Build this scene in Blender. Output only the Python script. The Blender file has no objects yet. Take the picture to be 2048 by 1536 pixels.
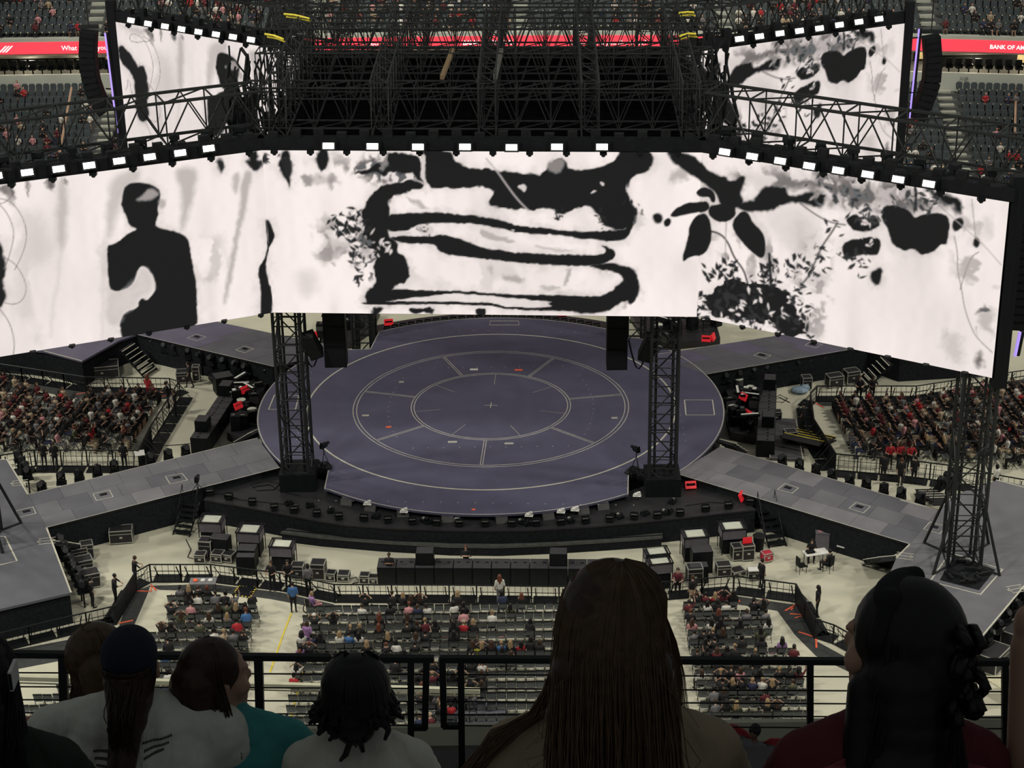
import bpy, bmesh, math, random
import numpy as np
from mathutils import Vector, Matrix

# ------------------------------------------------------------------ camera
RND = random.Random(7)
FPX = 3852.0                                   # focal length in pixels of the 2048x1536 frame
PITCH, ROLL = math.radians(24.1307), math.radians(-0.8007)
CAM = np.array([1.3281, -108.4251, 51.9])
FW = np.array([0, math.cos(PITCH), -math.sin(PITCH)])
_R0 = np.array([1.0, 0, 0]); _U0 = np.cross(_R0, FW)
RT = math.cos(ROLL) * _R0 + math.sin(ROLL) * _U0
UP = -math.sin(ROLL) * _R0 + math.cos(ROLL) * _U0
scene = bpy.context.scene
COL = scene.collection
cam_d = bpy.data.cameras.new('camera'); cam_o = bpy.data.objects.new('camera', cam_d); COL.objects.link(cam_o)
cam_d.sensor_width = 36.0; cam_d.lens = FPX * 36.0 / 2048.0
cam_d.clip_start = 0.1; cam_d.clip_end = 600
m = Matrix.Identity(4)
for i in range(3):
    m[i][0] = RT[i]; m[i][1] = UP[i]; m[i][2] = -FW[i]; m[i][3] = CAM[i]
cam_o.matrix_world = m
scene.camera = cam_o

# ------------------------------------------------------------------ view, world, stadium floodlights
vs = scene.view_settings
vs.view_transform = 'Standard'; vs.look = 'None'; vs.gamma = 1.0; vs.use_curve_mapping = False
vs.exposure = 0.0
world = bpy.data.worlds.new('hall_air'); scene.world = world; world.use_nodes = True
bg = world.node_tree.nodes['Background']
bg.inputs[0].default_value = (0.70, 0.73, 0.72, 1); bg.inputs[1].default_value = 0.15

def flood(name, loc, target, watts, size_deg, radius, color=(1.0, 0.95, 0.82)):
    d = bpy.data.lights.new(name, 'SPOT'); o = bpy.data.objects.new(name, d); COL.objects.link(o)
    d.energy = watts; d.color = color; d.spot_size = math.radians(size_deg); d.spot_blend = 0.5
    d.shadow_soft_size = radius
    o.location = loc
    o.rotation_euler = (Vector(target) - Vector(loc)).to_track_quat('-Z', 'Y').to_euler()
    return o
for i, (x, y, z, w) in enumerate([(-78, -26, 62, 125000), (78, -26, 62, 95000), (-74, 26, 58, 82000), (74, 26, 58, 72000), (-34, -62, 70, 88000), (34, -62, 70, 78000)]):
    flood('roof_floodlight', (x, y, z), (x * 0.12, y * 0.12 - 2, 0), w, 66, 4.0)
for x in (-48, 0, 48):                          # floods over the far stand
    flood('stand_floodlight', (x, 12, 76), (x * 0.8, 52, 9), 135000, 62, 4.0)

# ------------------------------------------------------------------ helpers
def G(px, py, z=0.0):
    """point of the horizontal plane z seen at photograph pixel (px, py)"""
    d = FW + (px - 1024) / FPX * RT + (768 - py) / FPX * UP
    t = (z - CAM[2]) / d[2]
    return Vector(CAM + t * d)
def DY(px, py, Y):
    """point of the vertical plane y = Y seen at pixel (px, py)"""
    d = FW + (px - 1024) / FPX * RT + (768 - py) / FPX * UP
    t = (Y - CAM[1]) / d[1]
    return Vector(CAM + t * d)
def PX(p):
    d = np.array(p, float) - CAM; z = d @ FW
    return 1024 + FPX * (d @ RT) / z, 768 - FPX * (d @ UP) / z

MATS = {}
def mat(name, col, rough=0.6, metal=0.0, var=0.12, scale=3.0, bump=0.0, emit=None, es=1.0, spec=0.3, coords='Object'):
    """procedural principled material: noise varies the colour (and relief)"""
    if name in MATS: return MATS[name]
    ma = bpy.data.materials.new(name); ma.use_nodes = True
    nt = ma.node_tree; N = nt.nodes; L = nt.links
    b = N['Principled BSDF']
    b.inputs['Roughness'].default_value = rough; b.inputs['Metallic'].default_value = metal
    b.inputs['Specular IOR Level'].default_value = spec
    c = Vector(col[:3])
    if var > 0:
        tc = N.new('ShaderNodeTexCoord'); nz = N.new('ShaderNodeTexNoise'); rp = N.new('ShaderNodeValToRGB')
        nz.inputs['Scale'].default_value = scale; nz.inputs['Detail'].default_value = 4
        rp.color_ramp.elements[0].position = 0.3; rp.color_ramp.elements[1].position = 0.7
        rp.color_ramp.elements[0].color = (*(c * (1 - var)), 1); rp.color_ramp.elements[1].color = (*(c * (1 + var)), 1)
        L.new(tc.outputs[coords], nz.inputs['Vector']); L.new(nz.outputs['Fac'], rp.inputs['Fac'])
        L.new(rp.outputs['Color'], b.inputs['Base Color'])
        if bump > 0:
            bp = N.new('ShaderNodeBump'); bp.inputs['Strength'].default_value = bump; bp.inputs['Distance'].default_value = 0.02
            L.new(nz.outputs['Fac'], bp.inputs['Height']); L.new(bp.outputs['Normal'], b.inputs['Normal'])
    else:
        b.inputs['Base Color'].default_value = (*c, 1)
    if emit:
        b.inputs['Emission Color'].default_value = (*emit, 1); b.inputs['Emission Strength'].default_value = es
    MATS[name] = ma
    return ma

LABELS = {}
def tag(o, label=None, cat=None, group=None, kind=None):
    if label:
        o['label'] = label; LABELS.setdefault(label, []).append(o)
    if cat: o['category'] = cat
    if group: o['group'] = group
    if kind: o['kind'] = kind
    return o
def link(o, parent=None):
    COL.objects.link(o)
    if parent is not None: o.parent = parent
    return o
def thing(name, label, cat, loc=(0, 0, 0), rotz=0.0, group=None):
    o = bpy.data.objects.new(name, None); link(o)
    o.empty_display_size = 0.2
    o.location = loc; o.rotation_euler = (0, 0, rotz)
    return tag(o, label, cat, group)

class MB:
    """collects simple shapes into one mesh"""
    def __init__(s): s.v = []; s.f = []; s.m = []
    def add(s, vs, fs, mi=0):
        k = len(s.v); s.v += [tuple(p) for p in vs]; s.f += [tuple(i + k for i in f) for f in fs]; s.m += [mi] * len(fs); return s
    def box(s, c, d, rz=0.0, mi=0, M=None):
        x, y, z = d[0] / 2, d[1] / 2, d[2] / 2
        P = [Vector((sx * x, sy * y, sz * z)) for sz in (-1, 1) for sy in (-1, 1) for sx in (-1, 1)]
        if M is None: M = Matrix.Rotation(rz, 3, 'Z')
        P = [M @ p + Vector(c) for p in P]
        return s.add(P, [(0, 2, 3, 1), (4, 5, 7, 6), (0, 1, 5, 4), (2, 6, 7, 3), (0, 4, 6, 2), (1, 3, 7, 5)], mi)
    def bar(s, a, b, r, n=6, r2=None, mi=0, caps=True):
        a = Vector(a); b = Vector(b); d = b - a
        if d.length < 1e-6: return s
        q = d.to_track_quat('Z', 'Y'); r2 = r if r2 is None else r2
        P = []
        for c, rr in ((a, r), (b, r2)):
            for i in range(n):
                t = 2 * math.pi * (i + 0.5) / n
                P.append(q @ Vector((rr * math.cos(t), rr * math.sin(t), 0)) + c)
        F = [(i, (i + 1) % n, n + (i + 1) % n, n + i) for i in range(n)]
        if caps: F += [tuple(range(n - 1, -1, -1)), tuple(range(n, 2 * n))]
        return s.add(P, F, mi)
    def tube(s, pts, r, n=6, mi=0):
        pts = [Vector(p) for p in pts]
        rr = r if isinstance(r, (list, tuple)) else [r] * len(pts)
        P = []; prev = None
        for i, p in enumerate(pts):
            t = (pts[min(i + 1, len(pts) - 1)] - pts[max(i - 1, 0)])
            if t.length < 1e-9: t = Vector((0, 0, 1))
            t.normalize()
            if prev is None:
                up = Vector((0, 0, 1)) if abs(t.z) < 0.9 else Vector((1, 0, 0))
                a = t.cross(up).normalized()
            else:
                a = (prev - t * prev.dot(t)).normalized()
            prev = a; b = t.cross(a)
            for k in range(n):
                th = 2 * math.pi * k / n
                P.append(p + (a * math.cos(th) + b * math.sin(th)) * rr[i])
        F = []
        for i in range(len(pts) - 1):
            for k in range(n):
                F.append((i * n + k, i * n + (k + 1) % n, (i + 1) * n + (k + 1) % n, (i + 1) * n + k))
        F += [tuple(range(n - 1, -1, -1)), tuple(range((len(pts) - 1) * n, len(pts) * n))]
        return s.add(P, F, mi)
    def prism(s, poly, z0, z1, mi=0, mside=None):
        n = len(poly)
        a = sum(poly[i][0] * poly[(i + 1) % n][1] - poly[(i + 1) % n][0] * poly[i][1] for i in range(n))
        if a < 0: poly = poly[::-1]
        P = [(p[0], p[1], z0) for p in poly] + [(p[0], p[1], z1) for p in poly]
        if n > 6:
            from mathutils.geometry import tessellate_polygon
            tr = tessellate_polygon([[Vector((p[0], p[1], 0)) for p in poly]]); T = []
            for t in tr:
                a_, b_, c_ = (poly[i] for i in t)
                if (b_[0] - a_[0]) * (c_[1] - a_[1]) - (c_[0] - a_[0]) * (b_[1] - a_[1]) < 0: t = (t[0], t[2], t[1])
                T.append(tuple(i + n for i in t)); T.append((t[0], t[2], t[1]))
            s.add(P, T, mi)
        else: s.add(P, [tuple(range(n, 2 * n)), tuple(range(n - 1, -1, -1))], mi)
        s.add(P, [(i, (i + 1) % n, n + (i + 1) % n, n + i) for i in range(n)], mi if mside is None else mside)
        return s
    def lathe(s, prof, n=12, c=(0, 0, 0), M=None, mi=0):
        P = []
        for r, z in prof:
            for k in range(n):
                t = 2 * math.pi * k / n; p = Vector((r * math.cos(t), r * math.sin(t), z))
                if M is not None: p = M @ p
                P.append(p + Vector(c))
        F = [(i * n + k, i * n + (k + 1) % n, (i + 1) * n + (k + 1) % n, (i + 1) * n + k) for i in range(len(prof) - 1) for k in range(n)]
        F += [tuple(range(n - 1, -1, -1)), tuple(range((len(prof) - 1) * n, len(prof) * n))]
        return s.add(P, F, mi)
    def sphere(s, c, r, n=8, m_=6, mi=0, M=None):
        if not isinstance(r, (list, tuple)): r = (r, r, r)
        P = [(0, 0, r[2])]; F = []
        for i in range(1, m_):
            a = math.pi * i / m_
            for k in range(n):
                t = 2 * math.pi * k / n
                P.append((r[0] * math.sin(a) * math.cos(t), r[1] * math.sin(a) * math.sin(t), r[2] * math.cos(a)))
        P.append((0, 0, -r[2])); e = len(P) - 1
        for k in range(n):
            F.append((0, 1 + k, 1 + (k + 1) % n))
            F.append((e, 1 + (m_ - 2) * n + (k + 1) % n, 1 + (m_ - 2) * n + k))
        for i in range(m_ - 2):
            for k in range(n):
                F.append((1 + i * n + k, 1 + (i + 1) * n + k, 1 + (i + 1) * n + (k + 1) % n, 1 + i * n + (k + 1) % n))
        P = [Vector(p) for p in P]
        if M is not None: P = [M @ p for p in P]
        return s.add([p + Vector(c) for p in P], F, mi)
    def mesh(s, name, mats, smooth=False):
        me = bpy.data.meshes.new(name); me.from_pydata(s.v, [], s.f)
        for ma in (mats if isinstance(mats, (list, tuple)) else [mats]): me.materials.append(ma)
        if any(s.m): me.polygons.foreach_set('material_index', s.m)
        if smooth: me.polygons.foreach_set('use_smooth', [True] * len(s.f))
        me.update(); return me
    def build(s, name, mats, parent=None, world=False, smooth=False):
        if world and parent is not None:
            L0 = parent.location; cz, sz = math.cos(-parent.rotation_euler.z), math.sin(-parent.rotation_euler.z)
            s.v = [((x - L0.x) * cz - (y - L0.y) * sz, (x - L0.x) * sz + (y - L0.y) * cz, z - L0.z) for x, y, z in s.v]
        o = bpy.data.objects.new(name, s.mesh(name, mats, smooth))
        return link(o, parent)

def inst(name, me, parent=None, loc=(0, 0, 0), rot=(0, 0, 0), scale=(1, 1, 1)):
    o = bpy.data.objects.new(name, me); link(o, parent)
    o.location = loc; o.rotation_euler = rot; o.scale = scale
    return o
_UC = {}
def strut(name, a, b, r, ma, parent=None, square=False):
    """a straight member from a to b, sharing one unit mesh per material"""
    key = (ma.name, square)
    if key not in _UC:
        mb = MB()
        if square: mb.box((0, 0, 0.5), (2, 2, 1))
        else: mb.bar((0, 0, 0), (0, 0, 1), 1.0, 6)
        _UC[key] = mb.mesh('member', ma)
    a = Vector(a); b = Vector(b)
    if parent is not None: a = a - parent.location; b = b - parent.location
    d = b - a
    o = bpy.data.objects.new(name, _UC[key]); link(o, parent)
    o.location = a; o.rotation_mode = 'QUATERNION'
    o.rotation_quaternion = d.to_track_quat('Z', 'Y')
    o.scale = (r, r, d.length)
    return o
def copy_tree(o, parent=None):
    c = o.copy(); COL.objects.link(c)
    if parent is not None: c.parent = parent
    for ch in o.children: copy_tree(ch, c)
    return c
ONES = ['first', 'second', 'third', 'fourth', 'fifth', 'sixth', 'seventh', 'eighth', 'ninth', 'tenth', 'eleventh', 'twelfth', 'thirteenth',
        'fourteenth', 'fifteenth', 'sixteenth', 'seventeenth', 'eighteenth', 'nineteenth', 'twentieth']
def nth(n):
    if n <= 20: return ONES[n - 1]
    t = {2: 'twent', 3: 'thirt', 4: 'fort', 5: 'fift', 6: 'sixt', 7: 'sevent', 8: 'eight', 9: 'ninet'}[n // 10]
    return t + 'ieth' if n % 10 == 0 else t + 'y-' + ONES[n % 10 - 1]

# ------------------------------------------------------------------ materials
BLACK = mat('black_paint', (0.0065, 0.008, 0.0095), 0.55, 0, 0.2, spec=0.15)
BLACKM = mat('black_steel', (0.010, 0.012, 0.0135), 0.45, 0.3, 0.2)
TRUSS = mat('dark_truss', (0.020, 0.023, 0.024), 0.5, 0.3, 0.25)
CURT = mat('black_drape', (0.0115, 0.0135, 0.016), 0.9, 0, 0.3, 6, 0.3, spec=0.1)
DECK = mat('stage_deck', (0.076, 0.075, 0.125), 0.55, 0, 0.10, 0.8)
WLINE = mat('pale_tape', (0.46, 0.45, 0.38), 0.7, 0, 0.1)
GLINE = mat('grey_tape', (0.36, 0.35, 0.32), 0.7, 0, 0.15)
CONC = mat('floor_concrete', (0.46, 0.45, 0.36), 0.8, 0, 0.10, 0.35, 0.05)
CARPET = mat('dark_carpet', (0.035, 0.037, 0.038), 0.9, 0, 0.2, 4)
REDT = mat('orange_red_tape', (0.75, 0.13, 0.06), 0.6, 0, 0.1)
YELT = mat('yellow_tape', (0.62, 0.50, 0.06), 0.6, 0, 0.1)
ALU = mat('case_edge_aluminium', (0.50, 0.50, 0.46), 0.35, 0.6, 0.1)
CASEB = mat('case_black_panel', (0.018, 0.018, 0.02), 0.5, 0, 0.2)
PALE = mat('pale_top_board', (0.50, 0.52, 0.45), 0.6, 0, 0.08)
GREYBOX = mat('grey_cloth_box', (0.13, 0.12, 0.14), 0.8, 0, 0.12)
REDP = mat('red_plastic', (0.65, 0.02, 0.03), 0.45, 0, 0.1, emit=(0.8, 0.02, 0.03), es=0.25)
WHITEP = mat('white_plastic', (0.62, 0.62, 0.60), 0.5, 0, 0.08)
LAMPE = mat('lamp_lens_lit', (1, 1, 1), 0.4, 0, 0, emit=(1.0, 0.98, 0.88), es=9.0)
# ------------------------------------------------------------------ the setting: hall floor
ST = 1.9                                        # height of the stage deck
def slab(name, poly, z0, z1, ma, parent=None):
    return MB().prism(poly, z0, z1).build(name, ma, parent)
o = slab('floor', [(-95, -78), (95, -78), (95, 40), (-95, 40)], -0.4, 0.0, CONC); tag(o, kind='structure')

# far stand: stepped tiers, wall, open boxes, ribbon board
STEP = mat('stand_concrete', (0.075, 0.08, 0.08), 0.85, 0, 0.15, 1.0)
WALLP = mat('stand_wall_paint', (0.36, 0.38, 0.34), 0.8, 0, 0.06, 0.5)
BOXD = mat('box_interior', (0.05, 0.052, 0.05), 0.8, 0, 0.2)
BOXT = mat('box_back_wall', (0.34, 0.28, 0.15), 0.8, 0, 0.2, 0.6)
def bend(x): return -0.0019 * max(0.0, x + 4.0) ** 2
XS = [-64 + 4 * i for i in range(33)]
def strip(name, prof, ma, kind='structure', parent=None):
    """sweep a (y, z) profile along the bent line of the far stand"""
    mb = MB(); P = []
    for x in XS:
        for (y, z) in prof: P.append((x, y + bend(x), z))
    n = len(prof); F = []
    for i in range(len(XS) - 1):
        for k in range(n - 1):
            F.append((i * n + k, (i + 1) * n + k, (i + 1) * n + k + 1, i * n + k + 1))
    mb.add(P, F)
    o = mb.build(name, ma, parent)
    if kind: tag(o, kind=kind)
    return o
LOW = [(34 + 0.8 * i, 1.0 + 0.36 * i) for i in range(21)]
UPP = [(51.2 + 0.85 * i, 12.9 + 0.44 * i) for i in range(17)]
def tiers(rows):
    pr = []
    for i, (y, z) in enumerate(rows):
        pr.append((y, z))
        pr.append((y + (rows[1][0] - rows[0][0]), z))
    return pr
strip('stand_tier_lower', [(34, 0)] + tiers(LOW), STEP)
strip('stand_tier_upper', [(51.2, 12.6)] + tiers(UPP), STEP)
strip('wall_far', [(50.8, 8.2), (50.8, 9.75), (51.1, 9.75), (51.1, 9.55)], WALLP)
strip('box_floor', [(51.0, 9.5), (55.5, 9.5), (55.5, 12.4)], BOXD)
strip('box_ceiling', [(51.0, 11.6), (55.5, 11.6)], BOXD)
strip('trim_1', [(50.7, 11.45), (50.7, 11.62), (51.1, 11.62)], WALLP)
strip('trim_2', [(50.6, 12.62), (50.6, 12.9), (51.2, 12.9)], WALLP)
for k, (xa, xb) in enumerate([(-45, -40.2), (-39.6, -34.4), (-33.4, -30.2), (36.0, 37.6), (38.6, 43.4), (44.2, 49)]):
    mb = MB(); mb.box(((xa + xb) / 2, 55.3 + bend((xa + xb) / 2), 10.6), (xb - xa, 0.2, 1.7))
    tag(mb.build('box_back_panel', BOXT), kind='structure')

# ribbon board with its advertising text
RIB = mat('ribbon_board_lit', (0.4, 0.02, 0.03), 0.5, 0, 0, emit=(0.90, 0.055, 0.085), es=1.0)
RIBT = mat('ribbon_text_lit', (0.9, 0.8, 0.8), 0.5, 0, 0, emit=(1.0, 0.78, 0.80), es=0.9)
rib = thing('ribbon_board', 'long red lit ribbon board with white advertising lettering along the far stand', 'sign', (0, 50.55, 11.7))
mbr = MB(); P = []; F = []
for x in XS:
    for (y, z) in [(50.55, 11.62), (50.55, 12.62), (50.75, 12.62), (50.75, 11.62)]: P.append((x, y + bend(x), z))
for i in range(len(XS) - 1):
    for k in range(4): F.append((i * 4 + k, (i + 1) * 4 + k, (i + 1) * 4 + (k + 1) % 4, i * 4 + (k + 1) % 4))
mbr.add(P, F).build('board', RIB, rib, world=True)
def letters(txt, size, ma, name='lettering', bold=0.0):
    cu = bpy.data.curves.new(name, 'FONT'); cu.body = txt; cu.size = size; cu.extrude = 0.01; cu.offset = bold
    cu.resolution_u = 2
    o = bpy.data.objects.new(name, cu); COL.objects.link(o)
    dg = bpy.context.evaluated_depsgraph_get()
    me = bpy.data.meshes.new_from_object(o.evaluated_get(dg)); bpy.data.objects.remove(o)
    me.materials.clear(); me.materials.append(ma)
    return me
def rib_text(txt, x, size, bold=0.0, z=11.86):
    me = letters(txt, size, RIBT, bold=bold)
    o = inst('lettering', me, rib, (x, bend(x) - 0.10, z - 11.7), (math.pi / 2, 0, math.atan2(bend(x + 3) - bend(x), 3)))
    return o
rib_text('What would you like', -36.0, 0.56, 0.004, 11.93)
rib_text('BANK OF AMERICA', 40.85, 0.47, 0.012, 11.95)
rib_text('to do?', -10.9, 0.58)
rib_text('BANK OF AMERICA', -2.4, 0.52, 0.012, 11.92)
rib_text('What would you like to do?', 6.6, 0.56)
# striped flag mark at the far left end of the ribbon
mb = MB()
for k in range(3):
    x0 = -41.3 + 0.26 * k
    mb.add([(x0, 50.5, 11.8), (x0 + 0.15, 50.5, 11.8), (x0 + 0.75, 50.5, 12.35), (x0 + 0.6, 50.5, 12.35)], [(0, 1, 2, 3)])
mb.build('striped_mark', RIBT, rib, world=True)

# box number on the wall, lamps inside the open boxes
o = inst('box_number', letters('C138', 0.30, BOXD), None, (38.75, 50.74 + bend(39.2), 9.25), (math.pi / 2, 0, math.atan2(bend(41) - bend(39), 2))); tag(o, 'small dark box number on the pale wall below the right box', 'lettering')
for x in (-44, -39.5, -35, -30.5, 36.5, 40.5, 44.5):
    d = bpy.data.lights.new('box_lamp', 'POINT'); d.energy = 400; d.color = (1.0, 0.85, 0.6); d.shadow_soft_size = 0.3
    l = bpy.data.objects.new('box_lamp', d); COL.objects.link(l); l.location = (x, 53.2 + bend(x), 11.2)
# stair aisles of the stand
STAIR = mat('aisle_concrete', (0.30, 0.31, 0.27), 0.8, 0, 0.1, 0.8)
def aisle(x, rows, w=1.2, lean=0.0):
    mb = MB()
    for i, (y, z) in enumerate(rows):
        d = rows[1][0] - rows[0][0]; xx = x + lean * i; b = bend(xx); rise = rows[1][1] - rows[0][1]
        mb.box((xx, y + d * 0.5 + b, z + 0.03), (w, d, 0.06))
        mb.box((xx, y + d * 0.25 + b, z + 0.03 + rise * 0.25), (w, d * 0.5, rise * 0.5))
    o = mb.build('stand_stair', STAIR); tag(o, kind='structure'); return o
AISLES_U = [-33.4, -14.5, 2.5, 19.5, 36.2]; AISLES_L = [-31.9, -14.0, 3.0, 20.0, 37.4]
for x in AISLES_U: aisle(x, UPP)
for x in AISLES_L: aisle(x, LOW)

# gallery where the spectators in front sit: stepped concrete under and behind them, and the wall behind
GAL = mat('gallery_concrete', (0.10, 0.10, 0.095), 0.85, 0, 0.15, 2.0)
# (rows are added with the foreground)

# ------------------------------------------------------------------ round stage
stage = thing('round_stage', 'large round dark purple stage deck with pale ring markings', 'stage', (0, 0, 0))
RS = 14.42
def arcpts(r, a0, a1, n, cx=0, cy=0):
    return [(cx + r * math.cos(math.radians(a0 + (a1 - a0) * i / n)), cy + r * math.sin(math.radians(a0 + (a1 - a0) * i / n))) for i in range(n + 1)]
def g2(px, py, z=ST): p = G(px, py, z); return (p.x, p.y)
# outline: disc with notches at the four towers
nFL = [g2(648, 978), g2(658, 929), g2(622, 930)]
nFR = [g2(1340, 940), g2(1258, 940), g2(1257, 989)]
outline = (arcpts(RS, 201, 222, 6)[:-1] + [g2(575, 940)] + nFL[::-1][1:] +
           arcpts(RS, -129.5, -58.2, 40) + nFR[::-1] + arcpts(RS, -41, 46, 40) + [(8.6, 10.6), (8.0, 8.9), (7.9, 12.2)] +
           arcpts(RS, 57, 122, 34) + [g2(740, 698), g2(700, 699)] + arcpts(RS, 138, 201, 30)[:-1])
deck = MB().prism(outline, ST - 0.12, ST).build('deck', DECK, stage)
MB().prism([(x * 0.985, y * 0.985) for x, y in outline], 0.02, ST - 0.12).build('skirt', CURT, stage)
# pale nosing around the deck
def ribbon_path(name, pts, w, z, ma, parent, closed=False, h=0.004):
    pts = [Vector((p[0], p[1])) for p in pts]; n = len(pts); L = []; R_ = []
    for i in range(n):
        a = pts[(i - 1) % n] if (closed or i > 0) else pts[i]; b = pts[(i + 1) % n] if (closed or i < n - 1) else pts[i]
        t = (b - a); t = t.normalized() if t.length > 1e-9 else Vector((1, 0)); nn = Vector((-t.y, t.x)) * w / 2
        L.append(pts[i] + nn); R_.append(pts[i] - nn)
    P = [(p.x, p.y, z + h) for p in L] + [(p.x, p.y, z + h) for p in R_]
    F = [(n + i, n + (i + 1) % n, (i + 1) % n, i) for i in range(n if closed else n - 1)]
    return MB().add(P, F).build(name, ma, parent)
ribbon_path('edge_line', [(x * 0.996, y * 0.996) for x, y in outline], 0.07, ST, GLINE, stage, True)
def ring(r, w, ma, name='ring_line', a0=0, a1=360):
    pts = arcpts(r, a0, a1, 120)
    return ribbon_path(name, pts, w, ST, ma, stage)
K = 50 / 38.0
R1, R2, R3 = 3.6837 * K, 6.3946 * K, 8.6779 * K
for r in (R1 - 0.09, R1 + 0.09): ring(r, 0.06, GLINE)
for r in (R2 - 0.11, R2 + 0.11): ring(r, 0.06, GLINE)
ring(R3 + 2.66 * 0, 0.11, WLINE)
A0 = math.radians(-93.572)
def pol(r, a): return (r * math.cos(a), r * math.sin(a))
for i in range(7):
    a = A0 - i * 2 * math.pi / 7
    for s in (-1, 1):
        off = Vector((-math.sin(a), math.cos(a))) * 0.07 * s
        ribbon_path('spoke_line', [Vector(pol(R1 + 0.1, a)) + off, Vector(pol(R2 - 0.1, a)) + off], 0.05, ST, GLINE, stage)
    a2 = a + math.pi / 7
    ribbon_path('tick_line', [pol(R1 - 1.7, a2), pol(R1 - 0.1, a2)], 0.03, ST, GLINE, stage)
for s in ((0.42, 0.0), (0.0, 0.42)):
    c_, s_ = math.cos(A0 + math.pi / 2), math.sin(A0 + math.pi / 2)
    d = Vector((s[0] * c_ - s[1] * s_, s[0] * s_ + s[1] * c_))
    ribbon_path('cross_line', [-d, d], 0.045, ST, WLINE, stage, h=0.006 if s[0] else 0.007)
def rect_line(px, w, name, parent, z=ST, ma=WLINE):
    pts = [G(x, y, z) for x, y in px]
    return ribbon_path(name, [(p.x, p.y) for p in pts], w, z, ma, parent, True, 0.005)
rect_line([(1369, 800), (1425, 800), (1429, 830), (1372, 830)], 0.09, 'square_line', stage)
rect_line([(549, 790), (598, 791), (591, 819), (537, 819)], 0.09, 'square_line', stage)
rect_line([(981, 642), (1037, 642), (1038, 650), (979, 650)], 0.07, 'square_line', stage)
# rows of small marker dots and tape marks
mb = MB()
def dot(x, y, r=0.035): mb.add([(x + r * math.cos(t), y + r * math.sin(t), ST + 0.006) for t in [k * math.pi / 3 for k in range(6)]], [(0, 1, 2, 3, 4, 5)])
for k in range(-9, 10):
    a = A0 + math.pi / 2
    for yy in (-13.0, 12.0):
        x, y = 0.98 * k, yy
        dot(x * math.cos(a) - y * math.sin(a), x * math.sin(a) + y * math.cos(a))
for s in (-1, 1):
    for k in range(-6, 7):
        x, y = s * 6.35 - 0.02 * k * k * s, 0.72 * k
        dot(x, y)
        if abs(k) < 7: dot(s * 11.6, k * 0.9)
for k in range(-5, 6):
    for yy in (-5.9, 5.9): dot(k * 0.92, yy)
tag(mb.build('marker_dots', WLINE, stage), kind='stuff')
for (px, py, w, ma) in [(948, 739, 16, WHITEP), (1037, 740, 16, REDT), (905, 884, 18, GLINE), (1018, 887, 18, GLINE), (731, 831, 13, GLINE), (1229, 836, 13, GLINE), (777, 854, 10, REDT), (803, 764, 9, GLINE), (947, 1019, 7, REDT)]:
    a = G(px - w / 2, py - 1.6, ST); b = G(px + w / 2, py + 1.6, ST)
    mb = MB(); mb.box(((a.x + b.x) / 2, (a.y + b.y) / 2, ST + 0.006), (abs(b.x - a.x), abs(b.y - a.y), 0.008))
    mb.build('floor_note', ma, stage)
# front apron, lower than the deck, and curved ledge
APR = mat('apron_deck', (0.022, 0.022, 0.025), 0.45, 0, 0.15, 0.8)
AZ = 1.45
front = [(407, 999), (480, 1012), (570, 1029), (640, 1042), (695, 1050), (800, 1057), (900, 1060), (975, 1061), (1060, 1060), (1180, 1053), (1270, 1045), (1360, 1036), (1512, 1019)]
fpts = [g2(x, y, AZ) for x, y in front]
back = [g2(x, y, AZ) for x, y in [(1470, 985), (1352, 950), (1250, 985), (1100, 1012), (975, 1018), (850, 1012), (700, 985), (655, 962), (560, 938), (420, 985)]]
ap = thing('front_apron', 'dark curved equipment apron in front of the round stage', 'platform', (0, -13, 0))
MB().prism(fpts + back, AZ - 0.1, AZ).build('deck', APR, ap, world=True)
cen = Vector((0, -9, 0))
wall = [((x - 0) * 0.997, (y + 9) * 0.995 - 9) for x, y in fpts + back]
MB().prism(wall, 0.0, AZ - 0.1).build('skirt', CURT, ap, world=True)
LEDGE = mat('ledge_rail', (0.075, 0.078, 0.076), 0.5, 0.2, 0.2)
led_f = [g2(x, y, 0.62) for x, y in [(561, 1064), (640, 1074), (760, 1084), (900, 1092), (1000, 1093), (1120, 1088), (1230, 1081), (1325, 1074)]]
led_b = [g2(x, y, 0.62) for x, y in [(1325, 1066), (1230, 1071), (1120, 1077), (1000, 1081), (900, 1080), (760, 1072), (640, 1061), (575, 1056)]]
ledge = thing('curved_ledge', 'long curved dark ledge with a rail groove below the apron front', 'platform', (0, -17, 0))
MB().prism(led_f + led_b, 0.5, 0.62).build('top_board', LEDGE, ledge, world=True)
MB().prism([(x * 0.995, y * 0.998) for x, y in led_f + led_b], 0.0, 0.5).build('skirt', CURT, ledge, world=True)
mid = [((a[0] + b[0]) / 2, (a[1] + b[1]) / 2) for a, b in zip(led_f, led_b[::-1])]
o = ribbon_path('rail_groove', mid, 0.10, 0.62, BLACK, None, False, 0.012); o.parent = ledge; o.location = -ledge.location

# ------------------------------------------------------------------ runways with deck panels, corner platforms
PANELS = [mat('runway_panel_a', (0.125, 0.128, 0.145), 0.5, 0, 0.12, 0.7), mat('runway_panel_b', (0.160, 0.160, 0.178), 0.5, 0, 0.12, 0.7),
          mat('runway_panel_c', (0.100, 0.103, 0.122), 0.5, 0, 0.12, 0.7), mat('runway_panel_d', (0.110, 0.104, 0.160), 0.5, 0, 0.12, 0.7)]
def lerp2(a, b, t): return (a[0] + (b[0] - a[0]) * t, a[1] + (b[1] - a[1]) * t)
def quadpt(q, s, t): return lerp2(lerp2(q[0], q[1], s), lerp2(q[3], q[2], s), t)
def shrink(poly, d):
    cx = sum(p[0] for p in poly) / len(poly); cy = sum(p[1] for p in poly) / len(poly); out = []
    for x, y in poly:
        v = Vector((x - cx, y - cy)); l = v.length; v *= (l - d) / l; out.append((cx + v.x, cy + v.y))
    return out
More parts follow.
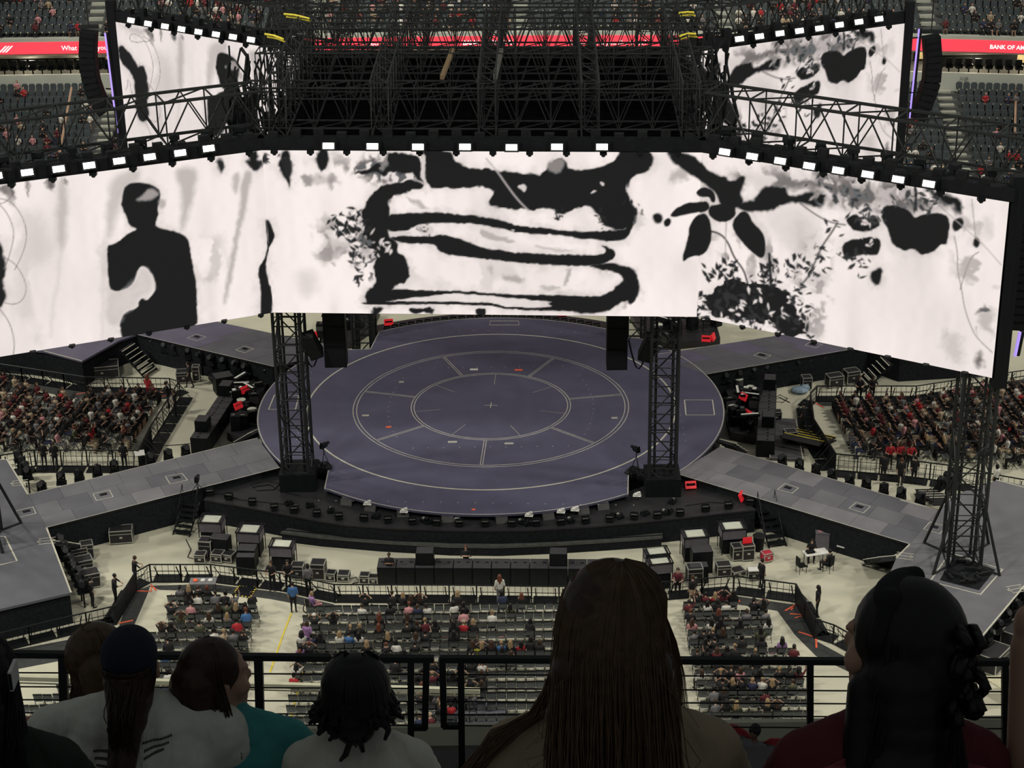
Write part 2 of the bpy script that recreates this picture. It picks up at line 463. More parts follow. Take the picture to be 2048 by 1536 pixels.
def runway(label, q, nu, nv, tones, boxes=()):
    """q: four corners, stage end first; s runs outwards, t across"""
    c = quadpt(q, 0.5, 0.5)
    r = thing('runway', label, 'runway', (c[0], c[1], 0), group='diagonal runways leaving the round stage')
    MB().prism(shrink(list(q), 0.12), 0.0, ST - 0.16).build('skirt', CURT, r, world=True)
    MB().prism(list(q), ST - 0.16, ST - 0.03).build('frame', BLACKM, r, world=True)
    k = 0
    for i in range(nu):
        for j in range(nv):
            sh = 0.25 * (j % 2) / nu
            s0, s1 = max(0, i / nu + (sh if i else 0)), min(1, (i + 1) / nu + (sh if i < nu - 1 else 0))
            pl = [quadpt(q, s0, j / nv), quadpt(q, s1, j / nv), quadpt(q, s1, (j + 1) / nv), quadpt(q, s0, (j + 1) / nv)]
            MB().prism(shrink(pl, 0.012), ST - 0.03, ST + RND.uniform(-0.003, 0.003)).build('deck_panel', PANELS[RND.choice(tones)], r, world=True)
            k += 1
    for e, (a, b) in enumerate(((q[0], q[1]), (q[3], q[2]))):
        o = ribbon_path('edge_line', [a, b], 0.06, ST, GLINE, None, False, 0.008); o.parent = r; o.location = -r.location
    for bx in boxes:
        pts = [G(x, y, ST) for x, y in bx]
        o = ribbon_path('hatch_line', [(p.x, p.y) for p in pts], 0.06, ST, WLINE, None, True, 0.009); o.parent = r; o.location = -r.location
        cc = sum((Vector((p.x, p.y)) for p in pts), Vector((0, 0))) / 4; e1 = Vector((pts[1].x - pts[0].x, pts[1].y - pts[0].y)).normalized()
        mb = MB(); mb.box((cc.x, cc.y + 0.12, ST + 0.01), (0.42, 0.26, 0.02), math.atan2(e1.y, e1.x)); mb.build('hatch_grip', BLACK, r, world=True)
FLQ = [g2(515, 876), g2(56, 989), g2(93, 1055), g2(560, 935)]
FRQ = [g2(1440, 893), g2(1877, 1020), g2(1820, 1088), g2(1352, 947)]
BLQ = [g2(547, 733), g2(240, 661), g2(330, 622), g2(700, 699)]
BRQ = [g2(1414, 748), g2(1740, 692), g2(1640, 658), g2(1300, 711)]
runway('front left runway sloping from the round stage toward the left frame edge', FLQ, 8, 3, [0, 0, 1, 2],
       [[(331, 953), (364, 947), (375, 960), (340, 968)], [(186, 988), (219, 980), (226, 994), (193, 1001)], [(32, 1022), (66, 1014), (72, 1027), (38, 1035)]])
runway('front right runway running from the round stage to the lattice tower platform', FRQ, 8, 3, [0, 1, 1, 2],
       [[(1570, 967), (1597, 976), (1584, 987), (1555, 979)], [(1712, 1005), (1741, 1013), (1727, 1026), (1698, 1017)], [(1860, 1044), (1893, 1053), (1879, 1068), (1847, 1058)]])
runway('back left runway behind the left truss tower', BLQ, 6, 2, [3, 2], [[(393, 668), (412, 674), (394, 682), (374, 676)], [(489, 692), (507, 698), (490, 706), (471, 700)]])
runway('back right runway partly hidden under the right screen', BRQ, 6, 2, [3, 2], [[(1518, 705), (1542, 711), (1530, 718), (1507, 711)], [(1618, 685), (1645, 689), (1632, 696), (1610, 691)]])
def corner(label, px, edges=(), tone=2):
    poly = [g2(x, y) for x, y in px]
    c = (sum(p[0] for p in poly) / len(poly), sum(p[1] for p in poly) / len(poly))
    r = thing('corner_platform', label, 'platform', (c[0], c[1], 0), group='corner platforms at the runway ends')
    MB().prism(poly, ST - 0.14, ST - 0.004).build('deck', PANELS[tone], r, world=True)
    MB().prism(shrink(poly, 0.15), 0.0, ST - 0.14).build('skirt', CURT, r, world=True)
    for e in edges:
        o = ribbon_path('edge_line', [g2(x, y) for x, y in e], 0.09, ST, WLINE, None, False, 0.008); o.parent = r; o.location = -r.location
    return r
cFL = corner('front left corner platform cut by the left frame edge', [(-10, 919), (14, 919), (56, 989), (93, 1055), (142, 1185), (0, 1218), (-170, 1255), (-230, 1080), (-150, 960)],
             [[(-10, 919), (14, 919), (56, 989)], [(93, 1055), (142, 1185)], [(0, 1073), (10, 1073), (34, 1122), (0, 1130)]])
cFR = corner('front right corner platform carrying the far right lattice tower', [(1995, 960), (1930, 982), (1903, 993), (1877, 1020), (1820, 1088), (1793, 1115), (1765, 1180), (1950, 1290), (2048, 1172), (2170, 1040), (2120, 985)],
             [[(1905, 993), (1877, 1020), (1800, 1000)], [(1820, 1088), (1793, 1115)], [(1992, 960), (2060, 978)], [(2060, 1158), (1952, 1287)]], 0)
cBL = corner('back left corner platform below the left screen', [(238, 681), (164, 722), (88, 702), (-60, 690), (60, 640), (250, 640), (275, 668)], [[(88, 702), (164, 722)]], 3)
cBR = corner('back right corner platform behind the right screen', [(1740, 692), (1800, 712), (1990, 700), (1900, 650), (1640, 655)], (), 3)

def arrow_mark(px, py, parent, ang):
    p = G(px, py, ST); c, s_ = math.cos(ang), math.sin(ang)
    w = lambda x, y: (p.x + x * c - y * s_, p.y + x * s_ + y * c)
    for pts in ([(-0.5, 0), (0.5, 0)], [(-0.28, 0.2), (-0.5, 0), (-0.28, -0.2)], [(0.28, 0.2), (0.5, 0), (0.28, -0.2)], [(-0.4, 0.32), (0.5, 0.32)], [(-0.4, -0.32), (0.5, -0.32)]):
        o = ribbon_path('arrow_line', [w(*q) for q in pts], 0.05, ST, WLINE, None, False, 0.009); o.parent = parent; o.location = -parent.location
arrow_mark(38, 966, cFL, 0.2); arrow_mark(92, 1082, cFL, 0.2); arrow_mark(1808, 1112, cFR, -0.3); arrow_mark(2032, 1178, cFR, 0.3)
# ------------------------------------------------------------------ LED screens
ZB, ZT = 12.97, 22.1
SCR = {                                          # inner corner, outer corner (plan)
    'centre': ((-11.55, -11.62), (11.25, -13.08)),
    'fl': ((-11.55, -11.62), (-26.6, -17.85)),
    'fr': ((11.25, -13.08), (25.04, -21.6)),
    'bl': ((-11.1, 8.3), (-24.5, 17.4)),
    'br': ((12.2, 7.1), (26.9, 13.95)),
}
def scr_uv(key, px, py):
    """photo pixel -> metres along / up on that screen"""
    a, b = SCR[key]; a3 = np.array([a[0], a[1], ZB]); e = np.array([b[0] - a[0], b[1] - a[1], 0]); e /= np.linalg.norm(e)
    nrm = np.array([e[1], -e[0], 0]); d = FW + (px - 1024) / FPX * RT + (768 - py) / FPX * UP
    t = ((a3 - CAM) @ nrm) / (d @ nrm); p = CAM + t * d - a3
    return float(p @ e), float(p[2])
def chaikin(P, n=2, closed=True):
    for _ in range(n):
        Q = []; m_ = len(P)
        for i in range(m_ if closed else m_ - 1):
            a, b = P[i], P[(i + 1) % m_]; Q += [(a[0] * 0.75 + b[0] * 0.25, a[1] * 0.75 + b[1] * 0.25), (a[0] * 0.25 + b[0] * 0.75, a[1] * 0.25 + b[1] * 0.75)]
        P = Q if closed else [P[0]] + Q + [P[-1]]
    return P
def crop(ox, oy, k, pts): return [(ox + x / k, oy + y / k) for x, y in pts]

class Pic:
    """picture shown by a screen: soft-edged shapes laid over a bright ground"""
    def __init__(s): s.L = []; s.raw = []
    def poly(s, key, pts, val, blur=0.08, warp=0.10, a=1.0):
        uv = chaikin([scr_uv(key, *p) for p in pts]); s.raw.append((key, pts, val, blur, warp, a))
        if val < 0.03 and a == 1.0: s.L.insert(0, ('p', uv, 0.30, 0.55, 0.5, 0.40))
        s.L.append(('p', uv, val, blur, warp, a))
    def line(s, key, pts, w, val, blur=0.03, warp=0.0, a=1.0): w, blur = w + 0.006, blur + 0.02; s.L.append(('l', chaikin([scr_uv(key, *p) for p in pts], 2, False), val, blur, warp, a, w))
    def cloud(s, key, pts, val, freq, thr, a=1.0, seed=1, blur=0.5): s.L.append(('c', chaikin([scr_uv(key, *p) for p in pts], 1), val, blur, 0.3, a, (freq, thr, seed)))
    def leaves(s, key, pts, n, size, val=0.02, seed=1, spread=1.0, a=1.0):
        r = random.Random(seed); uv = [scr_uv(key, *p) for p in pts]
        for i in range(n):
            c = uv[r.randrange(len(uv))]
            x = c[0] + r.gauss(0, spread); y = c[1] + r.gauss(0, spread * 0.8); t = r.uniform(0, 6.28); l = size * r.uniform(0.5, 1.4); w = l * r.uniform(0.25, 0.5)
            e = (math.cos(t), math.sin(t)); f = (-e[1], e[0])
            q = [(-1, 0), (-0.4, 1), (0.3, 0.8), (1, 0), (0.3, -0.8), (-0.4, -1)]
            s.L.append(('p', [(x + e[0] * l * q_[0] + f[0] * w * q_[1], y + e[1] * l * q_[0] + f[1] * w * q_[1]) for q_ in q], val, 0.05, 0.05, a))

def vnoise(x, y, seed):
    def h(i, j):
        v = np.sin(i * 127.1 + j * 311.7 + seed * 74.7) * 43758.5453
        return v - np.floor(v)
    xi, yi = np.floor(x), np.floor(y); fx, fy = x - xi, y - yi
    fx = fx * fx * (3 - 2 * fx); fy = fy * fy * (3 - 2 * fy)
    return (h(xi, yi) * (1 - fx) + h(xi + 1, yi) * fx) * (1 - fy) + (h(xi, yi + 1) * (1 - fx) + h(xi + 1, yi + 1) * fx) * fy
def paint(pic, X, Y, ground):
    V = ground.copy()
    wx = (vnoise(X * 2.2, Y * 2.2, 1) - 0.5) + 0.6 * (vnoise(X * 6, Y * 6, 2) - 0.5); wy = (vnoise(X * 2.2, Y * 2.2, 3) - 0.5) + 0.6 * (vnoise(X * 6, Y * 6, 4) - 0.5)
    for L in pic.L:
        pts = np.array(L[1]); val, blur, warp, alpha = L[2], L[3], L[4], L[5]
        mg = blur + warp + (L[6] if L[0] == 'l' else 0) + 0.05; pol_ = L[0] in 'pc'
        sel = (X > pts[:, 0].min() - mg) & (X < pts[:, 0].max() + mg) & (Y > pts[:, 1].min() - mg) & (Y < pts[:, 1].max() + mg)
        ix = np.nonzero(sel)[0]
        if not len(ix): continue
        x = X[ix] + wx[ix] * warp; y = Y[ix] + wy[ix] * warp
        d2 = np.full(len(ix), 1e9); ins = np.zeros(len(ix), bool); n = len(pts)
        for i in range(n if pol_ else n - 1):
            a = pts[i]; b = pts[(i + 1) % n]; e = b - a; l2 = max(e @ e, 1e-9)
            t = np.clip(((x - a[0]) * e[0] + (y - a[1]) * e[1]) / l2, 0, 1)
            d2 = np.minimum(d2, (x - a[0] - t * e[0]) ** 2 + (y - a[1] - t * e[1]) ** 2)
            if pol_:
                c = (a[1] > y) != (b[1] > y)
                if c.any(): ins ^= c & (x < (b[0] - a[0]) * (y - a[1]) / (b[1] - a[1] + 1e-12) + a[0])
        d = np.sqrt(d2)
        sd = np.where(ins, -d, d) if pol_ else d - L[6]
        k = np.clip(0.5 - sd / (2 * blur), 0, 1); k = k * k * (3 - 2 * k) * alpha
        if L[0] == 'c':
            fq, th, sd_ = L[6]; nn = 0.6 * vnoise(x * fq[0], y * fq[1], sd_) + 0.4 * vnoise(x * fq[0] * 2.3, y * fq[1] * 2.3, sd_ + 3); k = k * np.clip((nn - th) / 0.14, 0, 1)
        nv_ = V[ix] * (1 - k) + val * k
        V[ix] = np.minimum(V[ix], nv_) if L[0] == 'c' and val < 0.7 else nv_
    return V

# --- picture on the left screens: figure, folds of cloth, looping lines
LP = Pic(); c1 = lambda *p: crop(0, 330, 3.413, p)
for pts, v, bl in [
    (c1((390, 110), (460, 100), (465, 350), (440, 560), (410, 600), (380, 470)), 0.50, 0.25), (c1((415, 560), (435, 560), (400, 800), (370, 1000), (340, 1240), (350, 1000), (385, 760)), 0.70, 0.2),
    (c1((1180, 20), (1345, 10), (1345, 100), (1310, 260), (1260, 440), (1230, 440), (1245, 200)), 0.45, 0.25), (c1((1650, 40), (1730, 40), (1690, 250), (1630, 480), (1590, 760), (1540, 950), (1525, 940), (1570, 640), (1630, 330)), 0.42, 0.15),
    (c1((735, 170), (790, 60), (970, 20), (960, 100), (850, 170), (800, 330), (760, 500), (720, 500)), 0.55, 0.25), (c1((1590, 60), (1640, 40), (1620, 200), (1590, 180)), 0.45, 0.15),
    (c1((720, 700), (700, 1190), (690, 1190), (700, 700)), 0.7, 0.15), (c1((1380, 700), (1470, 720), (1460, 960), (1400, 960)), 0.78, 0.5)]: LP.poly('fl', pts, v, bl, 0.12, 0.8)
LP.poly('fl', c1((850, 150), (900, 122), (950, 118), (1000, 122), (1050, 145), (1090, 165), (1095, 200), (1090, 250), (1075, 300), (1085, 340), (1070, 370), (1060, 410), (1090, 430), (1180, 450), (1250, 470), (1285, 505),
    (1300, 560), (1310, 640), (1325, 740), (1338, 800), (1340, 900), (1345, 1010), (1350, 1120), (840, 1230), (815, 1100), (830, 1040), (870, 990), (930, 980), (950, 960), (945, 930), (975, 905), (1000, 930), (1040, 890),
    (1065, 820), (1050, 760), (1010, 710), (970, 690), (940, 710), (930, 770), (880, 840), (830, 855), (770, 860), (745, 830), (738, 740), (735, 600), (725, 570), (740, 545), (770, 545), (820, 510), (850, 480), (900, 450),
    (935, 440), (900, 420), (875, 400), (870, 370), (840, 300), (820, 270), (830, 250), (840, 200)), 0.012, 0.05, 0.06)
LP.poly('fl', c1((960, 215), (990, 170), (1040, 165), (1090, 190), (1060, 220), (1010, 245), (920, 240)), 0.36, 0.10, 0.1)
LP.poly('fl', c1((1075, 230), (1130, 240), (1135, 300), (1090, 310)), 0.42, 0.12, 0.1, 0.8)
LP.poly('fl', c1((740, 870), (840, 860), (930, 780), (960, 700), (1010, 720), (1055, 800), (1020, 890), (950, 900), (930, 970), (850, 1000), (810, 1100), (730, 1080), (715, 950)), 0.50, 0.2, 0.15, 0.55)
LP.poly('fl', c1((1825, 360), (1850, 410), (1880, 490), (1840, 560), (1815, 640), (1820, 770), (1860, 870), (1855, 1060), (1780, 1060), (1785, 920), (1770, 780), (1760, 700), (1810, 640), (1830, 520), (1815, 420)), 0.012, 0.05, 0.05)
for pts in (((1470, -40), (1535, -40), (1525, 65), (1495, 40)), ((1670, -40), (1810, -40), (1790, 10), (1740, 38), (1700, 20)), ((1915, -40), (2005, -40), (1985, 115), (1950, 60))): LP.poly('fl', c1(*pts), 0.02, 0.10, 0.15)
LP.poly('fl', c1((-60, 480), (0, 515), (28, 600), (42, 740), (15, 800), (45, 870), (30, 940), (0, 985), (-120, 980), (-150, 600)), 0.015, 0.08, 0.12)
for pts, v in ((((-20, 140), (90, 150), (105, 265), (80, 210), (-20, 205)), 0.06), (((170, 100), (200, 110), (195, 220), (175, 190)), 0.2), (((300, 100), (380, 90), (370, 165), (330, 150)), 0.15), (((430, 90), (465, 90), (450, 140)), 0.1)): LP.poly('fl', c1(*pts), v, 0.15, 0.3)
LP.line('fl', c1((-30, 225), (60, 240), (130, 310), (180, 420), (180, 530), (140, 640), (100, 715)), 0.012, 0.16, 0.03)
LP.line('fl', c1((20, 630), (90, 660), (150, 740), (185, 840), (160, 920), (100, 955), (30, 940)), 0.012, 0.16, 0.03)
LP.line('fl', c1((0, 985), (50, 1050), (85, 1130), (100, 1230), (90, 1300)), 0.012, 0.16, 0.03)
LP.line('fl', c1((-20, 270), (40, 255), (90, 200)), 0.012, 0.2, 0.03)
# the outer end of the same picture, seen only on the far left screen
b1 = lambda *p: crop(0, 0, 2.926, p)
LP.poly('bl', b1((690, 270), (720, 265), (760, 310), (800, 370), (825, 420), (830, 500), (825, 560), (840, 610), (815, 640), (795, 590), (805, 520), (780, 450), (745, 400), (715, 380), (695, 330)), 0.015, 0.08, 0.12)
LP.line('bl', b1((850, 240), (800, 250), (760, 240), (760, 200), (800, 200), (850, 240), (885, 320), (900, 400), (880, 500), (865, 540)), 0.012, 0.18, 0.03)
LP.line('bl', b1((735, 525), (750, 500), (745, 460), (760, 480), (770, 540), (790, 600)), 0.012, 0.18, 0.03)
LP.poly('bl', b1((860, 170), (880, 240), (900, 280), (880, 180)), 0.3, 0.2, 0.2); LP.poly('bl', b1((690, 150), (860, 160), (850, 230), (760, 190)), 0.5, 0.35, 0.3, 0.7)

# --- picture on the centre screen
CP = Pic(); c2 = lambda *p: crop(500, 290, 2.56, p)
for pts, v, bl, al in [
    (((230, 650), (340, 640), (340, 760), (260, 780)), 0.62, 0.5, 0.6), (((340, 520), (500, 470), (540, 520), (430, 580), (360, 620)), 0.45, 0.3, 0.7), (((350, 380), (430, 400), (440, 520), (390, 560)), 0.55, 0.3, 0.6),
    (((250, 160), (300, 150), (330, 190), (300, 215), (270, 200)), 0.2, 0.12, 0.8), (((330, 130), (480, 190), (440, 200), (300, 210)), 0.5, 0.15, 0.7), (((400, 140), (440, 140), (430, 240), (410, 230)), 0.25, 0.12, 0.7),
    (((780, 255), (850, 280), (920, 330), (880, 330)), 0.35, 0.1, 0.7), (((1170, 430), (1210, 440), (1380, 500), (1330, 510), (1180, 470)), 0.35, 0.1, 0.7), (((1280, 660), (1340, 665), (1410, 680), (1390, 720), (1300, 690)), 0.3, 0.15, 0.7),
    (((1600, 720), (1620, 640), (1660, 620), (1620, 720)), 0.3, 0.1, 0.7), (((1210, 610), (1240, 610), (1240, 660), (1220, 660)), 0.35, 0.12, 0.6), (((1480, 730), (1560, 720), (1600, 740), (1520, 750)), 0.35, 0.1, 0.6), (((1450, 510), (1640, 540), (1640, 555), (1460, 530)), 0.4, 0.1, 0.6)]:
    CP.poly('centre', c2(*pts), v, bl, 0.2, al)
D_ = 0.012
for pts, bl, wp in [
    (((600, 300), (640, 220), (720, 195), (850, 172), (905, 215), (820, 232), (740, 258), (708, 295), (722, 360), (700, 470), (760, 500), (760, 560), (800, 570), (815, 640), (810, 690), (720, 735), (740, 800), (588, 805), (600, 740), (645, 700), (630, 640), (645, 560), (560, 520), (590, 440), (560, 355)), 0.06, 0.15),
    (((690, 350), (900, 345), (1100, 355), (1200, 365), (1300, 395), (1500, 430), (1700, 445), (1900, 435), (1960, 430), (1930, 480), (1850, 495), (1700, 480), (1550, 460), (1400, 455), (1280, 430), (1180, 405), (1000, 400), (870, 405), (820, 440), (690, 450)), 0.05, 0.1),
    (((880, 20), (1030, 20), (1050, 98), (1200, 122), (1400, 148), (1500, 150), (1540, 85), (1600, 65), (1640, 120), (1700, 132), (1800, 110), (1890, 60), (1880, 20), (2060, 20), (2060, 110), (2020, 140), (1960, 160), (1915, 215), (1940, 280), (1985, 340), (1970, 430), (1880, 440), (1830, 430), (1775, 350), (1735, 308), (1650, 335), (1580, 365), (1540, 322), (1400, 335), (1250, 320), (1220, 295), (1255, 230), (1150, 215), (1000, 222), (910, 225), (885, 120)), 0.06, 0.15),
    (((690, 465), (940, 470), (1000, 455), (1080, 480), (1180, 520), (1300, 545), (1500, 560), (1750, 565), (1835, 550), (1780, 497), (1890, 548), (1840, 605), (1700, 622), (1500, 612), (1350, 600), (1200, 585), (1050, 570), (960, 545), (950, 500), (770, 508)), 0.05, 0.1),
    (((1840, 600), (1930, 620), (1985, 660), (1997, 720), (1975, 780), (1900, 805), (1820, 865), (1600, 855), (1480, 795), (1800, 780), (1900, 705), (1912, 680), (1870, 650), (1700, 618)), 0.06, 0.12),
    (((590, 790), (720, 735), (900, 742), (1100, 748), (1300, 762), (1500, 768), (1700, 775), (1830, 780), (1830, 812), (1600, 806), (1400, 790), (1200, 768), (1000, 760), (870, 778), (720, 800), (600, 815)), 0.04, 0.08),
    (((550, 803), (900, 800), (1250, 806), (1300, 830), (1500, 832), (1650, 815), (1830, 830), (1820, 850), (1350, 848), (1230, 822), (950, 815), (600, 820)), 0.03, 0.06),
    (((530, 138), (640, 110), (700, 40), (850, 40), (880, 130), (905, 215), (870, 175), (830, 150), (700, 148), (545, 155)), 0.07, 0.25),
    (((75, 370), (100, 400), (132, 470), (90, 540), (78, 640), (118, 780), (108, 880), (50, 880), (62, 760), (38, 640), (80, 580), (97, 470)), 0.05, 0.06),
    (((0, 20), (45, 20), (40, 110), (0, 130)), 0.1, 0.2), (((165, 20), (215, 20), (208, 235), (180, 170), (140, 100)), 0.08, 0.15), (((330, 20), (420, 20), (380, 140), (345, 130)), 0.08, 0.15),
    (((800, 830), (950, 840), (940, 860), (820, 870)), 0.05, 0.2), (((1150, 840), (1210, 840), (1200, 880), (1150, 880)), 0.04, 0.15), (((620, 825), (680, 830), (670, 870), (630, 870)), 0.08, 0.2)]:
    CP.poly('centre', c2(*pts), D_, bl, wp)
for pts in (((880, 50), (905, 50), (890, 140), (910, 210), (895, 210), (870, 130)), ((1370, 205), (1420, 205), (1415, 240), (1375, 220)), ((1790, 190), (1815, 190), (1810, 210), (1790, 208)), ((1740, 245), (1770, 230), (1765, 250)), ((1335, 430), (1360, 430), (1355, 442)), ((705, 455), (820, 440), (840, 460), (720, 472)), ((860, 410), (940, 410), (935, 460), (870, 465))):
    CP.poly('centre', c2(*pts), 0.7, 0.05, 0.12)
CP.poly('centre', c2((1510, 100), (1560, 75), (1610, 75), (1600, 140), (1530, 140)), 0.32, 0.12, 0.15, 0.8)
CP.poly('centre', c2((645, 60), (690, 50), (700, 110), (660, 120)), 0.5, 0.15, 0.5, 0.5)
CP.line('centre', c2((1210, 70), (1270, 140), (1310, 200), (1370, 280), (1425, 335)), 0.03, 0.5, 0.04)
CP.leaves('centre', c2((460, 400), (520, 370), (560, 430), (540, 480), (500, 440), (550, 390)), 60, 0.22, 0.02, 3, 0.32)
CP.leaves('centre', c2((540, 560), (560, 640), (545, 690), (530, 600)), 26, 0.18, 0.03, 4, 0.22)
CP.leaves('centre', c2((560, 440), (600, 520), (690, 520), (620, 560), (590, 500)), 40, 0.16, 0.75, 5, 0.25)
CP.leaves('centre', c2((1780, 350), (1800, 380), (1960, 350), (1960, 300), (1590, 350)), 40, 0.15, 0.02, 6, 0.2)
CP.leaves('centre', c2((880, 435), (920, 440), (900, 420)), 10, 0.12, 0.02, 8, 0.15)
CP.leaves('centre', c2((60, 90), (160, 60), (840, 310), (70, 70)), 14, 0.2, 0.03, 9, 0.15)

# --- picture on the right screens: branch, hanging leaves, blossom
RP = Pic(); c3 = lambda *p: crop(1250, 290, 2.566, p)
for pts, v, bl, al in [
    (((560, 130), (1000, 140), (1030, 240), (720, 230), (600, 190)), 0.62, 0.4, 0.6), (((1000, 200), (1500, 200), (1480, 320), (1300, 300), (1050, 330)), 0.22, 0.4, 0.75), (((850, 400), (940, 400), (950, 560), (880, 600)), 0.5, 0.5, 0.6),
    (((760, 330), (950, 310), (1050, 560), (900, 600), (700, 400)), 0.66, 0.5, 0.6), (((1640, 960), (1720, 950), (1740, 1090), (1660, 1110)), 0.5, 0.3, 0.6), (((1800, 860), (1890, 820), (1900, 1000), (1850, 960)), 0.35, 0.25, 0.6),
    (((1790, 1080), (1840, 1080), (1840, 1140), (1800, 1130)), 0.12, 0.2, 0.9), (((1820, 380), (1900, 360), (1880, 500), (1830, 460)), 0.6, 0.3, 0.6), (((230, 130), (330, 110), (330, 180), (250, 200)), 0.25, 0.25, 0.6),
    (((40, 380), (80, 340), (110, 420), (60, 430)), 0.55, 0.2, 0.5), (((880, 690), (1060, 640), (1050, 720), (950, 750)), 0.45, 0.3, 0.5), (((850, 900), (1010, 850), (1010, 1010), (920, 1000)), 0.5, 0.3, 0.5)]:
    RP.poly('fr', c3(*pts), v, bl, 0.35, al)
for pts, bl, wp in [
    (((200, 20), (340, 40), (400, 100), (480, 160), (520, 155), (530, 190), (570, 180), (585, 155), (620, 160), (605, 220), (585, 250), (620, 290), (570, 330), (500, 330), (450, 220), (330, 150), (250, 90)), 0.08, 0.1),
    (((560, 300), (640, 295), (680, 268), (705, 215), (750, 203), (800, 215), (832, 212), (835, 262), (880, 262), (1010, 220), (1040, 260), (1010, 335), (900, 290), (800, 312), (720, 347), (600, 345)), 0.10, 0.12),
    (((330, 400), (380, 352), (425, 352), (445, 430), (445, 500), (405, 572), (335, 570), (305, 602), (290, 585), (318, 500)), 0.05, 0.05),
    (((545, 400), (600, 335), (640, 350), (655, 400), (708, 445), (725, 520), (715, 592), (655, 560), (600, 500), (560, 445)), 0.05, 0.05),
    (((220, 365), (280, 305), (400, 285), (435, 300), (432, 345), (330, 350), (260, 372)), 0.05, 0.05), (((360, 245), (385, 220), (420, 215), (455, 235), (468, 290), (445, 300), (432, 265), (390, 272)), 0.04, 0.04),
    (((135, 360), (165, 343), (195, 360), (195, 405), (150, 405)), 0.08, 0.05), (((200, 390), (225, 370), (242, 390), (225, 420), (200, 418)), 0.05, 0.05), (((430, 310), (500, 300), (570, 305), (570, 375), (500, 405), (430, 370)), 0.05, 0.06),
    (((0, 20), (120, 20), (130, 60), (60, 150), (20, 180), (0, 250)), 0.08, 0.2), (((0, 270), (40, 310), (50, 400), (30, 460), (0, 440)), 0.06, 0.15), (((0, 620), (50, 635), (75, 690), (70, 780), (40, 825), (0, 810)), 0.08, 0.12),
    (((400, 810), (450, 740), (540, 690), (640, 720), (700, 690), (760, 735), (850, 740), (820, 800), (900, 850), (920, 960), (850, 1000), (800, 980), (760, 900), (700, 930), (600, 890), (500, 890), (420, 870)), 0.05, 0.45),
    (((1310, 312), (1400, 303), (1460, 330), (1490, 380), (1540, 350), (1650, 350), (1672, 420), (1650, 490), (1600, 540), (1520, 572), (1482, 520), (1430, 552), (1370, 510), (1350, 440), (1320, 390)), 0.05, 0.1),
    (((1130, 372), (1180, 353), (1220, 380), (1300, 368), (1312, 420), (1250, 445), (1180, 440), (1140, 412)), 0.05, 0.1), (((1115, 500), (1200, 480), (1310, 468), (1320, 530), (1290, 572), (1200, 560), (1140, 592), (1115, 545)), 0.05, 0.12),
    (((1270, 640), (1330, 618), (1312, 700), (1290, 727), (1255, 690)), 0.08, 0.08), (((1680, 380), (1730, 370), (1740, 410), (1700, 455), (1680, 430)), 0.06, 0.1), (((1800, 465), (1822, 490), (1815, 525), (1795, 530), (1782, 500)), 0.06, 0.05),
    (((1610, 480), (1650, 470), (1655, 510), (1625, 515)), 0.06, 0.1), (((1475, 200), (1500, 200), (1495, 350), (1478, 350)), 0.06, 0.1), (((1520, 200), (1640, 240), (1750, 300), (1740, 370), (1690, 340), (1600, 280)), 0.2, 0.4)]:
    RP.poly('fr', c3(*pts), D_, bl, wp)
RP.line('fr', c3((430, 440), (490, 455), (530, 500), (560, 580), (610, 640), (632, 720)), 0.05, 0.015, 0.04)
RP.line('fr', c3((520, 400), (515, 500), (520, 620)), 0.02, 0.4, 0.05); RP.line('fr', c3((740, 560), (745, 640), (750, 740)), 0.09, 0.015, 0.05)
RP.line('fr', c3((1090, 400), (1060, 450), (1010, 520), (980, 590), (940, 680), (900, 720)), 0.04, 0.03, 0.05)
RP.line('fr', c3((900, 300), (980, 360), (1060, 400), (1130, 410)), 0.03, 0.05, 0.05)
RP.line('fr', c3((1690, 470), (1708, 560), (1705, 640), (1728, 740), (1740, 830), (1770, 920), (1800, 985), (1885, 1065)), 0.015, 0.2, 0.03)
RP.line('fr', c3((1720, 740), (1750, 640), (1780, 570), (1815, 550)), 0.015, 0.25, 0.03); RP.line('fr', c3((1590, 290), (1700, 390), (1830, 500), (1930, 615)), 0.012, 0.4, 0.03); RP.line('fr', c3((1780, 280), (1790, 380), (1800, 480)), 0.012, 0.3, 0.03)
RP.leaves('fr', c3((450, 660), (500, 640), (540, 620), (420, 800), (380, 820), (360, 860), (540, 700)), 60, 0.20, 0.02, 21, 0.35)
RP.leaves('fr', c3((640, 720), (700, 650), (760, 620), (800, 600), (860, 600), (740, 700), (680, 760)), 60, 0.20, 0.02, 22, 0.35)
RP.leaves('fr', c3((900, 720), (870, 650), (940, 620), (960, 660), (1000, 560), (1020, 620), (1060, 440)), 55, 0.17, 0.03, 23, 0.28)
RP.leaves('fr', c3((880, 780), (920, 830), (880, 900), (840, 860), (930, 960), (780, 900)), 60, 0.20, 0.03, 24, 0.35)
RP.leaves('fr', c3((430, 890), (500, 830), (600, 860), (560, 790), (640, 900), (720, 850)), 60, 0.24, 0.03, 25, 0.5)
RP.leaves('fr', c3((720, 930), (590, 830), (680, 780), (540, 870), (800, 790), (780, 860)), 34, 0.15, 0.8, 26, 0.3)
RP.leaves('fr', c3((1160, 600), (1210, 610), (1200, 640), (1230, 580), (1140, 580)), 26, 0.18, 0.03, 27, 0.25)
RP.leaves('fr', c3((1240, 320), (1260, 400), (1210, 340), (1540, 310), (1500, 330)), 40, 0.2, 0.04, 28, 0.4)
RP.leaves('fr', c3((1230, 390), (1260, 410), (1250, 480), (1240, 500), (1540, 330)), 20, 0.13, 0.75, 29, 0.25)
RP.leaves('fr', c3((1040, 230), (1150, 260), (1250, 250), (1350, 270), (1440, 240)), 34, 0.3, 0.55, 30, 0.45, 0.7)
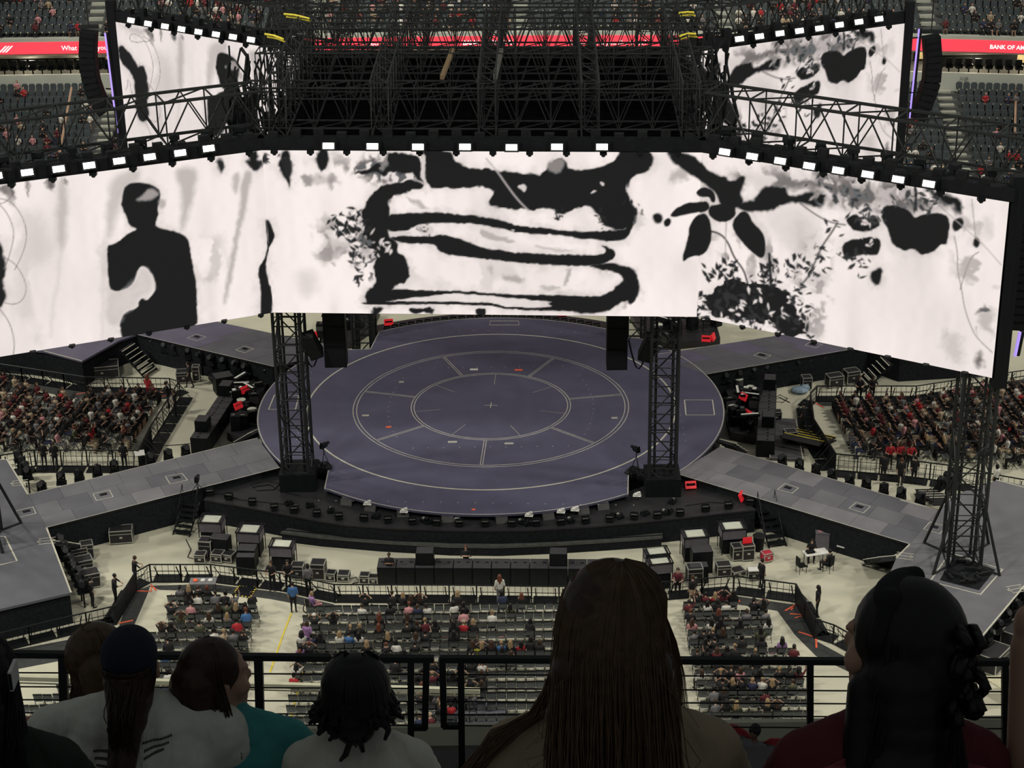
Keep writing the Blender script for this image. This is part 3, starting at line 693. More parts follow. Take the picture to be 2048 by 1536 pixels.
RP.leaves('fr', c3((1000, 230), (1100, 220), (1200, 280), (1400, 290), (1560, 260)), 40, 0.22, 0.05, 31, 0.45)
RP.leaves('fr', c3((1080, 170), (1130, 190), (1160, 230)), 12, 0.2, 0.6, 32, 0.35)

RP.cloud('fr', c3((520, 120), (1000, 130), (1550, 200), (1700, 320), (1500, 340), (1100, 330), (1000, 230), (620, 240)), 0.10, (1.1, 1.1), 0.47, 0.85, 61)
RP.cloud('fr', c3((980, 190), (1500, 200), (1460, 330), (1020, 330)), 0.85, (1.6, 1.3), 0.55, 0.8, 62, 0.3)
RP.cloud('fr', c3((1680, 380), (1930, 360), (1900, 1080), (1620, 1100), (1700, 800)), 0.35, (0.9, 0.9), 0.55, 0.7, 63)
RP.cloud('fr', c3((1800, 820), (1900, 800), (1890, 1000), (1800, 960)), 0.08, (1.6, 1.4), 0.58, 0.9, 64, 0.3)
RP.cloud('fr', c3((200, 100), (420, 160), (420, 330), (120, 360), (60, 180)), 0.15, (1.0, 1.0), 0.55, 0.8, 65)
RP.cloud('fr', c3((440, 420), (760, 480), (900, 620), (640, 700), (460, 600)), 0.25, (1.3, 0.8), 0.58, 0.7, 66)
RP.cloud('fr', c3((860, 560), (1060, 420), (1060, 720), (1020, 1000), (850, 960)), 0.3, (1.6, 1.6), 0.52, 0.7, 67)
CP.cloud('centre', c2((240, 50), (560, 60), (560, 230), (280, 240)), 0.2, (1.0, 0.8), 0.55, 0.8, 71); CP.cloud('centre', c2((330, 380), (600, 330), (640, 520), (520, 640), (350, 620)), 0.25, (1.5, 1.5), 0.5, 0.7, 72)
CP.cloud('centre', c2((500, 60), (860, 50), (880, 210), (560, 190)), 0.05, (2.5, 1.5), 0.5, 0.9, 73, 0.3); CP.cloud('centre', c2((1900, 700), (2000, 690), (1990, 830), (1860, 830)), 0.45, (3, 1), 0.5, 0.8, 74, 0.2)
CP.cloud('centre', c2((800, 590), (1880, 620), (1840, 770), (800, 740)), 0.6, (0.6, 0.5), 0.55, 0.5, 75); CP.cloud('centre', c2((560, 420), (660, 440), (640, 700), (520, 700)), 0.05, (2.2, 2.2), 0.52, 0.9, 76, 0.25)
LP.cloud('fl', c1((0, 90), (480, 60), (520, 200), (0, 280)), 0.15, (0.8, 0.6), 0.58, 0.8, 81); LP.cloud('fl', c1((1330, 480), (1560, 500), (1540, 1000), (1360, 1000)), 0.55, (1.2, 0.7), 0.5, 0.7, 82); LP.cloud('fl', c1((700, 380), (760, 480), (720, 1180), (680, 1180)), 0.6, (1.0, 0.5), 0.45, 0.6, 83)
LP.cloud('fl', c1((40, 300), (380, 350), (340, 1200), (120, 1200)), 0.6, (0.6, 0.35), 0.55, 0.5, 84)
# shapes that run across the screen corners continue on the neighbouring screen
for src, k, test, dst, k2 in ((RP, 'fr', lambda x: x < 1402, CP, 'centre'), (LP, 'fl', lambda x: x > 525, CP, 'centre'), (CP, 'centre', lambda x: x > 1390, RP, 'fr'), (CP, 'centre', lambda x: x < 548, LP, 'fl')):
    for r_ in list(src.raw):
        if r_[0] == k and any(test(p[0]) for p in r_[1]): dst.L.append(('p', chaikin([scr_uv(k2, *p) for p in r_[1]]), *r_[2:]))
LEDM = bpy.data.materials.new('led_panel_lit'); LEDM.use_nodes = True
_nt = LEDM.node_tree; _b = _nt.nodes['Principled BSDF']; _at = _nt.nodes.new('ShaderNodeAttribute'); _at.attribute_name = 'picture'
_b.inputs['Base Color'].default_value = (0.004, 0.004, 0.004, 1); _b.inputs['Specular IOR Level'].default_value = 0.05; _b.inputs['Roughness'].default_value = 0.6
_nt.links.new(_at.outputs['Color'], _b.inputs['Emission Color']); _b.inputs['Emission Strength'].default_value = 1.0

def screen(key, label, pic, cell=0.055, facing=-1, gain=1.0):
    a, b = SCR[key]; a3 = Vector((a[0], a[1], ZB)); d = Vector((b[0] - a[0], b[1] - a[1], 0)); Lm = d.length; e = d.normalized(); H = ZT - ZB
    nv = Vector((e.y, -e.x, 0));
    if nv.y > 0: nv = -nv
    t = thing('led_screen', label, 'screen', a3 + d / 2)
    nu, nw = int(Lm / cell), int(H / cell)
    X, Y = np.meshgrid(np.linspace(0, Lm, nu + 1), np.linspace(0, H, nw + 1)); X = X.ravel(); Y = Y.ravel()
    g = 1.0 - 0.10 * (vnoise(X * 0.5, Y * 0.18, 5) ** 2) - 0.14 * (vnoise(X * 0.9 + 3, Y * 0.35, 6) ** 3) - 0.05 * vnoise(X * 3, Y * 0.8, 7) - 0.008 * ((np.floor(Y / 0.5) + np.floor(X / 0.5)) % 2 == 0)
    if key == 'centre': g += 0.03
    V = np.clip(paint(pic, X, Y, g), 0.008, 1.0) * gain
    warm = np.clip(V, 0, 1)[:, None]
    colr = np.concatenate([V[:, None] * np.array([0.97, 0.87, 0.835]), np.ones((len(V), 1))], 1)
    colr[:, :3] = np.where(warm < 0.15, V[:, None] * np.array([0.95, 0.97, 1.0]), colr[:, :3])
    P = np.array(a3)[None] - np.array(t.location)[None] + X[:, None] * np.array(e)[None] + np.array([0, 0, 1.0])[None] * Y[:, None]
    idx = np.arange((nu + 1) * (nw + 1)).reshape(nw + 1, nu + 1)
    F = np.stack([idx[:-1, :-1], idx[:-1, 1:], idx[1:, 1:], idx[1:, :-1]], -1).reshape(-1, 4)
    if e.cross(Vector((0, 0, 1))).dot(nv) < 0: F = F[:, ::-1]
    me = bpy.data.meshes.new('led_panel'); nf = len(F)
    me.vertices.add(len(P)); me.vertices.foreach_set('co', P.astype(np.float32).ravel())
    me.loops.add(nf * 4); me.loops.foreach_set('vertex_index', F.astype(np.int32).ravel())
    me.polygons.add(nf); me.polygons.foreach_set('loop_start', np.arange(0, nf * 4, 4, dtype=np.int32))
    ca = me.color_attributes.new('picture', 'FLOAT_COLOR', 'POINT'); ca.data.foreach_set('color', colr.astype(np.float32).ravel())
    me.materials.append(LEDM); me.update(); me.validate()
    link(bpy.data.objects.new('led_panel', me), t)
    c = a3 + d / 2 - nv * 0.2; M = Matrix((e, -nv if False else Vector((0, 0, 1)).cross(e), Vector((0, 0, 1)))).transposed()
    MB().box(c + Vector((0, 0, H / 2)), (Lm, 0.3, H + 0.06), M=M).build('back_housing', BLACK, t, world=True)
    # fixing lugs along the upper and lower edge
    lug = MB().box((0, 0, 0), (0.36, 0.3, 0.16)).bar((-0.0, 0, -0.08), (0, 0, -0.2), 0.15, 8, 0.08).mesh('lug', BLACK)
    n = max(4, int(Lm / 1.9))
    for k in range(n):
        p = a3 + e * (Lm * (k + 0.35) / n) + nv * 0.12 - t.location
        o = inst('edge_lug', lug, t, p + Vector((0, 0, H - 0.02)))
        if key != 'centre' and k % 1 == 0: inst('edge_lug', lug, t, p + Vector((0, 0, 0.02)), (0, 0, 0), (0.8, 1, 0.7))
    return t, a3, e, nv, Lm
S_C = screen('centre', 'wide centre LED screen showing black brush strokes over white', CP)
S_FL = screen('fl', 'left front LED screen showing a dark standing silhouette', LP)
S_FR = screen('fr', 'right front LED screen showing dark leaves and blossom', RP)
S_BL = screen('bl', 'smaller far left LED screen with silhouette behind the truss', LP, 0.075, gain=0.93)
S_BR = screen('br', 'smaller far right LED screen with black leaves and branch', RP, 0.075, gain=0.93)

# flood lamps in a row along the top of each screen
def lamp_proto():
    h = MB().box((0, 0.12, 0.0), (0.74, 0.34, 0.46)).box((0, 0.30, 0.02), (0.5, 0.1, 0.3)).mesh('housing', BLACK)
    l = MB().box((0, -0.06, 0.0), (0.58, 0.03, 0.30)).mesh('lens', LAMPE)
    y = MB().box((-0.42, 0.12, 0.02), (0.05, 0.08, 0.5)).box((0.42, 0.12, 0.02), (0.05, 0.08, 0.5)).box((0, 0.12, 0.28), (0.88, 0.08, 0.05)).mesh('yoke', BLACKM)
    return h, l, y
LH, LL, LY = lamp_proto()
def lamp_row(scr, pxs, where, key):
    a, b = SCR[key]; t, a3, e, nv, Lm = scr; z = ZT + 0.42; n = len(pxs)
    for i, (px, py) in enumerate(pxs):
        # on the vertical plane just in front of the screen
        d = Vector(FW + (px - 1024) / FPX * RT + (768 - py) / FPX * UP); o3 = a3 + nv * 0.35
        tt = (o3 - Vector(CAM)).dot(nv) / d.dot(nv); p = Vector(CAM) + d * tt
        o = thing('flood_lamp', f'lit white flood lamp, {nth(i + 1)} from the left above the {where} screen', 'lamp', (p.x, p.y, p.z), math.atan2(nv.y, nv.x) + math.pi / 2, 'flood lamps above the screens')
        tilt = (-0.35, 0, 0)
        inst('housing', LH, o, rot=tilt); inst('lens', LL, o, rot=tilt); inst('yoke', LY, o)
lamp_row(S_C, [(657, 292), (745, 293), (836, 294), (930, 294), (1023, 295), (1114, 294), (1204, 294)], 'centre', 'centre')
lamp_row(S_FL, [(-8, 352), (54, 345), (117, 338), (178, 331), (238, 322), (299, 314), (360, 306), (417, 297)], 'left front', 'fl')
lamp_row(S_FR, [(1450, 304), (1505, 313), (1561, 322), (1619, 332), (1677, 341), (1736, 349), (1797, 359), (1858, 368)], 'right front', 'fr')
lamp_row(S_BL, [(263, 41), (297, 47.5), (331, 53), (364, 58.5), (398, 64), (433, 69), (467, 74), (503, 79.5)], 'far left', 'bl')
lamp_row(S_BR, [(1478, 78), (1518, 73), (1559, 67), (1598, 62), (1638, 57), (1678, 50), (1717, 44), (1757, 38)], 'far right', 'br')
# ------------------------------------------------------------------ trusses of the hanging rig
def box_truss(name, label, a, b, w, h, n, parent=None, rc=0.06, rb=0.032, cat='truss', up=Vector((0, 0, 1)), group='trusses of the hanging rig', cross=True):
    """four chords (parts), rungs and diagonal lattice; a, b are the axis ends at the lower level"""
    a = Vector(a); b = Vector(b); e = (b - a); L_ = e.length; e.normalize(); s = e.cross(up).normalized()
    t = thing(name, label, cat, (a + b) / 2, group=group)
    cs = [(s * (w / 2)), (s * (-w / 2)), (s * (w / 2) + up * h), (s * (-w / 2) + up * h)]
    for c in cs: strut('chord', a + c, b + c, rc, TRUSS, t)
    mb = MB()
    for i in range(n + 1):
        p = a + e * (L_ * i / n)
        mb.bar(p + cs[0], p + cs[1], rb, 4); mb.bar(p + cs[2], p + cs[3], rb, 4); mb.bar(p + cs[0], p + cs[2], rb, 4); mb.bar(p + cs[1], p + cs[3], rb, 4)
        if i < n:
            q = a + e * (L_ * (i + 1) / n); m_ = (p + q) / 2
            mb.bar(p + cs[0], m_ + cs[2], rb, 4); mb.bar(m_ + cs[2], q + cs[0], rb, 4)
            mb.bar(p + cs[1], m_ + cs[3], rb, 4); mb.bar(m_ + cs[3], q + cs[1], rb, 4)
            if cross: mb.bar(p + cs[2], q + cs[3], rb, 4); mb.bar(p + cs[0], q + cs[1], rb, 4)
    o = mb.build('lattice', TRUSS, t, world=True); tag(o, kind='stuff')
    return t
def arm(key, scr, where, off, z0, h, l0, l1, nseg):
    t, a3, e, nv, Lm = scr
    A = a3 + e * l0 - nv * off; B = a3 + e * l1 - nv * off; A.z = B.z = z0
    return box_truss('screen_truss', f'heavy black box truss carrying the {where} screen', A, B, 2.0, h, nseg, rc=0.09, rb=0.05)
arm('fl', S_FL, 'left front', 2.2, ZT + 0.5, 2.3, -0.5, 17.5, 7); arm('fr', S_FR, 'right front', 2.2, ZT + 0.5, 2.3, -0.5, 17.5, 7)
arm('bl', S_BL, 'far left', 1.8, ZT + 0.2, 2.2, 0, 16.8, 8); arm('br', S_BR, 'far right', 1.8, ZT + 0.2, 2.2, 0, 16.8, 8)
# header beam over each screen (holds the lamps)
for key, scr, w in (('centre', S_C, 'centre'), ('fl', S_FL, 'left front'), ('fr', S_FR, 'right front'), ('bl', S_BL, 'far left'), ('br', S_BR, 'far right')):
    t, a3, e, nv, Lm = scr
    c = a3 + e * (Lm / 2) - nv * 0.25; c.z = ZT + 0.36
    M = Matrix((e, Vector((0, 0, 1)).cross(e), Vector((0, 0, 1)))).transposed()
    b = thing('header_beam', f'black header beam along the top of the {w} screen', 'beam', c, group='header beams over the screens')
    MB().box(c, (Lm + 0.4, 0.6, 0.62), M=M).build('beam', BLACK, b, world=True)
    mb = MB()
    for k in range(int(Lm / 1.2)):
        p = a3 + e * (0.6 + 1.2 * k) - nv * 0.2; p.z = ZT + 0.8
        mb.box(p, (0.5, 0.35, 0.3 + 0.2 * (k % 3)), M=M)
    o = mb.build('power_boxes', BLACKM, b, world=True); tag(o, kind='stuff')
# centre roof: black cover, cross trusses
roof = thing('rig_roof', 'black covered roof of the hanging centre rig', 'roof', (0, -2, ZT))
ra = [(-11.8, -11.4), (11.3, -12.8), (12.4, 7.4), (-11.3, 8.6)]
ROOFC = mat('roof_cover_black', (0.0025, 0.0026, 0.003), 0.95, 0, 0.3, 2, spec=0.0)
MB().prism(ra, ZT - 0.5, ZT - 0.3).build('cover', ROOFC, roof, world=True)
RZ = ZT + 0.3
def ly(x, y): return y - 0.0624 * x
for k, (y, h, z, lab) in enumerate([(-8.6, 2.2, RZ, 'front'), (-3.6, 2.6, RZ + 0.2, 'second'), (1.2, 2.6, RZ + 0.4, 'middle'), (5.6, 2.4, RZ + 0.2, 'fourth'), (8.6, 2.2, RZ, 'rear')]):
    box_truss('roof_truss', f'{lab} long cross truss over the centre rig roof', (-12.6, ly(-12.6, y), z), (12.6, ly(12.6, y), z), 1.5, h, 14, rc=0.06, rb=0.035)
for k, x in enumerate([-10.8, -5.4, 0.2, 5.6, 10.8]):
    box_truss('roof_truss', f'{nth(k + 1)} from left of the trusses running front to back over the rig roof', (x, ly(x, -11.2), RZ + 0.1), (x + 0.4, ly(x, 9.0), RZ + 0.1), 0.9, 2.9, 10, rc=0.05, rb=0.03)
# higher mother grid behind
for k, (y, z, x0, x1, h) in enumerate([(11.5, 24.5, -15.5, 15.5, 2.2), (15.5, 24.8, -15, 15.5, 2.0), (19.0, 25.2, -17, 18, 2.0), (23.5, 25.4, -17, 18, 2.0)]):
    box_truss('grid_truss', f'{nth(k + 1)} of the black grid trusses hanging in front of the upper stand', (x0, ly(x0, y), z), (x1, ly(x1, y), z), 1.4, h, 22, rc=0.06, rb=0.035)
for k, x in enumerate([-14, -9.5, -4.5, 0.5, 6, 10, 14.5]):
    box_truss('grid_truss', f'{nth(k + 1)} from left of the upright grid trusses above the red ribbon', (x, 12.5, 20.0), (x + 1.0, 22, 24.5), 0.9, 1.4, 9, rc=0.05, rb=0.03)
for k, (xa, ya, xb, yb) in enumerate([(-15, 12, -28, 20), (15.5, 10.5, 30, 16.5)]):
    box_truss('grid_truss', ('left' if k == 0 else 'right') + ' diagonal grid truss above the far screen lamps', (xa, ya, 24.6), (xb, yb, 24.6), 1.6, 2.0, 12, rc=0.06, rb=0.035)
# timber-coloured planks on the roof
PLANK = mat('raw_plank', (0.13, 0.09, 0.05), 0.7, 0, 0.2); PLANKG = mat('grey_plank', (0.075, 0.075, 0.07), 0.7, 0, 0.2)
for (p0, p1, ma, lab) in [((905, 100), (884, 155), PLANK, 'brown'), ((1003, 100), (990, 155), PLANKG, 'grey')]:
    a = G(*p0, RZ + 2.7); b = G(*p1, RZ + 2.7)
    o = thing('walk_plank', f'narrow {lab} walkway plank lying on the rig roof trusses', 'plank', (a + b) / 2)
    strut('board', a, b, 0.11, ma, o, True)
# yellow slings
SLING = mat('yellow_sling', (0.65, 0.55, 0.05), 0.7, 0, 0.1)
for k, (pts, lab) in enumerate([([(568, 28), (590, 30), (618, 37)], 'upper left'), ([(530, 68), (548, 71), (566, 78)], 'lower left'), ([(1358, 26), (1375, 24), (1388, 25)], 'upper right'), ([(1360, 72), (1376, 67), (1392, 68)], 'lower right')]):
    P = [G(x, y, 25.42) for x, y in pts]
    o = thing('lifting_sling', f'yellow lifting sling wrapped on the {lab} grid truss', 'sling', P[1], group='yellow slings')
    MB().tube(P, 0.07, 5).build('webbing', SLING, o, world=True); MB().tube([p + Vector((0.1, 0.2, -0.22)) for p in P], 0.05, 5).build('webbing', SLING, o, world=True)
# cable bundles and hoists hanging at the rig corners
mb_c = []
for side, x0, y0 in (('left', -12.6, -2.0), ('right', 12.4, -3.5)):
    o = thing('cable_bundle', f'tangle of black cables hanging at the {side} corner of the rig', 'cables', (x0, y0, ZT - 2))
    mb = MB(); r = random.Random(3 if side == 'left' else 4)
    for k in range(46):
        x = x0 + r.uniform(-1.6, 1.4); y = y0 + r.uniform(-5.5, 6.5); z = ZT + r.uniform(-0.5, 3.5); P = []
        for j in range(7):
            P.append((x + r.uniform(-0.25, 0.25), y + r.uniform(-0.25, 0.25), z - j * r.uniform(0.5, 0.95)))
        mb.tube(P, r.uniform(0.04, 0.11), 4)
    tag(mb.build('cables', BLACK, o, world=True), kind='stuff')
    for k in range(12):
        p = Vector((x0 + r.uniform(-1.3, 1.2), y0 - 5 + k * 0.9, ZT - r.uniform(0, 3)))
        MB().box(p, (0.5, 0.5, 0.9)).box(p + Vector((0, 0, 0.55)), (0.25, 0.25, 0.3)).build('hoist', BLACKM, o, world=True)
# small moving lights hanging inside the arms
mvh = MB().box((0, 0, 0), (0.5, 0.45, 0.25)).box((-0.26, 0, -0.3), (0.06, 0.25, 0.5)).box((0.26, 0, -0.3), (0.06, 0.25, 0.5)).sphere((0, 0, -0.42), (0.22, 0.22, 0.32), 8, 6).mesh('moving_head', BLACK)
for key, scr, w in (('fl', S_FL, 'left front'), ('fr', S_FR, 'right front')):
    t, a3, e, nv, Lm = scr
    for k in range(9):
        p = a3 + e * (0.8 + 1.75 * k) - nv * 1.2; p.z = ZT + 0.95
        o = inst('hanging_spotlight', mvh, None, p, (0, 0, k)); tag(o, f'black spotlight hanging in the {w} truss, {nth(k + 1)} from the centre', 'spotlight', 'spotlights hanging in the screen trusses')

# ------------------------------------------------------------------ truss towers
def tower(label, base, top, w, base_plate=True, flare=False):
    b = Vector(base); t = thing('truss_tower', label, 'tower', b, group='truss towers')
    H = top - b.z; c_, s_ = math.cos(-0.0624), math.sin(-0.0624)
    cs = [Vector((x * c_ - y * s_, x * s_ + y * c_, 0)) * w / 2 for x, y in ((-1, -1), (1, -1), (1, 1), (-1, 1))]
    for c in cs:
        strut('chord', b + c, b + c + Vector((0, 0, H)), 0.10, TRUSS, t)
        strut('chord', b + c * 0.62, b + c * 0.62 + Vector((0, 0, H)), 0.075, TRUSS, t)
    n = max(3, int(H / (w * 1.05)))
    for i in range(n):
        z0, z1 = H * i / n, H * (i + 1) / n
        for f in range(4):
            a, d = cs[f], cs[(f + 1) % 4]
            strut('rung', b + a + Vector((0, 0, z0)), b + d + Vector((0, 0, z0)), 0.042, TRUSS, t)
            p, q = (a, d) if (i + f) % 2 else (d, a)
            strut('brace', b + p + Vector((0, 0, z0)), b + q + Vector((0, 0, z1)), 0.042, TRUSS, t)
            if f == 0:
                for j in (0.33, 0.66): strut('rung', b + a + Vector((0, 0, z0 + (z1 - z0) * j)), b + d + Vector((0, 0, z0 + (z1 - z0) * j)), 0.03, TRUSS, t)
    if base_plate:
        MB().box((b.x, b.y, b.z + 0.55), (w + 0.5, w + 0.5, 1.1)).build('ballast_box', BLACK, t, world=True)
    if flare:
        for c in cs:
            strut('outrigger', b + c * 2.0, b + c + Vector((0, 0, 3.4)), 0.08, TRUSS, t)
            strut('foot_beam', b + c * 2.0, b - c * 2.0 + Vector((0, 0, 0.02)), 0.07, TRUSS, t)
    return t
pL = G(597, 975, AZ); pR = G(1325, 985, AZ)
tower('left truss tower standing at the front of the round stage', (pL.x, pL.y + 0.4, AZ), ZT - 0.4, 1.5)
tower('right truss tower standing at the front of the round stage', (pR.x, pR.y + 0.4, AZ), ZT - 0.4, 1.5)
pF = G(1930, 1135, ST)
tower('far right truss tower with splayed feet on the corner platform', (pF.x, pF.y + 0.9, ST), ZB - 0.15, 1.7, False, True)
pB1 = G(690, 640, ST); 
tower('rear left truss tower seen behind the round stage', (-8.6, 11.8, 0.0), ZT - 0.6, 1.4, False)
tower('rear right truss tower seen behind the round stage', (9.6, 11.0, 0.0), ZT - 0.6, 1.4, False)
tower('left corner truss tower outside the left frame edge', (-27.6, -16.2, ST), ZT + 1.5, 1.7, False, True)
hole = [(1860, 1163), (1961, 1189), (2005, 1139), (1900, 1105)]
o = rect_line(hole, 0.10, 'base_line', None); o.parent = cFR; o.location = -cFR.location
pp = [g2(x, y) for x, y in [(1880, 1160), (1958, 1180), (1990, 1140), (1908, 1112)]]
o = MB().prism(pp, ST - 0.002, ST + 0.03).build('pit_grate', BLACK, cFR, world=True)
mb = MB(); r = random.Random(5)
for k in range(16):
    s = quadpt(pp, r.uniform(0.1, 0.9), r.uniform(0.1, 0.9)); mb.box((s[0], s[1], ST + 0.12), (r.uniform(0.3, 0.9), 0.1, 0.14), r.uniform(0, 3))
tag(mb.build('pit_grate_bars', TRUSS, cFR, world=True), kind='stuff')
# ------------------------------------------------------------------ hanging speaker boxes below the screen
def sub_hang(label, px, py0, py1, wpx, Y):
    a = DY(px - wpx / 2, py1, Y); b = DY(px + wpx / 2, py1, Y); top = ZB + 0.6; zb = a.z; n = 4
    t = thing('hanging_subwoofers', label, 'speaker', ((a.x + b.x) / 2, Y, zb), group='speaker stacks hanging under the centre screen')
    h = (top - zb) / n
    for k in range(n):
        MB().box(((a.x + b.x) / 2, Y + 0.5, zb + h * (k + 0.5)), (b.x - a.x, 1.0, h - 0.02)).box(((a.x + b.x) / 2, Y - 0.02, zb + h * (k + 0.5)), ((b.x - a.x) * 0.92, 0.06, h * 0.86)).build('cabinet', BLACK, t, world=True)
    for dx in (-0.4, 0.4): strut('hoist_chain', ((a.x + b.x) / 2 + dx, Y + 0.5, top), ((a.x + b.x) / 2 + dx, Y + 0.5, ZT - 0.4), 0.04, TRUSS, t)
    P = []
    for j in range(9):
        u_ = j / 8; P.append((b.x + 0.2 + 1.2 * u_ if px < 1000 else b.x + 0.1 + 1.2 * u_, Y + 0.6, zb + 1.6 - 2.2 * math.sin(math.pi * u_) * 0.9 + 0.4 * u_))
    if px > 1000: MB().tube(P, 0.05, 5).build('cable', BLACK, t, world=True)
    else: MB().tube([(2 * a.x - x - 0.0 if False else a.x - (x - b.x), y, z) for x, y, z in P], 0.05, 5).build('cable', BLACK, t, world=True)
    return t
sub_hang('left stack of black speakers hanging below the centre screen', 672, 630, 736, 44, -9.0)
sub_hang('right stack of black speakers hanging below the centre screen', 1234, 630, 741, 41, -9.6)
def mon(label, px, py, Y, tilt):
    p = DY(px, py, Y)
    t = thing('hanging_monitor', label, 'speaker', p, group='monitor speakers hanging on the front towers')
    M = Matrix.Rotation(tilt, 3, 'Y') @ Matrix.Rotation(0.3, 3, 'X')
    MB().box(p, (0.75, 0.8, 1.5), M=M).build('cabinet', BLACK, t, world=True)
    MB().box(p + M @ Vector((0, -0.42, 0)), (0.66, 0.06, 1.36), M=M).build('grille', BLACKM, t, world=True)
mon('tilted black speaker hanging beside the left tower', 624, 690, -9.8, -0.35); mon('tilted black speaker hanging beside the right tower', 1297, 695, -10.2, 0.3)
# ------------------------------------------------------------------ line arrays
PURP = mat('purple_tube_lit', (0.3, 0.2, 0.5), 0.4, 0, 0, emit=(0.42, 0.30, 1.0), es=0.9)
def line_array(label, pts, Y, w, d=0.9):
    """cabinets following a curve given in pixels on the vertical plane y = Y"""
    P = [DY(x, y, Y) for x, y in pts]
    t = thing('line_array', label, 'speaker', P[-1], group='curved line arrays')
    # resample
    L_ = [0]
    for i in range(len(P) - 1): L_.append(L_[-1] + (P[i + 1] - P[i]).length)
    n = int(L_[-1] / 0.42)
    def at(s):
        for i in range(len(P) - 1):
            if s <= L_[i + 1] + 1e-6: return P[i].lerp(P[i + 1], (s - L_[i]) / (L_[i + 1] - L_[i]))
        return P[-1]
    for k in range(n):
        a, b = at(L_[-1] * k / n), at(L_[-1] * (k + 0.96) / n); c = (a + b) / 2; ez = (a - b).normalized(); ex = Vector((0, 1, 0)).cross(ez).normalized() 
        M = Matrix((ex, Vector((0, 1, 0)), ez)).transposed()
        MB().box(c, (w, d, (a - b).length), M=M).box(c + M @ Vector((0, -d / 2, 0)), (w * 0.8, 0.08, (a - b).length * 0.7), M=M).build('cabinet', BLACK, t, world=True)
    strut('bumper_frame', P[0] + Vector((-w * 0.6, 0, 0.3)), P[0] + Vector((w * 0.6, 0, 0.3)), 0.12, TRUSS, t, True)
    strut('hoist_chain', P[0] + Vector((0, 0, 0.3)), P[0] + Vector((0, 0, 5)), 0.04, TRUSS, t)
    return t
line_array('curved black line array speaker hanging left of the far left screen', [(178, 62), (176, 110), (182, 160), (196, 200), (214, 222)], 17.5, 1.1)
line_array('curved black line array speaker hanging right of the far right screen', [(1862, 72), (1866, 120), (1862, 165), (1848, 205), (1832, 236)], 15.0, 1.1)
line_array('tall dark line array at the right frame edge beside the right screen', [(2046, 380), (2046, 450), (2043, 540), (2036, 610), (2028, 655)], -18.5, 0.9)
def tube_light(label, p0, p1, Y, r=0.06):
    a, b = DY(*p0, Y), DY(*p1, Y); o = thing('light_tube', label, 'light', b, group='purple light tubes')
    strut('tube', a, b, r, PURP, o); strut('holder', a + Vector((0.14, 0.1, 0)), b + Vector((0.14, 0.1, 0)), r * 1.6, BLACK, o)
tube_light('violet lit tube at the outer edge of the far left screen', (210, 66), (235, 266), 17.2); tube_light('violet lit tube at the outer edge of the far right screen', (1838, 58), (1819, 236), 14.2)
tube_light('short violet lit tube under the right frame edge line array', (2040, 664), (2030, 712), -18, 0.09)
for key, lab in (('bl', 'left'), ('br', 'right')):
    ia, ob = Vector(SCR[key][0]), Vector(SCR[key][1]); e_ = (ob - ia).normalized(); p_ = ob + e_ * 0.30
    o = thing('screen_mast', f'black vertical mast at the outer end of the far {lab} screen', 'mast', (p_.x, p_.y, ZB - 0.3))
    strut('mast', (p_.x, p_.y, ZB - 0.3), (p_.x, p_.y, ZT + 1.4), 0.28, BLACK, o, True)
    for z_ in (ZB + 1, ZB + 4.5, ZT - 1): strut('bracket', (p_.x, p_.y, z_), (p_.x + e_.x * 1.1, p_.y + e_.y * 1.1 - 0.3, z_), 0.05, BLACK, o)
a, b = Vector((25.5, -21.2, ZB - 0.6)), Vector((25.5, -21.2, ZT + 1.2)); o = thing('screen_mast', 'black vertical mast at the outer end of the right front screen', 'mast', a)
strut('mast', a, b, 0.34, BLACK, o, True)
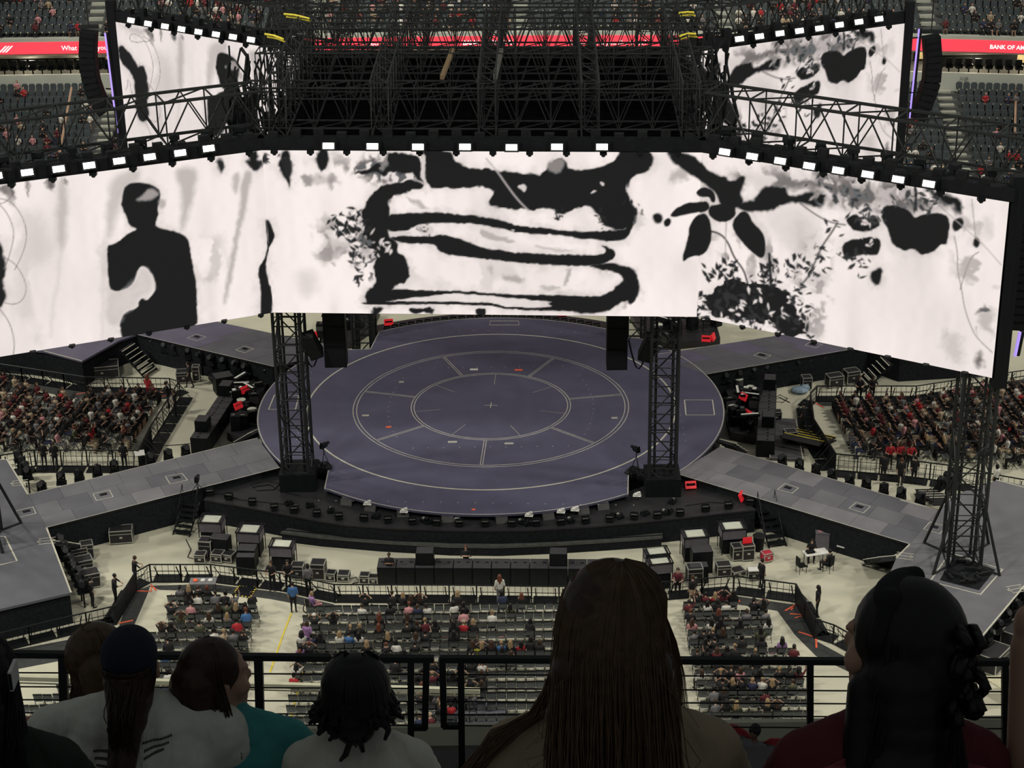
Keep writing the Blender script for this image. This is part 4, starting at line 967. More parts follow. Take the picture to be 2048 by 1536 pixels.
# ------------------------------------------------------------------ body builder: capsules fused into one continuous skin
def fuse(name, caps, voxel, smooth=2, slots=1, decim=None):
    """caps: (a, b, ra, rb, slot) tapered capsules or ('e', centre, radii, slot, rot) ellipsoids -> one remeshed surface"""
    mb = MB()
    for c in caps:
        if c[0] == 'e': mb.sphere(c[1], c[2], 14, 10, M=c[4] if len(c) > 4 else None)
        else:
            a, b, ra, rb = c[:4]
            n = max(1, int((Vector(b) - Vector(a)).length / max(voxel * 1.5, min(ra, rb) * 0.5)))
            for i in range(n + 1): mb.sphere(Vector(a).lerp(Vector(b), i / n), ra + (rb - ra) * i / n, 12, 8)
    me = mb.mesh('tmp', BLACK); o = bpy.data.objects.new('tmp', me); COL.objects.link(o)
    r = o.modifiers.new('r', 'REMESH'); r.mode = 'VOXEL'; r.voxel_size = voxel; r.use_smooth_shade = True
    if smooth: sm = o.modifiers.new('s', 'SMOOTH'); sm.factor = 0.5; sm.iterations = smooth
    if decim: dc = o.modifiers.new('d', 'DECIMATE'); dc.ratio = decim
    dg = bpy.context.evaluated_depsgraph_get(); out = bpy.data.meshes.new_from_object(o.evaluated_get(dg)); out.name = name
    bpy.data.objects.remove(o); bpy.data.meshes.remove(me)
    out.materials.clear()
    for i in range(slots): out.materials.append(BLACK)
    n = len(out.polygons); C = np.zeros(n * 3); out.polygons.foreach_get('center', C); C = C.reshape(-1, 3)
    best = np.full(n, 1e9); sl = np.zeros(n, np.int32)
    for c in caps:
        if c[0] == 'e':
            M = np.array(c[4]) if len(c) > 4 else np.eye(3)
            q = (C - np.array(c[1])) @ M; rr = np.array(c[2]) if isinstance(c[2], (tuple, list)) else np.array([c[2]] * 3)
            k = np.linalg.norm(q / rr, axis=1); d = (k - 1) * rr.min(); s_ = c[3]
        else:
            a, b = np.array(c[0]), np.array(c[1]); e = b - a; t = np.clip(((C - a) @ e) / max(e @ e, 1e-9), 0, 1)
            d = np.linalg.norm(C - a - t[:, None] * e, axis=1) - (c[2] + (c[3] - c[2]) * t); s_ = c[4]
        u = d < best; best[u] = d[u]; sl[u] = s_
    out.polygons.foreach_set('material_index', sl); out.polygons.foreach_set('use_smooth', [True] * n)
    return out
SK, TP, BT, SH = 0, 1, 2, 3
def legs_seat(k=1.0, sp=0.13):
    L_ = []
    for s in (-1, 1):
        L_ += [((s * 0.09, 0.02, 0.53), (s * sp, 0.42 * k, 0.52), 0.095, 0.07, BT), ((s * sp, 0.42 * k, 0.52), (s * sp, 0.40 * k, 0.10), 0.062, 0.045, BT), ((s * sp, 0.38 * k, 0.05), (s * (sp + 0.01), 0.56 * k, 0.045), 0.045, 0.04, SH)]
    return L_
def torso_seat(lean=0.0, turn=0.0):
    t = lambda x, y, z: (x, y + lean * (z - 0.5), z)
    L_ = [('e', (0, 0, 0.55), (0.18, 0.15, 0.13), BT), (t(0, -0.02, 0.60), t(0, -0.03, 0.95), 0.135, 0.145, TP), (t(-0.07, -0.02, 0.66), t(-0.09, -0.03, 0.94), 0.10, 0.11, TP), (t(0.07, -0.02, 0.66), t(0.09, -0.03, 0.94), 0.10, 0.11, TP),
          (t(-0.15, -0.03, 1.0), t(0.15, -0.03, 1.0), 0.075, 0.075, TP), (t(0, -0.02, 1.04), t(0, 0.0, 1.16), 0.052, 0.048, SK), ('e', t(0, 0.015, 1.26), (0.08, 0.098, 0.118), SK), ('e', t(0.02 * turn, 0.10, 1.235), (0.02, 0.025, 0.03), SK)]
    return L_, t
def arms(t, pose):
    L_ = []
    for s in (-1, 1):
        sh = t(s * 0.185, -0.03, 1.0)
        if pose == 'lap': el, hd = t(s * 0.25, 0.04, 0.76), t(s * 0.10, 0.27, 0.68)
        elif pose == 'phone': el, hd = t(s * 0.24, 0.10, 0.78), t(s * 0.07, 0.30, 0.95)
        elif pose == 'hair': el, hd = t(s * 0.34, 0.05, 1.12), t(s * 0.12, 0.02, 1.32)
        elif pose == 'cheer': el, hd = (t(0.30, 0.06, 1.22), t(0.24, 0.12, 1.5)) if s > 0 else (t(-0.25, 0.05, 0.76), t(-0.1, 0.25, 0.7))
        elif pose == 'down': el, hd = t(s * 0.24, -0.02, 0.74), t(s * 0.24, 0.06, 0.50)
        L_ += [(sh, el, 0.058, 0.046, TP), (el, hd, 0.042, 0.032, SK), ('e', hd, (0.035, 0.05, 0.04), SK)]
        d_ = (Vector(hd) - Vector(el)).normalized(); p = Vector(hd)
        for f in (-1, 0, 1): L_.append((tuple(p + d_ * 0.02 + Vector((0.015 * f, 0, 0))), tuple(p + d_ * 0.085 + Vector((0.02 * f, 0.01, 0))), 0.013, 0.010, SK))
    return L_
def seated(pose, lean=0.0, k=1.0, sp=0.13):
    T_, t = torso_seat(lean); return T_ + legs_seat(k, sp) + arms(t, pose), t(0, 0.015, 1.26)
def standing(pose):
    up = 0.40; L_ = []
    def t(x, y, z): return (x, y + (0.10 * (z - 1.0) if pose == 'rail' else 0), z)
    for s in (-1, 1):
        st_ = 0.12 * s if pose == 'walk' else 0.0
        L_ += [((s * 0.09, 0, 0.90), (s * 0.10, 0.03 + st_, 0.50), 0.095, 0.065, BT), ((s * 0.10, 0.03 + st_, 0.50), (s * 0.11, -0.02 + st_ * 1.6, 0.09), 0.06, 0.045, BT), ((s * 0.11, -0.02 + st_ * 1.6, 0.05), (s * 0.12, 0.15 + st_ * 1.6, 0.045), 0.045, 0.04, SH)]
    L_ += [('e', (0, 0, 0.93), (0.17, 0.13, 0.13), BT), (t(0, 0, 1.0), t(0, 0, 1.34), 0.125, 0.14, TP), (t(-0.07, 0, 1.05), t(-0.10, 0, 1.33), 0.095, 0.10, TP), (t(0.07, 0, 1.05), t(0.10, 0, 1.33), 0.095, 0.10, TP),
           (t(-0.16, 0, 1.40), t(0.16, 0, 1.40), 0.072, 0.072, TP), (t(0, 0, 1.44), t(0, 0.02, 1.55), 0.052, 0.048, SK), ('e', t(0, 0.03, 1.645), (0.08, 0.098, 0.12), SK), ('e', t(0, 0.125, 1.63), (0.02, 0.025, 0.03), SK)]
    for s in (-1, 1):
        sh = t(s * 0.19, 0, 1.40)
        if pose == 'rail': el, hd = t(s * 0.28, 0.22, 1.16), t(s * 0.10, 0.42, 1.14)
        elif pose == 'folded': el, hd = t(s * 0.25, 0.06, 1.14), t(s * -0.06, 0.19, 1.20)
        elif pose == 'walk': el, hd = t(s * 0.25, -0.08 * s, 1.14), t(s * 0.25, 0.10 - 0.1 * s, 0.92)
        else: el, hd = t(s * 0.25, -0.03, 1.13), t(s * 0.24, 0.06, 0.88)
        L_ += [(sh, el, 0.056, 0.045, TP), (el, hd, 0.042, 0.032, SK), ('e', hd, (0.032, 0.04, 0.05), SK)]
        d_ = (Vector(hd) - Vector(el)).normalized(); p = Vector(hd)
        for f in (-1, 0, 1): L_.append((tuple(p + d_ * 0.02 + Vector((0.015 * f, 0, 0))), tuple(p + d_ * 0.085 + Vector((0.02 * f, 0.01, 0))), 0.013, 0.010, SK))
    return L_, t(0, 0.03, 1.645)
POSES = {}
for nm, (caps, hc) in {'lap': seated('lap', -0.06), 'phone': seated('phone', 0.05), 'hair': seated('hair', -0.03), 'cheer': seated('cheer', 0.0, 1, 0.17), 'forward': seated('lap', 0.32), 'down': seated('down', -0.1, 0.95, 0.2),
                       'rail': standing('rail'), 'folded': standing('folded'), 'walk': standing('walk'), 'stand': standing('stand')}.items():
    POSES[nm] = (fuse('body', caps, 0.030, 2, 4), Vector(hc))
def hair_mesh(kind):
    c = [('e', (0, -0.018, 0.028), (0.095, 0.108, 0.112), 0)]
    if kind == 'long': c += [((0, -0.07, 0.02), (0, -0.13, -0.30), 0.075, 0.06, 0), ((-0.06, -0.04, 0), (-0.10, -0.08, -0.26), 0.05, 0.045, 0), ((0.06, -0.04, 0), (0.10, -0.08, -0.26), 0.05, 0.045, 0)]
    if kind == 'bob': c += [('e', (-0.06, -0.03, -0.06), (0.05, 0.07, 0.10), 0), ('e', (0.06, -0.03, -0.06), (0.05, 0.07, 0.10), 0), ('e', (0, -0.07, -0.06), (0.08, 0.05, 0.10), 0)]
    if kind == 'bun': c += [('e', (0, -0.10, 0.10), (0.055, 0.055, 0.05), 0)]
    if kind == 'tail': c += [((0, -0.11, 0.06), (0, -0.17, -0.18), 0.045, 0.022, 0)]
    if kind == 'hat': c = [('e', (0, -0.01, 0.05), (0.10, 0.112, 0.09), 0), ('e', (0, 0.02, 0.035), (0.15, 0.16, 0.018), 0)]
    return fuse('hair', c, 0.022, 1, 1)
HAIRS = {k: hair_mesh(k) for k in ('short', 'long', 'bob', 'bun', 'tail', 'hat')}
SKINS = [mat('skin_light', (0.42, 0.26, 0.19), 0.6, 0, 0.06), mat('skin_tan', (0.33, 0.19, 0.13), 0.6, 0, 0.06), mat('skin_brown', (0.16, 0.085, 0.055), 0.6, 0, 0.06)]
CLOTH = {'black': (0.012, 0.012, 0.014), 'white': (0.55, 0.54, 0.50), 'red': (0.35, 0.022, 0.03), 'maroon': (0.10, 0.018, 0.025), 'grey': (0.13, 0.13, 0.14), 'purple': (0.28, 0.16, 0.34), 'navy': (0.025, 0.032, 0.07),
         'pink': (0.46, 0.22, 0.24), 'olive': (0.07, 0.075, 0.045), 'blue': (0.05, 0.13, 0.30), 'beige': (0.34, 0.27, 0.19), 'yellow': (0.62, 0.60, 0.06)}
CM = {k: mat('cloth_' + k, v, 0.85, 0, 0.12, 9) for k, v in CLOTH.items()}
HAIRC = {'black': mat('hair_black', (0.010, 0.009, 0.009), 0.5, 0, 0.2, 20), 'brown': mat('hair_brown', (0.045, 0.025, 0.016), 0.5, 0, 0.2, 20), 'auburn': mat('hair_auburn', (0.11, 0.035, 0.02), 0.5, 0, 0.2, 20), 'blond': mat('hair_blond', (0.26, 0.18, 0.10), 0.5, 0, 0.2, 20)}
CW = [('black', 56), ('maroon', 9), ('red', 5), ('white', 12), ('grey', 8), ('purple', 2), ('navy', 4), ('pink', 3), ('olive', 3), ('blue', 1), ('beige', 3)]
HW = [('black', 46), ('brown', 32), ('auburn', 8), ('blond', 14)]
KW = [('long', 44), ('bob', 16), ('short', 16), ('bun', 8), ('tail', 12), ('hat', 4)]
def pick(w, r):
    t = r.uniform(0, sum(x[1] for x in w))
    for k, v in w:
        t -= v
        if t <= 0: return k
    return w[0][0]
def set_mats(o, ms):
    for i, m_ in enumerate(ms):
        o.material_slots[i].link = 'OBJECT'; o.material_slots[i].material = m_
def person(loc, rotz, pose, label_tail, r, top=None, hair=None, style=None, bottom=None, skin=None, group='seated spectators on the floor', scale=None, head='person'):
    me, hc = POSES[pose]; top = top or pick(CW, r); hair = hair or pick(HW, r); style = style or pick(KW, r)
    bt = bottom or r.choice(['black', 'black', 'black', 'navy', 'grey', 'beige'])
    hn = {'long': f'long {hair} hair', 'bob': f'{hair} bob', 'short': f'short {hair} hair', 'bun': f'{hair} bun', 'tail': f'{hair} ponytail', 'hat': 'brimmed hat'}[style]
    p = thing('person', f'{head} in {top} top with {hn}, {label_tail}', 'person', loc, rotz, group)
    s = scale or r.uniform(0.96, 1.08); p.scale = (s, s, s)
    b = inst('body', me, p); set_mats(b, [skin or SKINS[r.choice([0, 0, 0, 1, 1, 2])], CM[top], CM[bt], CM['black']])
    h = inst('hair', HAIRS[style], p, hc, (0, 0, r.uniform(-0.4, 0.4))); set_mats(h, [HAIRC[hair] if style != 'hat' else CM[r.choice(['beige', 'black', 'white'])]])
    return p

# ------------------------------------------------------------------ seats and spectators of the far stand
SEATB = mat('stadium_seat_plastic', (0.036, 0.046, 0.052), 0.5, 0, 0.15)
NUMP = mat('seat_number_plate', (0.60, 0.56, 0.40), 0.5, 0, 0.1)
def seat_shape(mb, at=(0, 0, 0), rz=0.0, mi=0):
    M = Matrix.Rotation(rz, 3, 'Z'); at = Vector(at)
    P = [(-0.25, 0.22, 0.42), (0.25, 0.22, 0.42), (0.27, 0.30, 0.80), (0.17, 0.33, 0.94), (-0.17, 0.33, 0.94), (-0.27, 0.30, 0.80)]
    Q = [(x * 0.94, y - 0.07, z) for x, y, z in P]
    mb.add([M @ Vector(p) + at for p in P] + [M @ Vector(p) + at for p in Q], [(5, 4, 3, 2, 1, 0), (6, 7, 8, 9, 10, 11)] + [(i, (i + 1) % 6, 6 + (i + 1) % 6, 6 + i) for i in range(6)], mi)
    mb.box(at + M @ Vector((0, 0.02, 0.44)), (0.48, 0.42, 0.07), rz, mi)
    mb.box(at + M @ Vector((0, 0.18, 0.21)), (0.10, 0.08, 0.42), rz, mi)
sA = MB(); P = [(-0.25, 0.22, 0.42), (0.25, 0.22, 0.42), (0.27, 0.30, 0.80), (0.17, 0.33, 0.94), (-0.17, 0.33, 0.94), (-0.27, 0.30, 0.80)]
Q = [(x * 0.94, y - 0.07, z) for x, y, z in P]
sA.add(P + Q, [(5, 4, 3, 2, 1, 0), (6, 7, 8, 9, 10, 11)] + [(i, (i + 1) % 6, 6 + (i + 1) % 6, 6 + i) for i in range(6)])
S_BACK = sA.mesh('backrest', SEATB); S_PAN = MB().box((0, 0.02, 0.44), (0.48, 0.42, 0.07)).mesh('seat_pan', SEATB); S_LEG = MB().box((0, 0.18, 0.21), (0.10, 0.08, 0.42)).mesh('bracket', SEATB)
S_NUM = MB().box((0, -0.20, 0.435), (0.085, 0.02, 0.085)).mesh('number_plate', NUMP)
seat_list = []
def fill(rows, aisles, pitch, tier):
    for i, (y, z) in enumerate(rows):
        x = -52.0 + 0.11 * (i % 2)
        while x < 56:
            if all(abs(x - a) > 0.95 for a in aisles): seat_list.append((x, y + bend(x), z, math.atan2(bend(x + 1) - bend(x - 1), 2), tier, i))
            x += pitch
fill(LOW, AISLES_L, 0.60, 'lower'); fill(UPP, AISLES_U, 0.60, 'upper')
def hid(px, py):
    """pixel covered by screens, rig roof or out of the frame"""
    if not (-14 < px < 2062 and -14 < py < 420): return True
    if 230 < px < 560 and py > 55: return True
    if 1400 < px < 1815 and py > 60: return True
    if 500 < px < 1420 and py > 78: return True
    if px <= 545 and py > 345: return True
    if px > 1390 and py > 395: return True
    return False
vis, rest = [], []
for s in seat_list:
    px, py = PX((s[0], s[1], s[2] + 0.6))
    (rest if hid(px, py) else vis).append((s, px, py))
vis.sort(key=lambda t: (t[0][1], t[0][0])); single = vis[:300]; rest = [t for t in rest if -60 < t[1] < 2110 and -40 < t[2] < 520] + vis[300:]
for s, px, py in single:
    x, y, z, rz, tier, i = s
    side = 'left' if px < 1024 else 'right'
    t = thing('stadium_seat', f'dark plastic {tier} tier stand seat, {nth(i + 1)} row up, near {"left" if px < 1024 else "right"} frame edge, {nth(1 + sum(1 for q in single if q[0][5] == i and q[0][4] == tier and q[0][0] < x and (q[1] < 1024) == (px < 1024)))} along', 'seat', (x, y, z), rz, 'dark seats of the far stand')
    inst('backrest', S_BACK, t); inst('seat_pan', S_PAN, t); inst('bracket', S_LEG, t); inst('number_plate', S_NUM, t)
mb = MB()
for s, px, py in rest:
    seat_shape(mb, s[:3], s[3])
    M = Matrix.Rotation(s[3], 3, 'Z'); mb.box(Vector(s[:3]) + M @ Vector((0, -0.20, 0.435)), (0.085, 0.02, 0.085), s[3], 1)
o = mb.build('stadium_seats', [SEATB, NUMP]); tag(o, 'mass of dark plastic seats filling the far stand behind the rig', 'seats', None, 'stuff')
# spectators in the stand: small, joined (past the count of people kept as individuals)
def low_body(mb, at, rz, top, skin, hair, r):
    M = Matrix.Rotation(rz, 3, 'Z'); at = Vector(at); w = lambda p: at + M @ Vector(p)
    mb.lathe([(0.05, 0.42), (0.17, 0.46), (0.16, 0.7), (0.20, 0.92), (0.19, 1.0), (0.06, 1.06)], 7, at, Matrix.Diagonal((1, 0.75, 1)), top)
    for s in (-1, 1):
        mb.bar(w((s * 0.09, 0, 0.5)), w((s * 0.12, -0.42, 0.52)), 0.085, 5, 0.07, 3); mb.bar(w((s * 0.12, -0.42, 0.52)), w((s * 0.12, -0.40, 0.05)), 0.06, 5, 0.045, r.choice([3, skin]))
        mb.bar(w((s * 0.2, 0, 0.97)), w((s * 0.25, -0.06, 0.72)), 0.05, 5, 0.045, top); mb.bar(w((s * 0.25, -0.06, 0.72)), w((s * 0.1, -0.28, 0.7 + r.uniform(0, 0.25))), 0.04, 5, 0.035, skin)
    mb.sphere(w((0, 0, 1.2)), (0.085, 0.1, 0.12), 7, 6, skin); mb.sphere(w((0, 0.03, 1.23)), (0.098, 0.105, 0.115), 7, 6, hair)
    if r.random() < 0.5: mb.bar(w((0, 0.09, 1.22)), w((0, 0.12, 0.92)), 0.08, 5, 0.06, hair)
rp = random.Random(11); mb = MB(); smats = [SKINS[0], SKINS[1], SKINS[2], CM['black'], CM['white'], CM['red'], CM['maroon'], CM['grey'], CM['pink'], CM['navy'], HAIRC['black'], HAIRC['brown'], CM['beige'], CM['blue'], CM['yellow']]
k = 0
while k < len(seat_list):
    x, y, z, rz, tier, i = seat_list[k]; px, py = PX((x, y, z + 0.6)); nb = vnoise(np.array([x * 0.16]), np.array([i * 0.45]), 9)[0]
    pr = 0.55 if nb > 0.62 else 0.16 if nb > 0.4 else 0.05
    if -10 < px < 2060 and py > -15 and py < 430 and rp.random() < pr:
        low_body(mb, (x, y + 0.08, z), rz, rp.choice([3, 3, 3, 3, 4, 4, 5, 6, 7, 8, 9, 12, 6]), rp.choice([0, 0, 1, 1, 2]), rp.choice([10, 10, 11]), rp)
    k += 1
o = mb.build('distant_spectators', smats); tag(o, 'scattered tiny spectators seated in the far stand', 'people', None, 'stuff')
# furniture in the open boxes
for k, (xa, xb) in enumerate([(-43, -32.6), (36.5, 45)]):
    c = thing('box_chair_row', ('left' if k == 0 else 'right') + ' row of dark armchairs in the open box under the ribbon', 'chairs', ((xa + xb) / 2, 51.9 + bend(xa), 9.5))
    x = xa
    while x < xb:
        MB().box((x, 52.0 + bend(x), 9.95), (0.55, 0.5, 0.12)).box((x, 52.25 + bend(x), 10.3), (0.55, 0.1, 0.7)).box((x - 0.27, 52.0 + bend(x), 10.1), (0.06, 0.45, 0.25)).box((x + 0.27, 52.0 + bend(x), 10.1), (0.06, 0.45, 0.25)).box((x, 52.0 + bend(x), 9.7), (0.1, 0.1, 0.4)).build('armchair', BLACKM, c, world=True); x += 0.8
    t = thing('box_counter', ('left' if k == 0 else 'right') + ' dark counter at the rear of the open box', 'counter', ((xa + xb) / 2, 53.8 + bend(xa), 9.5))
    MB().box(((xa + xb) / 2, 53.8 + bend(xa), 10.0), (xb - xa - 1, 0.6, 1.0)).build('body', BLACKM, t, world=True); MB().box(((xa + xb) / 2, 53.75 + bend(xa), 10.53), (xb - xa - 0.8, 0.8, 0.06)).build('top', BOXD, t, world=True)
# slanted hand rails on the aisles
RAILP = mat('tan_rail_pipe', (0.30, 0.20, 0.14), 0.6, 0, 0.1)
for k, (p0, p1, z) in enumerate([((143, 175), (115, 330), 7.5), ((2032, 175), (2030, 265), 7.5)]):
    a, b = DY(*p0, 46.5), DY(*p1, 39.5); o = thing('aisle_pole', ('left' if k == 0 else 'right') + ' tan handrail pipe slanting down the lower stand', 'rail', b); strut('pipe', a, b, 0.10, RAILP, o)
    for j in range(5):
        q = a.lerp(b, (j + 0.5) / 5); strut('post', q, q - Vector((0, 0, 0.9)), 0.03, RAILP, o)
# ------------------------------------------------------------------ crowd barriers
def barrier_proto():
    f = MB().bar((-0.5, 0, 1.12), (0.5, 0, 1.12), 0.045, 6)
    for x in (-0.5, 0.5): f.box((x, 0, 0.56), (0.05, 0.05, 1.12))
    f.box((0, 0, 0.05), (1.0, 0.05, 0.06))
    g = MB()
    for k in range(1, 5): g.box((-0.5 + 0.2 * k, 0, 0.58), (0.014, 0.02, 1.06))
    for z in (0.38, 0.72): g.box((0, 0, z), (1.0, 0.02, 0.025))
    b = MB()
    for x in (-0.36, 0.36): b.bar((x, 0, 1.0), (x, 0.75, 0.04), 0.022, 5)
    b.box((0, 0.42, 0.03), (0.9, 0.85, 0.03)).bar((-0.36, 0.4, 0.48), (0.36, 0.4, 0.48), 0.02, 5)
    s = MB().box((0, 0, 0.58), (0.96, 0.03, 1.04))
    return f.mesh('frame', BLACKM), g.mesh('infill_grid', BLACKM), b.mesh('brace', BLACKM), s.mesh('solid_panel', BLACK)
BF, BG_, BB, BS = barrier_proto()
def barrier(path, where, solid=(), flip=1, start=1, panel=1.45):
    P = [G(x, y, 1.12) for x, y in path]; c = start
    for i in range(len(P) - 1):
        a, b = P[i], P[i + 1]; a.z = b.z = 0; L_ = (b - a).length; n = max(1, round(L_ / panel)); rz = math.atan2(b.y - a.y, b.x - a.x) + (math.pi if flip < 0 else 0)
        for k in range(n):
            p = a.lerp(b, (k + 0.5) / n); so = i in solid
            t = thing('crowd_barrier', f'{"solid black" if so else "black mesh"} barrier panel, {nth(c)} along {where}', 'barrier', p, rz, 'crowd barrier panels')
            sx = (L_ / n, 1, 1)
            inst('frame', BF, t, scale=sx); inst('solid_panel' if so else 'infill_grid', BS if so else BG_, t, scale=sx); inst('brace', BB, t, scale=sx)
            c += 1
    return c
FRONT = [(-60, 1280), (0, 1266), (112, 1239), (229, 1212), (270, 1145), (299, 1129), (421, 1129), (559, 1146), (668, 1169), (898, 1170), (1118, 1173), (1340, 1163), (1468, 1152), (1592, 1168), (1630, 1238), (1668, 1250), (1760, 1300)]
barrier(FRONT, 'the front seating', solid=(3, 13))
barrier([(-60, 722), (0, 728), (169, 754), (246, 755), (339, 757), (358, 763)], 'the rear fence of the left seating')
barrier([(358, 763), (301, 852), (276, 901)], 'the inner fence of the left seating', solid=(1,), flip=1)
barrier([(276, 901), (68, 900), (0, 911), (-60, 920)], 'the lower fence of the left seating')
barrier([(1634, 772), (1833, 772), (1938, 756), (2110, 732)], 'the rear fence of the right seating')
barrier([(1634, 772), (1621, 785), (1628, 838), (1672, 908)], 'the inner fence of the right seating', solid=(1, 2), flip=-1)
barrier([(1672, 908), (1805, 919), (1919, 933), (1995, 950), (2110, 970)], 'the lower fence of the right seating', flip=-1)
# dark floor strips just inside the barriers, with red tape zigzags
def floor_strip(label, px, ma=CARPET, z=0.012):
    poly = [g2(x, y, 0) for x, y in px]; o = MB().prism(poly, 0.0, z).build('floor_mat', ma); return tag(o, label, 'mat')
floor_strip('dark mat strip along the left end of the front barrier', [(0, 1305), (235, 1262), (262, 1185), (300, 1172), (296, 1186), (260, 1270), (232, 1300), (0, 1345)])
floor_strip('dark mat strip along the front left barrier by the aisle', [(296, 1172), (422, 1168), (560, 1185), (668, 1209), (668, 1222), (540, 1198), (420, 1182), (320, 1180)])
floor_strip('dark mat strip along the front right barrier', [(1370, 1205), (1468, 1192), (1592, 1210), (1632, 1282), (1720, 1330), (1700, 1345), (1632, 1312), (1590, 1270), (1555, 1222), (1450, 1205), (1370, 1218)])
floor_strip('dark mat strip inside the rear fence of the left seating', [(0, 745), (160, 783), (340, 786), (335, 798), (140, 796), (0, 765)])
floor_strip('dark mat strip inside the rear fence of the right seating', [(1630, 800), (1835, 802), (1940, 785), (2048, 765), (2048, 782), (1930, 806), (1832, 815), (1640, 812)])
def tape(label, px, w=0.12, ma=REDT):
    o = ribbon_path('floor_tape', [g2(x, y, 0) for x, y in px], w, 0.013, ma, None, False, 0.004); return tag(o, label, 'tape', 'tape marks on the floor')
tape('orange tape arrow on the floor by the left barrier corner', [(270, 1182), (303, 1183), (302, 1168), (312, 1181)])
tape('orange tape bar on the floor below the left black barrier', [(238, 1247), (266, 1241)])
tape('orange tape triangle on the floor near the right barrier', [(1460, 1205), (1468, 1191), (1479, 1203), (1460, 1205)])
tape('upper orange tape zigzag beside the front right seating', [(1570, 1222), (1592, 1209), (1582, 1220)], 0.1)
tape('middle orange tape zigzag beside the front right seating', [(1580, 1228), (1612, 1230), (1590, 1236)], 0.1)
tape('lower orange tape zigzag beside the front right seating', [(1597, 1264), (1632, 1275), (1633, 1296)], 0.1)
tape('orange tape chevron in the left seating', [(148, 790), (176, 784), (183, 797)], 0.1); tape('short orange tape at the left inner fence', [(318, 795), (340, 789)], 0.1)
tape('orange tape chevron in the right seating', [(1825, 812), (1834, 805), (1858, 811)], 0.1); tape('short orange tape at the right inner fence', [(1631, 806), (1648, 816)], 0.1)
tape('long yellow aisle line between the front seating blocks', [(583, 1226), (566, 1270), (540, 1345)], 0.09, YELT); tape('second yellow aisle line nearer the railing', [(606, 1345), (592, 1395), (580, 1440)], 0.09, YELT)
hz = thing('striped_ramp', 'black ramp plate edged with yellow and black hazard tape', 'ramp', G(508, 1183, 0))
q = [G(x, y, 0.05) for x, y in [(478, 1171), (513, 1174), (500, 1195), (466, 1189)]]
MB().prism([(p.x, p.y) for p in q], 0.0, 0.05).build('plate', BLACK, hz, world=True)
for i in range(4):
    a, b = q[i], q[(i + 1) % 4]
    for k in range(0, 10, 2):
        o = ribbon_path('stripe', [a.lerp(b, k / 10).to_2d(), a.lerp(b, (k + 1) / 10).to_2d()], 0.09, 0.05, YELT, None, False, 0.004); o.parent = hz; o.location = -hz.location

# ------------------------------------------------------------------ folding chairs and the seated crowd
CHS = mat('chair_seat_grey', (0.105, 0.115, 0.115), 0.5, 0, 0.1); CHF = mat('chair_frame_dark', (0.015, 0.016, 0.017), 0.45, 0.3, 0.15)
SEATW = mat('chair_seat_light', (0.40, 0.41, 0.38), 0.5, 0, 0.1)
cs_ = MB().box((0, 0.02, 0.45), (0.40, 0.38, 0.03)); cb_ = MB()
cb_.add([(-0.2, -0.20, 0.60), (0.2, -0.20, 0.60), (0.2, -0.24, 0.86), (-0.2, -0.24, 0.86), (-0.2, -0.17, 0.60), (0.2, -0.17, 0.60), (0.2, -0.21, 0.86), (-0.2, -0.21, 0.86)], [(0, 1, 2, 3), (5, 4, 7, 6), (4, 0, 3, 7), (1, 5, 6, 2), (3, 2, 6, 7), (4, 5, 1, 0)])
def frame_leg(s):
    return MB().bar((s * 0.21, -0.245, 0.90), (s * 0.22, 0.20, 0.0), 0.014, 5).bar((s * 0.20, 0.16, 0.44), (s * 0.21, -0.24, 0.0), 0.014, 5)
C_S, C_SW, C_B = cs_.mesh('seat', CHS), cs_.mesh('seat', SEATW), cb_.mesh('backrest', CHS)
C_L, C_R = frame_leg(-1).mesh('leg_frame', CHF), frame_leg(1).mesh('leg_frame', CHF)
C_T = MB().bar((-0.22, -0.245, 0.90), (0.22, -0.245, 0.90), 0.022, 5).mesh('top_rail', CHF)
def chair_all(mb, at, rz):
    M = Matrix.Rotation(rz, 3, 'Z'); at = Vector(at); w = lambda p: at + M @ Vector(p)
    mb.box(w((0, 0.02, 0.45)), (0.40, 0.38, 0.03), rz); mb.box(w((0, -0.2, 0.73)), (0.40, 0.03, 0.26), rz); mb.bar(w((-0.22, -0.245, 0.9)), w((0.22, -0.245, 0.9)), 0.022, 4, mi=1)
    for s in (-1, 1): mb.bar(w((s * 0.21, -0.245, 0.9)), w((s * 0.22, 0.2, 0)), 0.014, 4, mi=1); mb.bar(w((s * 0.2, 0.16, 0.44)), w((s * 0.21, -0.24, 0)), 0.014, 4, mi=1)
FGHIDE = [[(150, 1255), (320, 1240), (330, 1400), (500, 1500), (0, 1560), (0, 1400), (60, 1345), (150, 1350)], [(350, 1290), (500, 1290), (490, 1400), (570, 1440), (350, 1540)], [(640, 1310), (780, 1315), (790, 1400), (870, 1540), (570, 1540), (580, 1400)],
          [(1085, 1180), (1150, 1105), (1300, 1105), (1360, 1300), (1360, 1390), (1470, 1540), (870, 1540), (950, 1400), (1080, 1310)], [(1670, 1140), (1960, 1140), (1960, 1390), (2048, 1400), (2048, 1540), (1530, 1540), (1560, 1410), (1670, 1380)]]
def inpoly(x, y, P):
    c = False; n = len(P)
    for i in range(n):
        a, b = P[i], P[(i + 1) % n]
        if (a[1] > y) != (b[1] > y) and x < (b[0] - a[0]) * (y - a[1]) / (b[1] - a[1]) + a[0]: c = not c
    return c
def hidden(px, py): return px < -8 or px > 2056 or py > 1545 or any(inpoly(px, py, P) for P in FGHIDE)
rc = random.Random(21); CH = []                        # (x, y, rz, block, row, index, px, py)
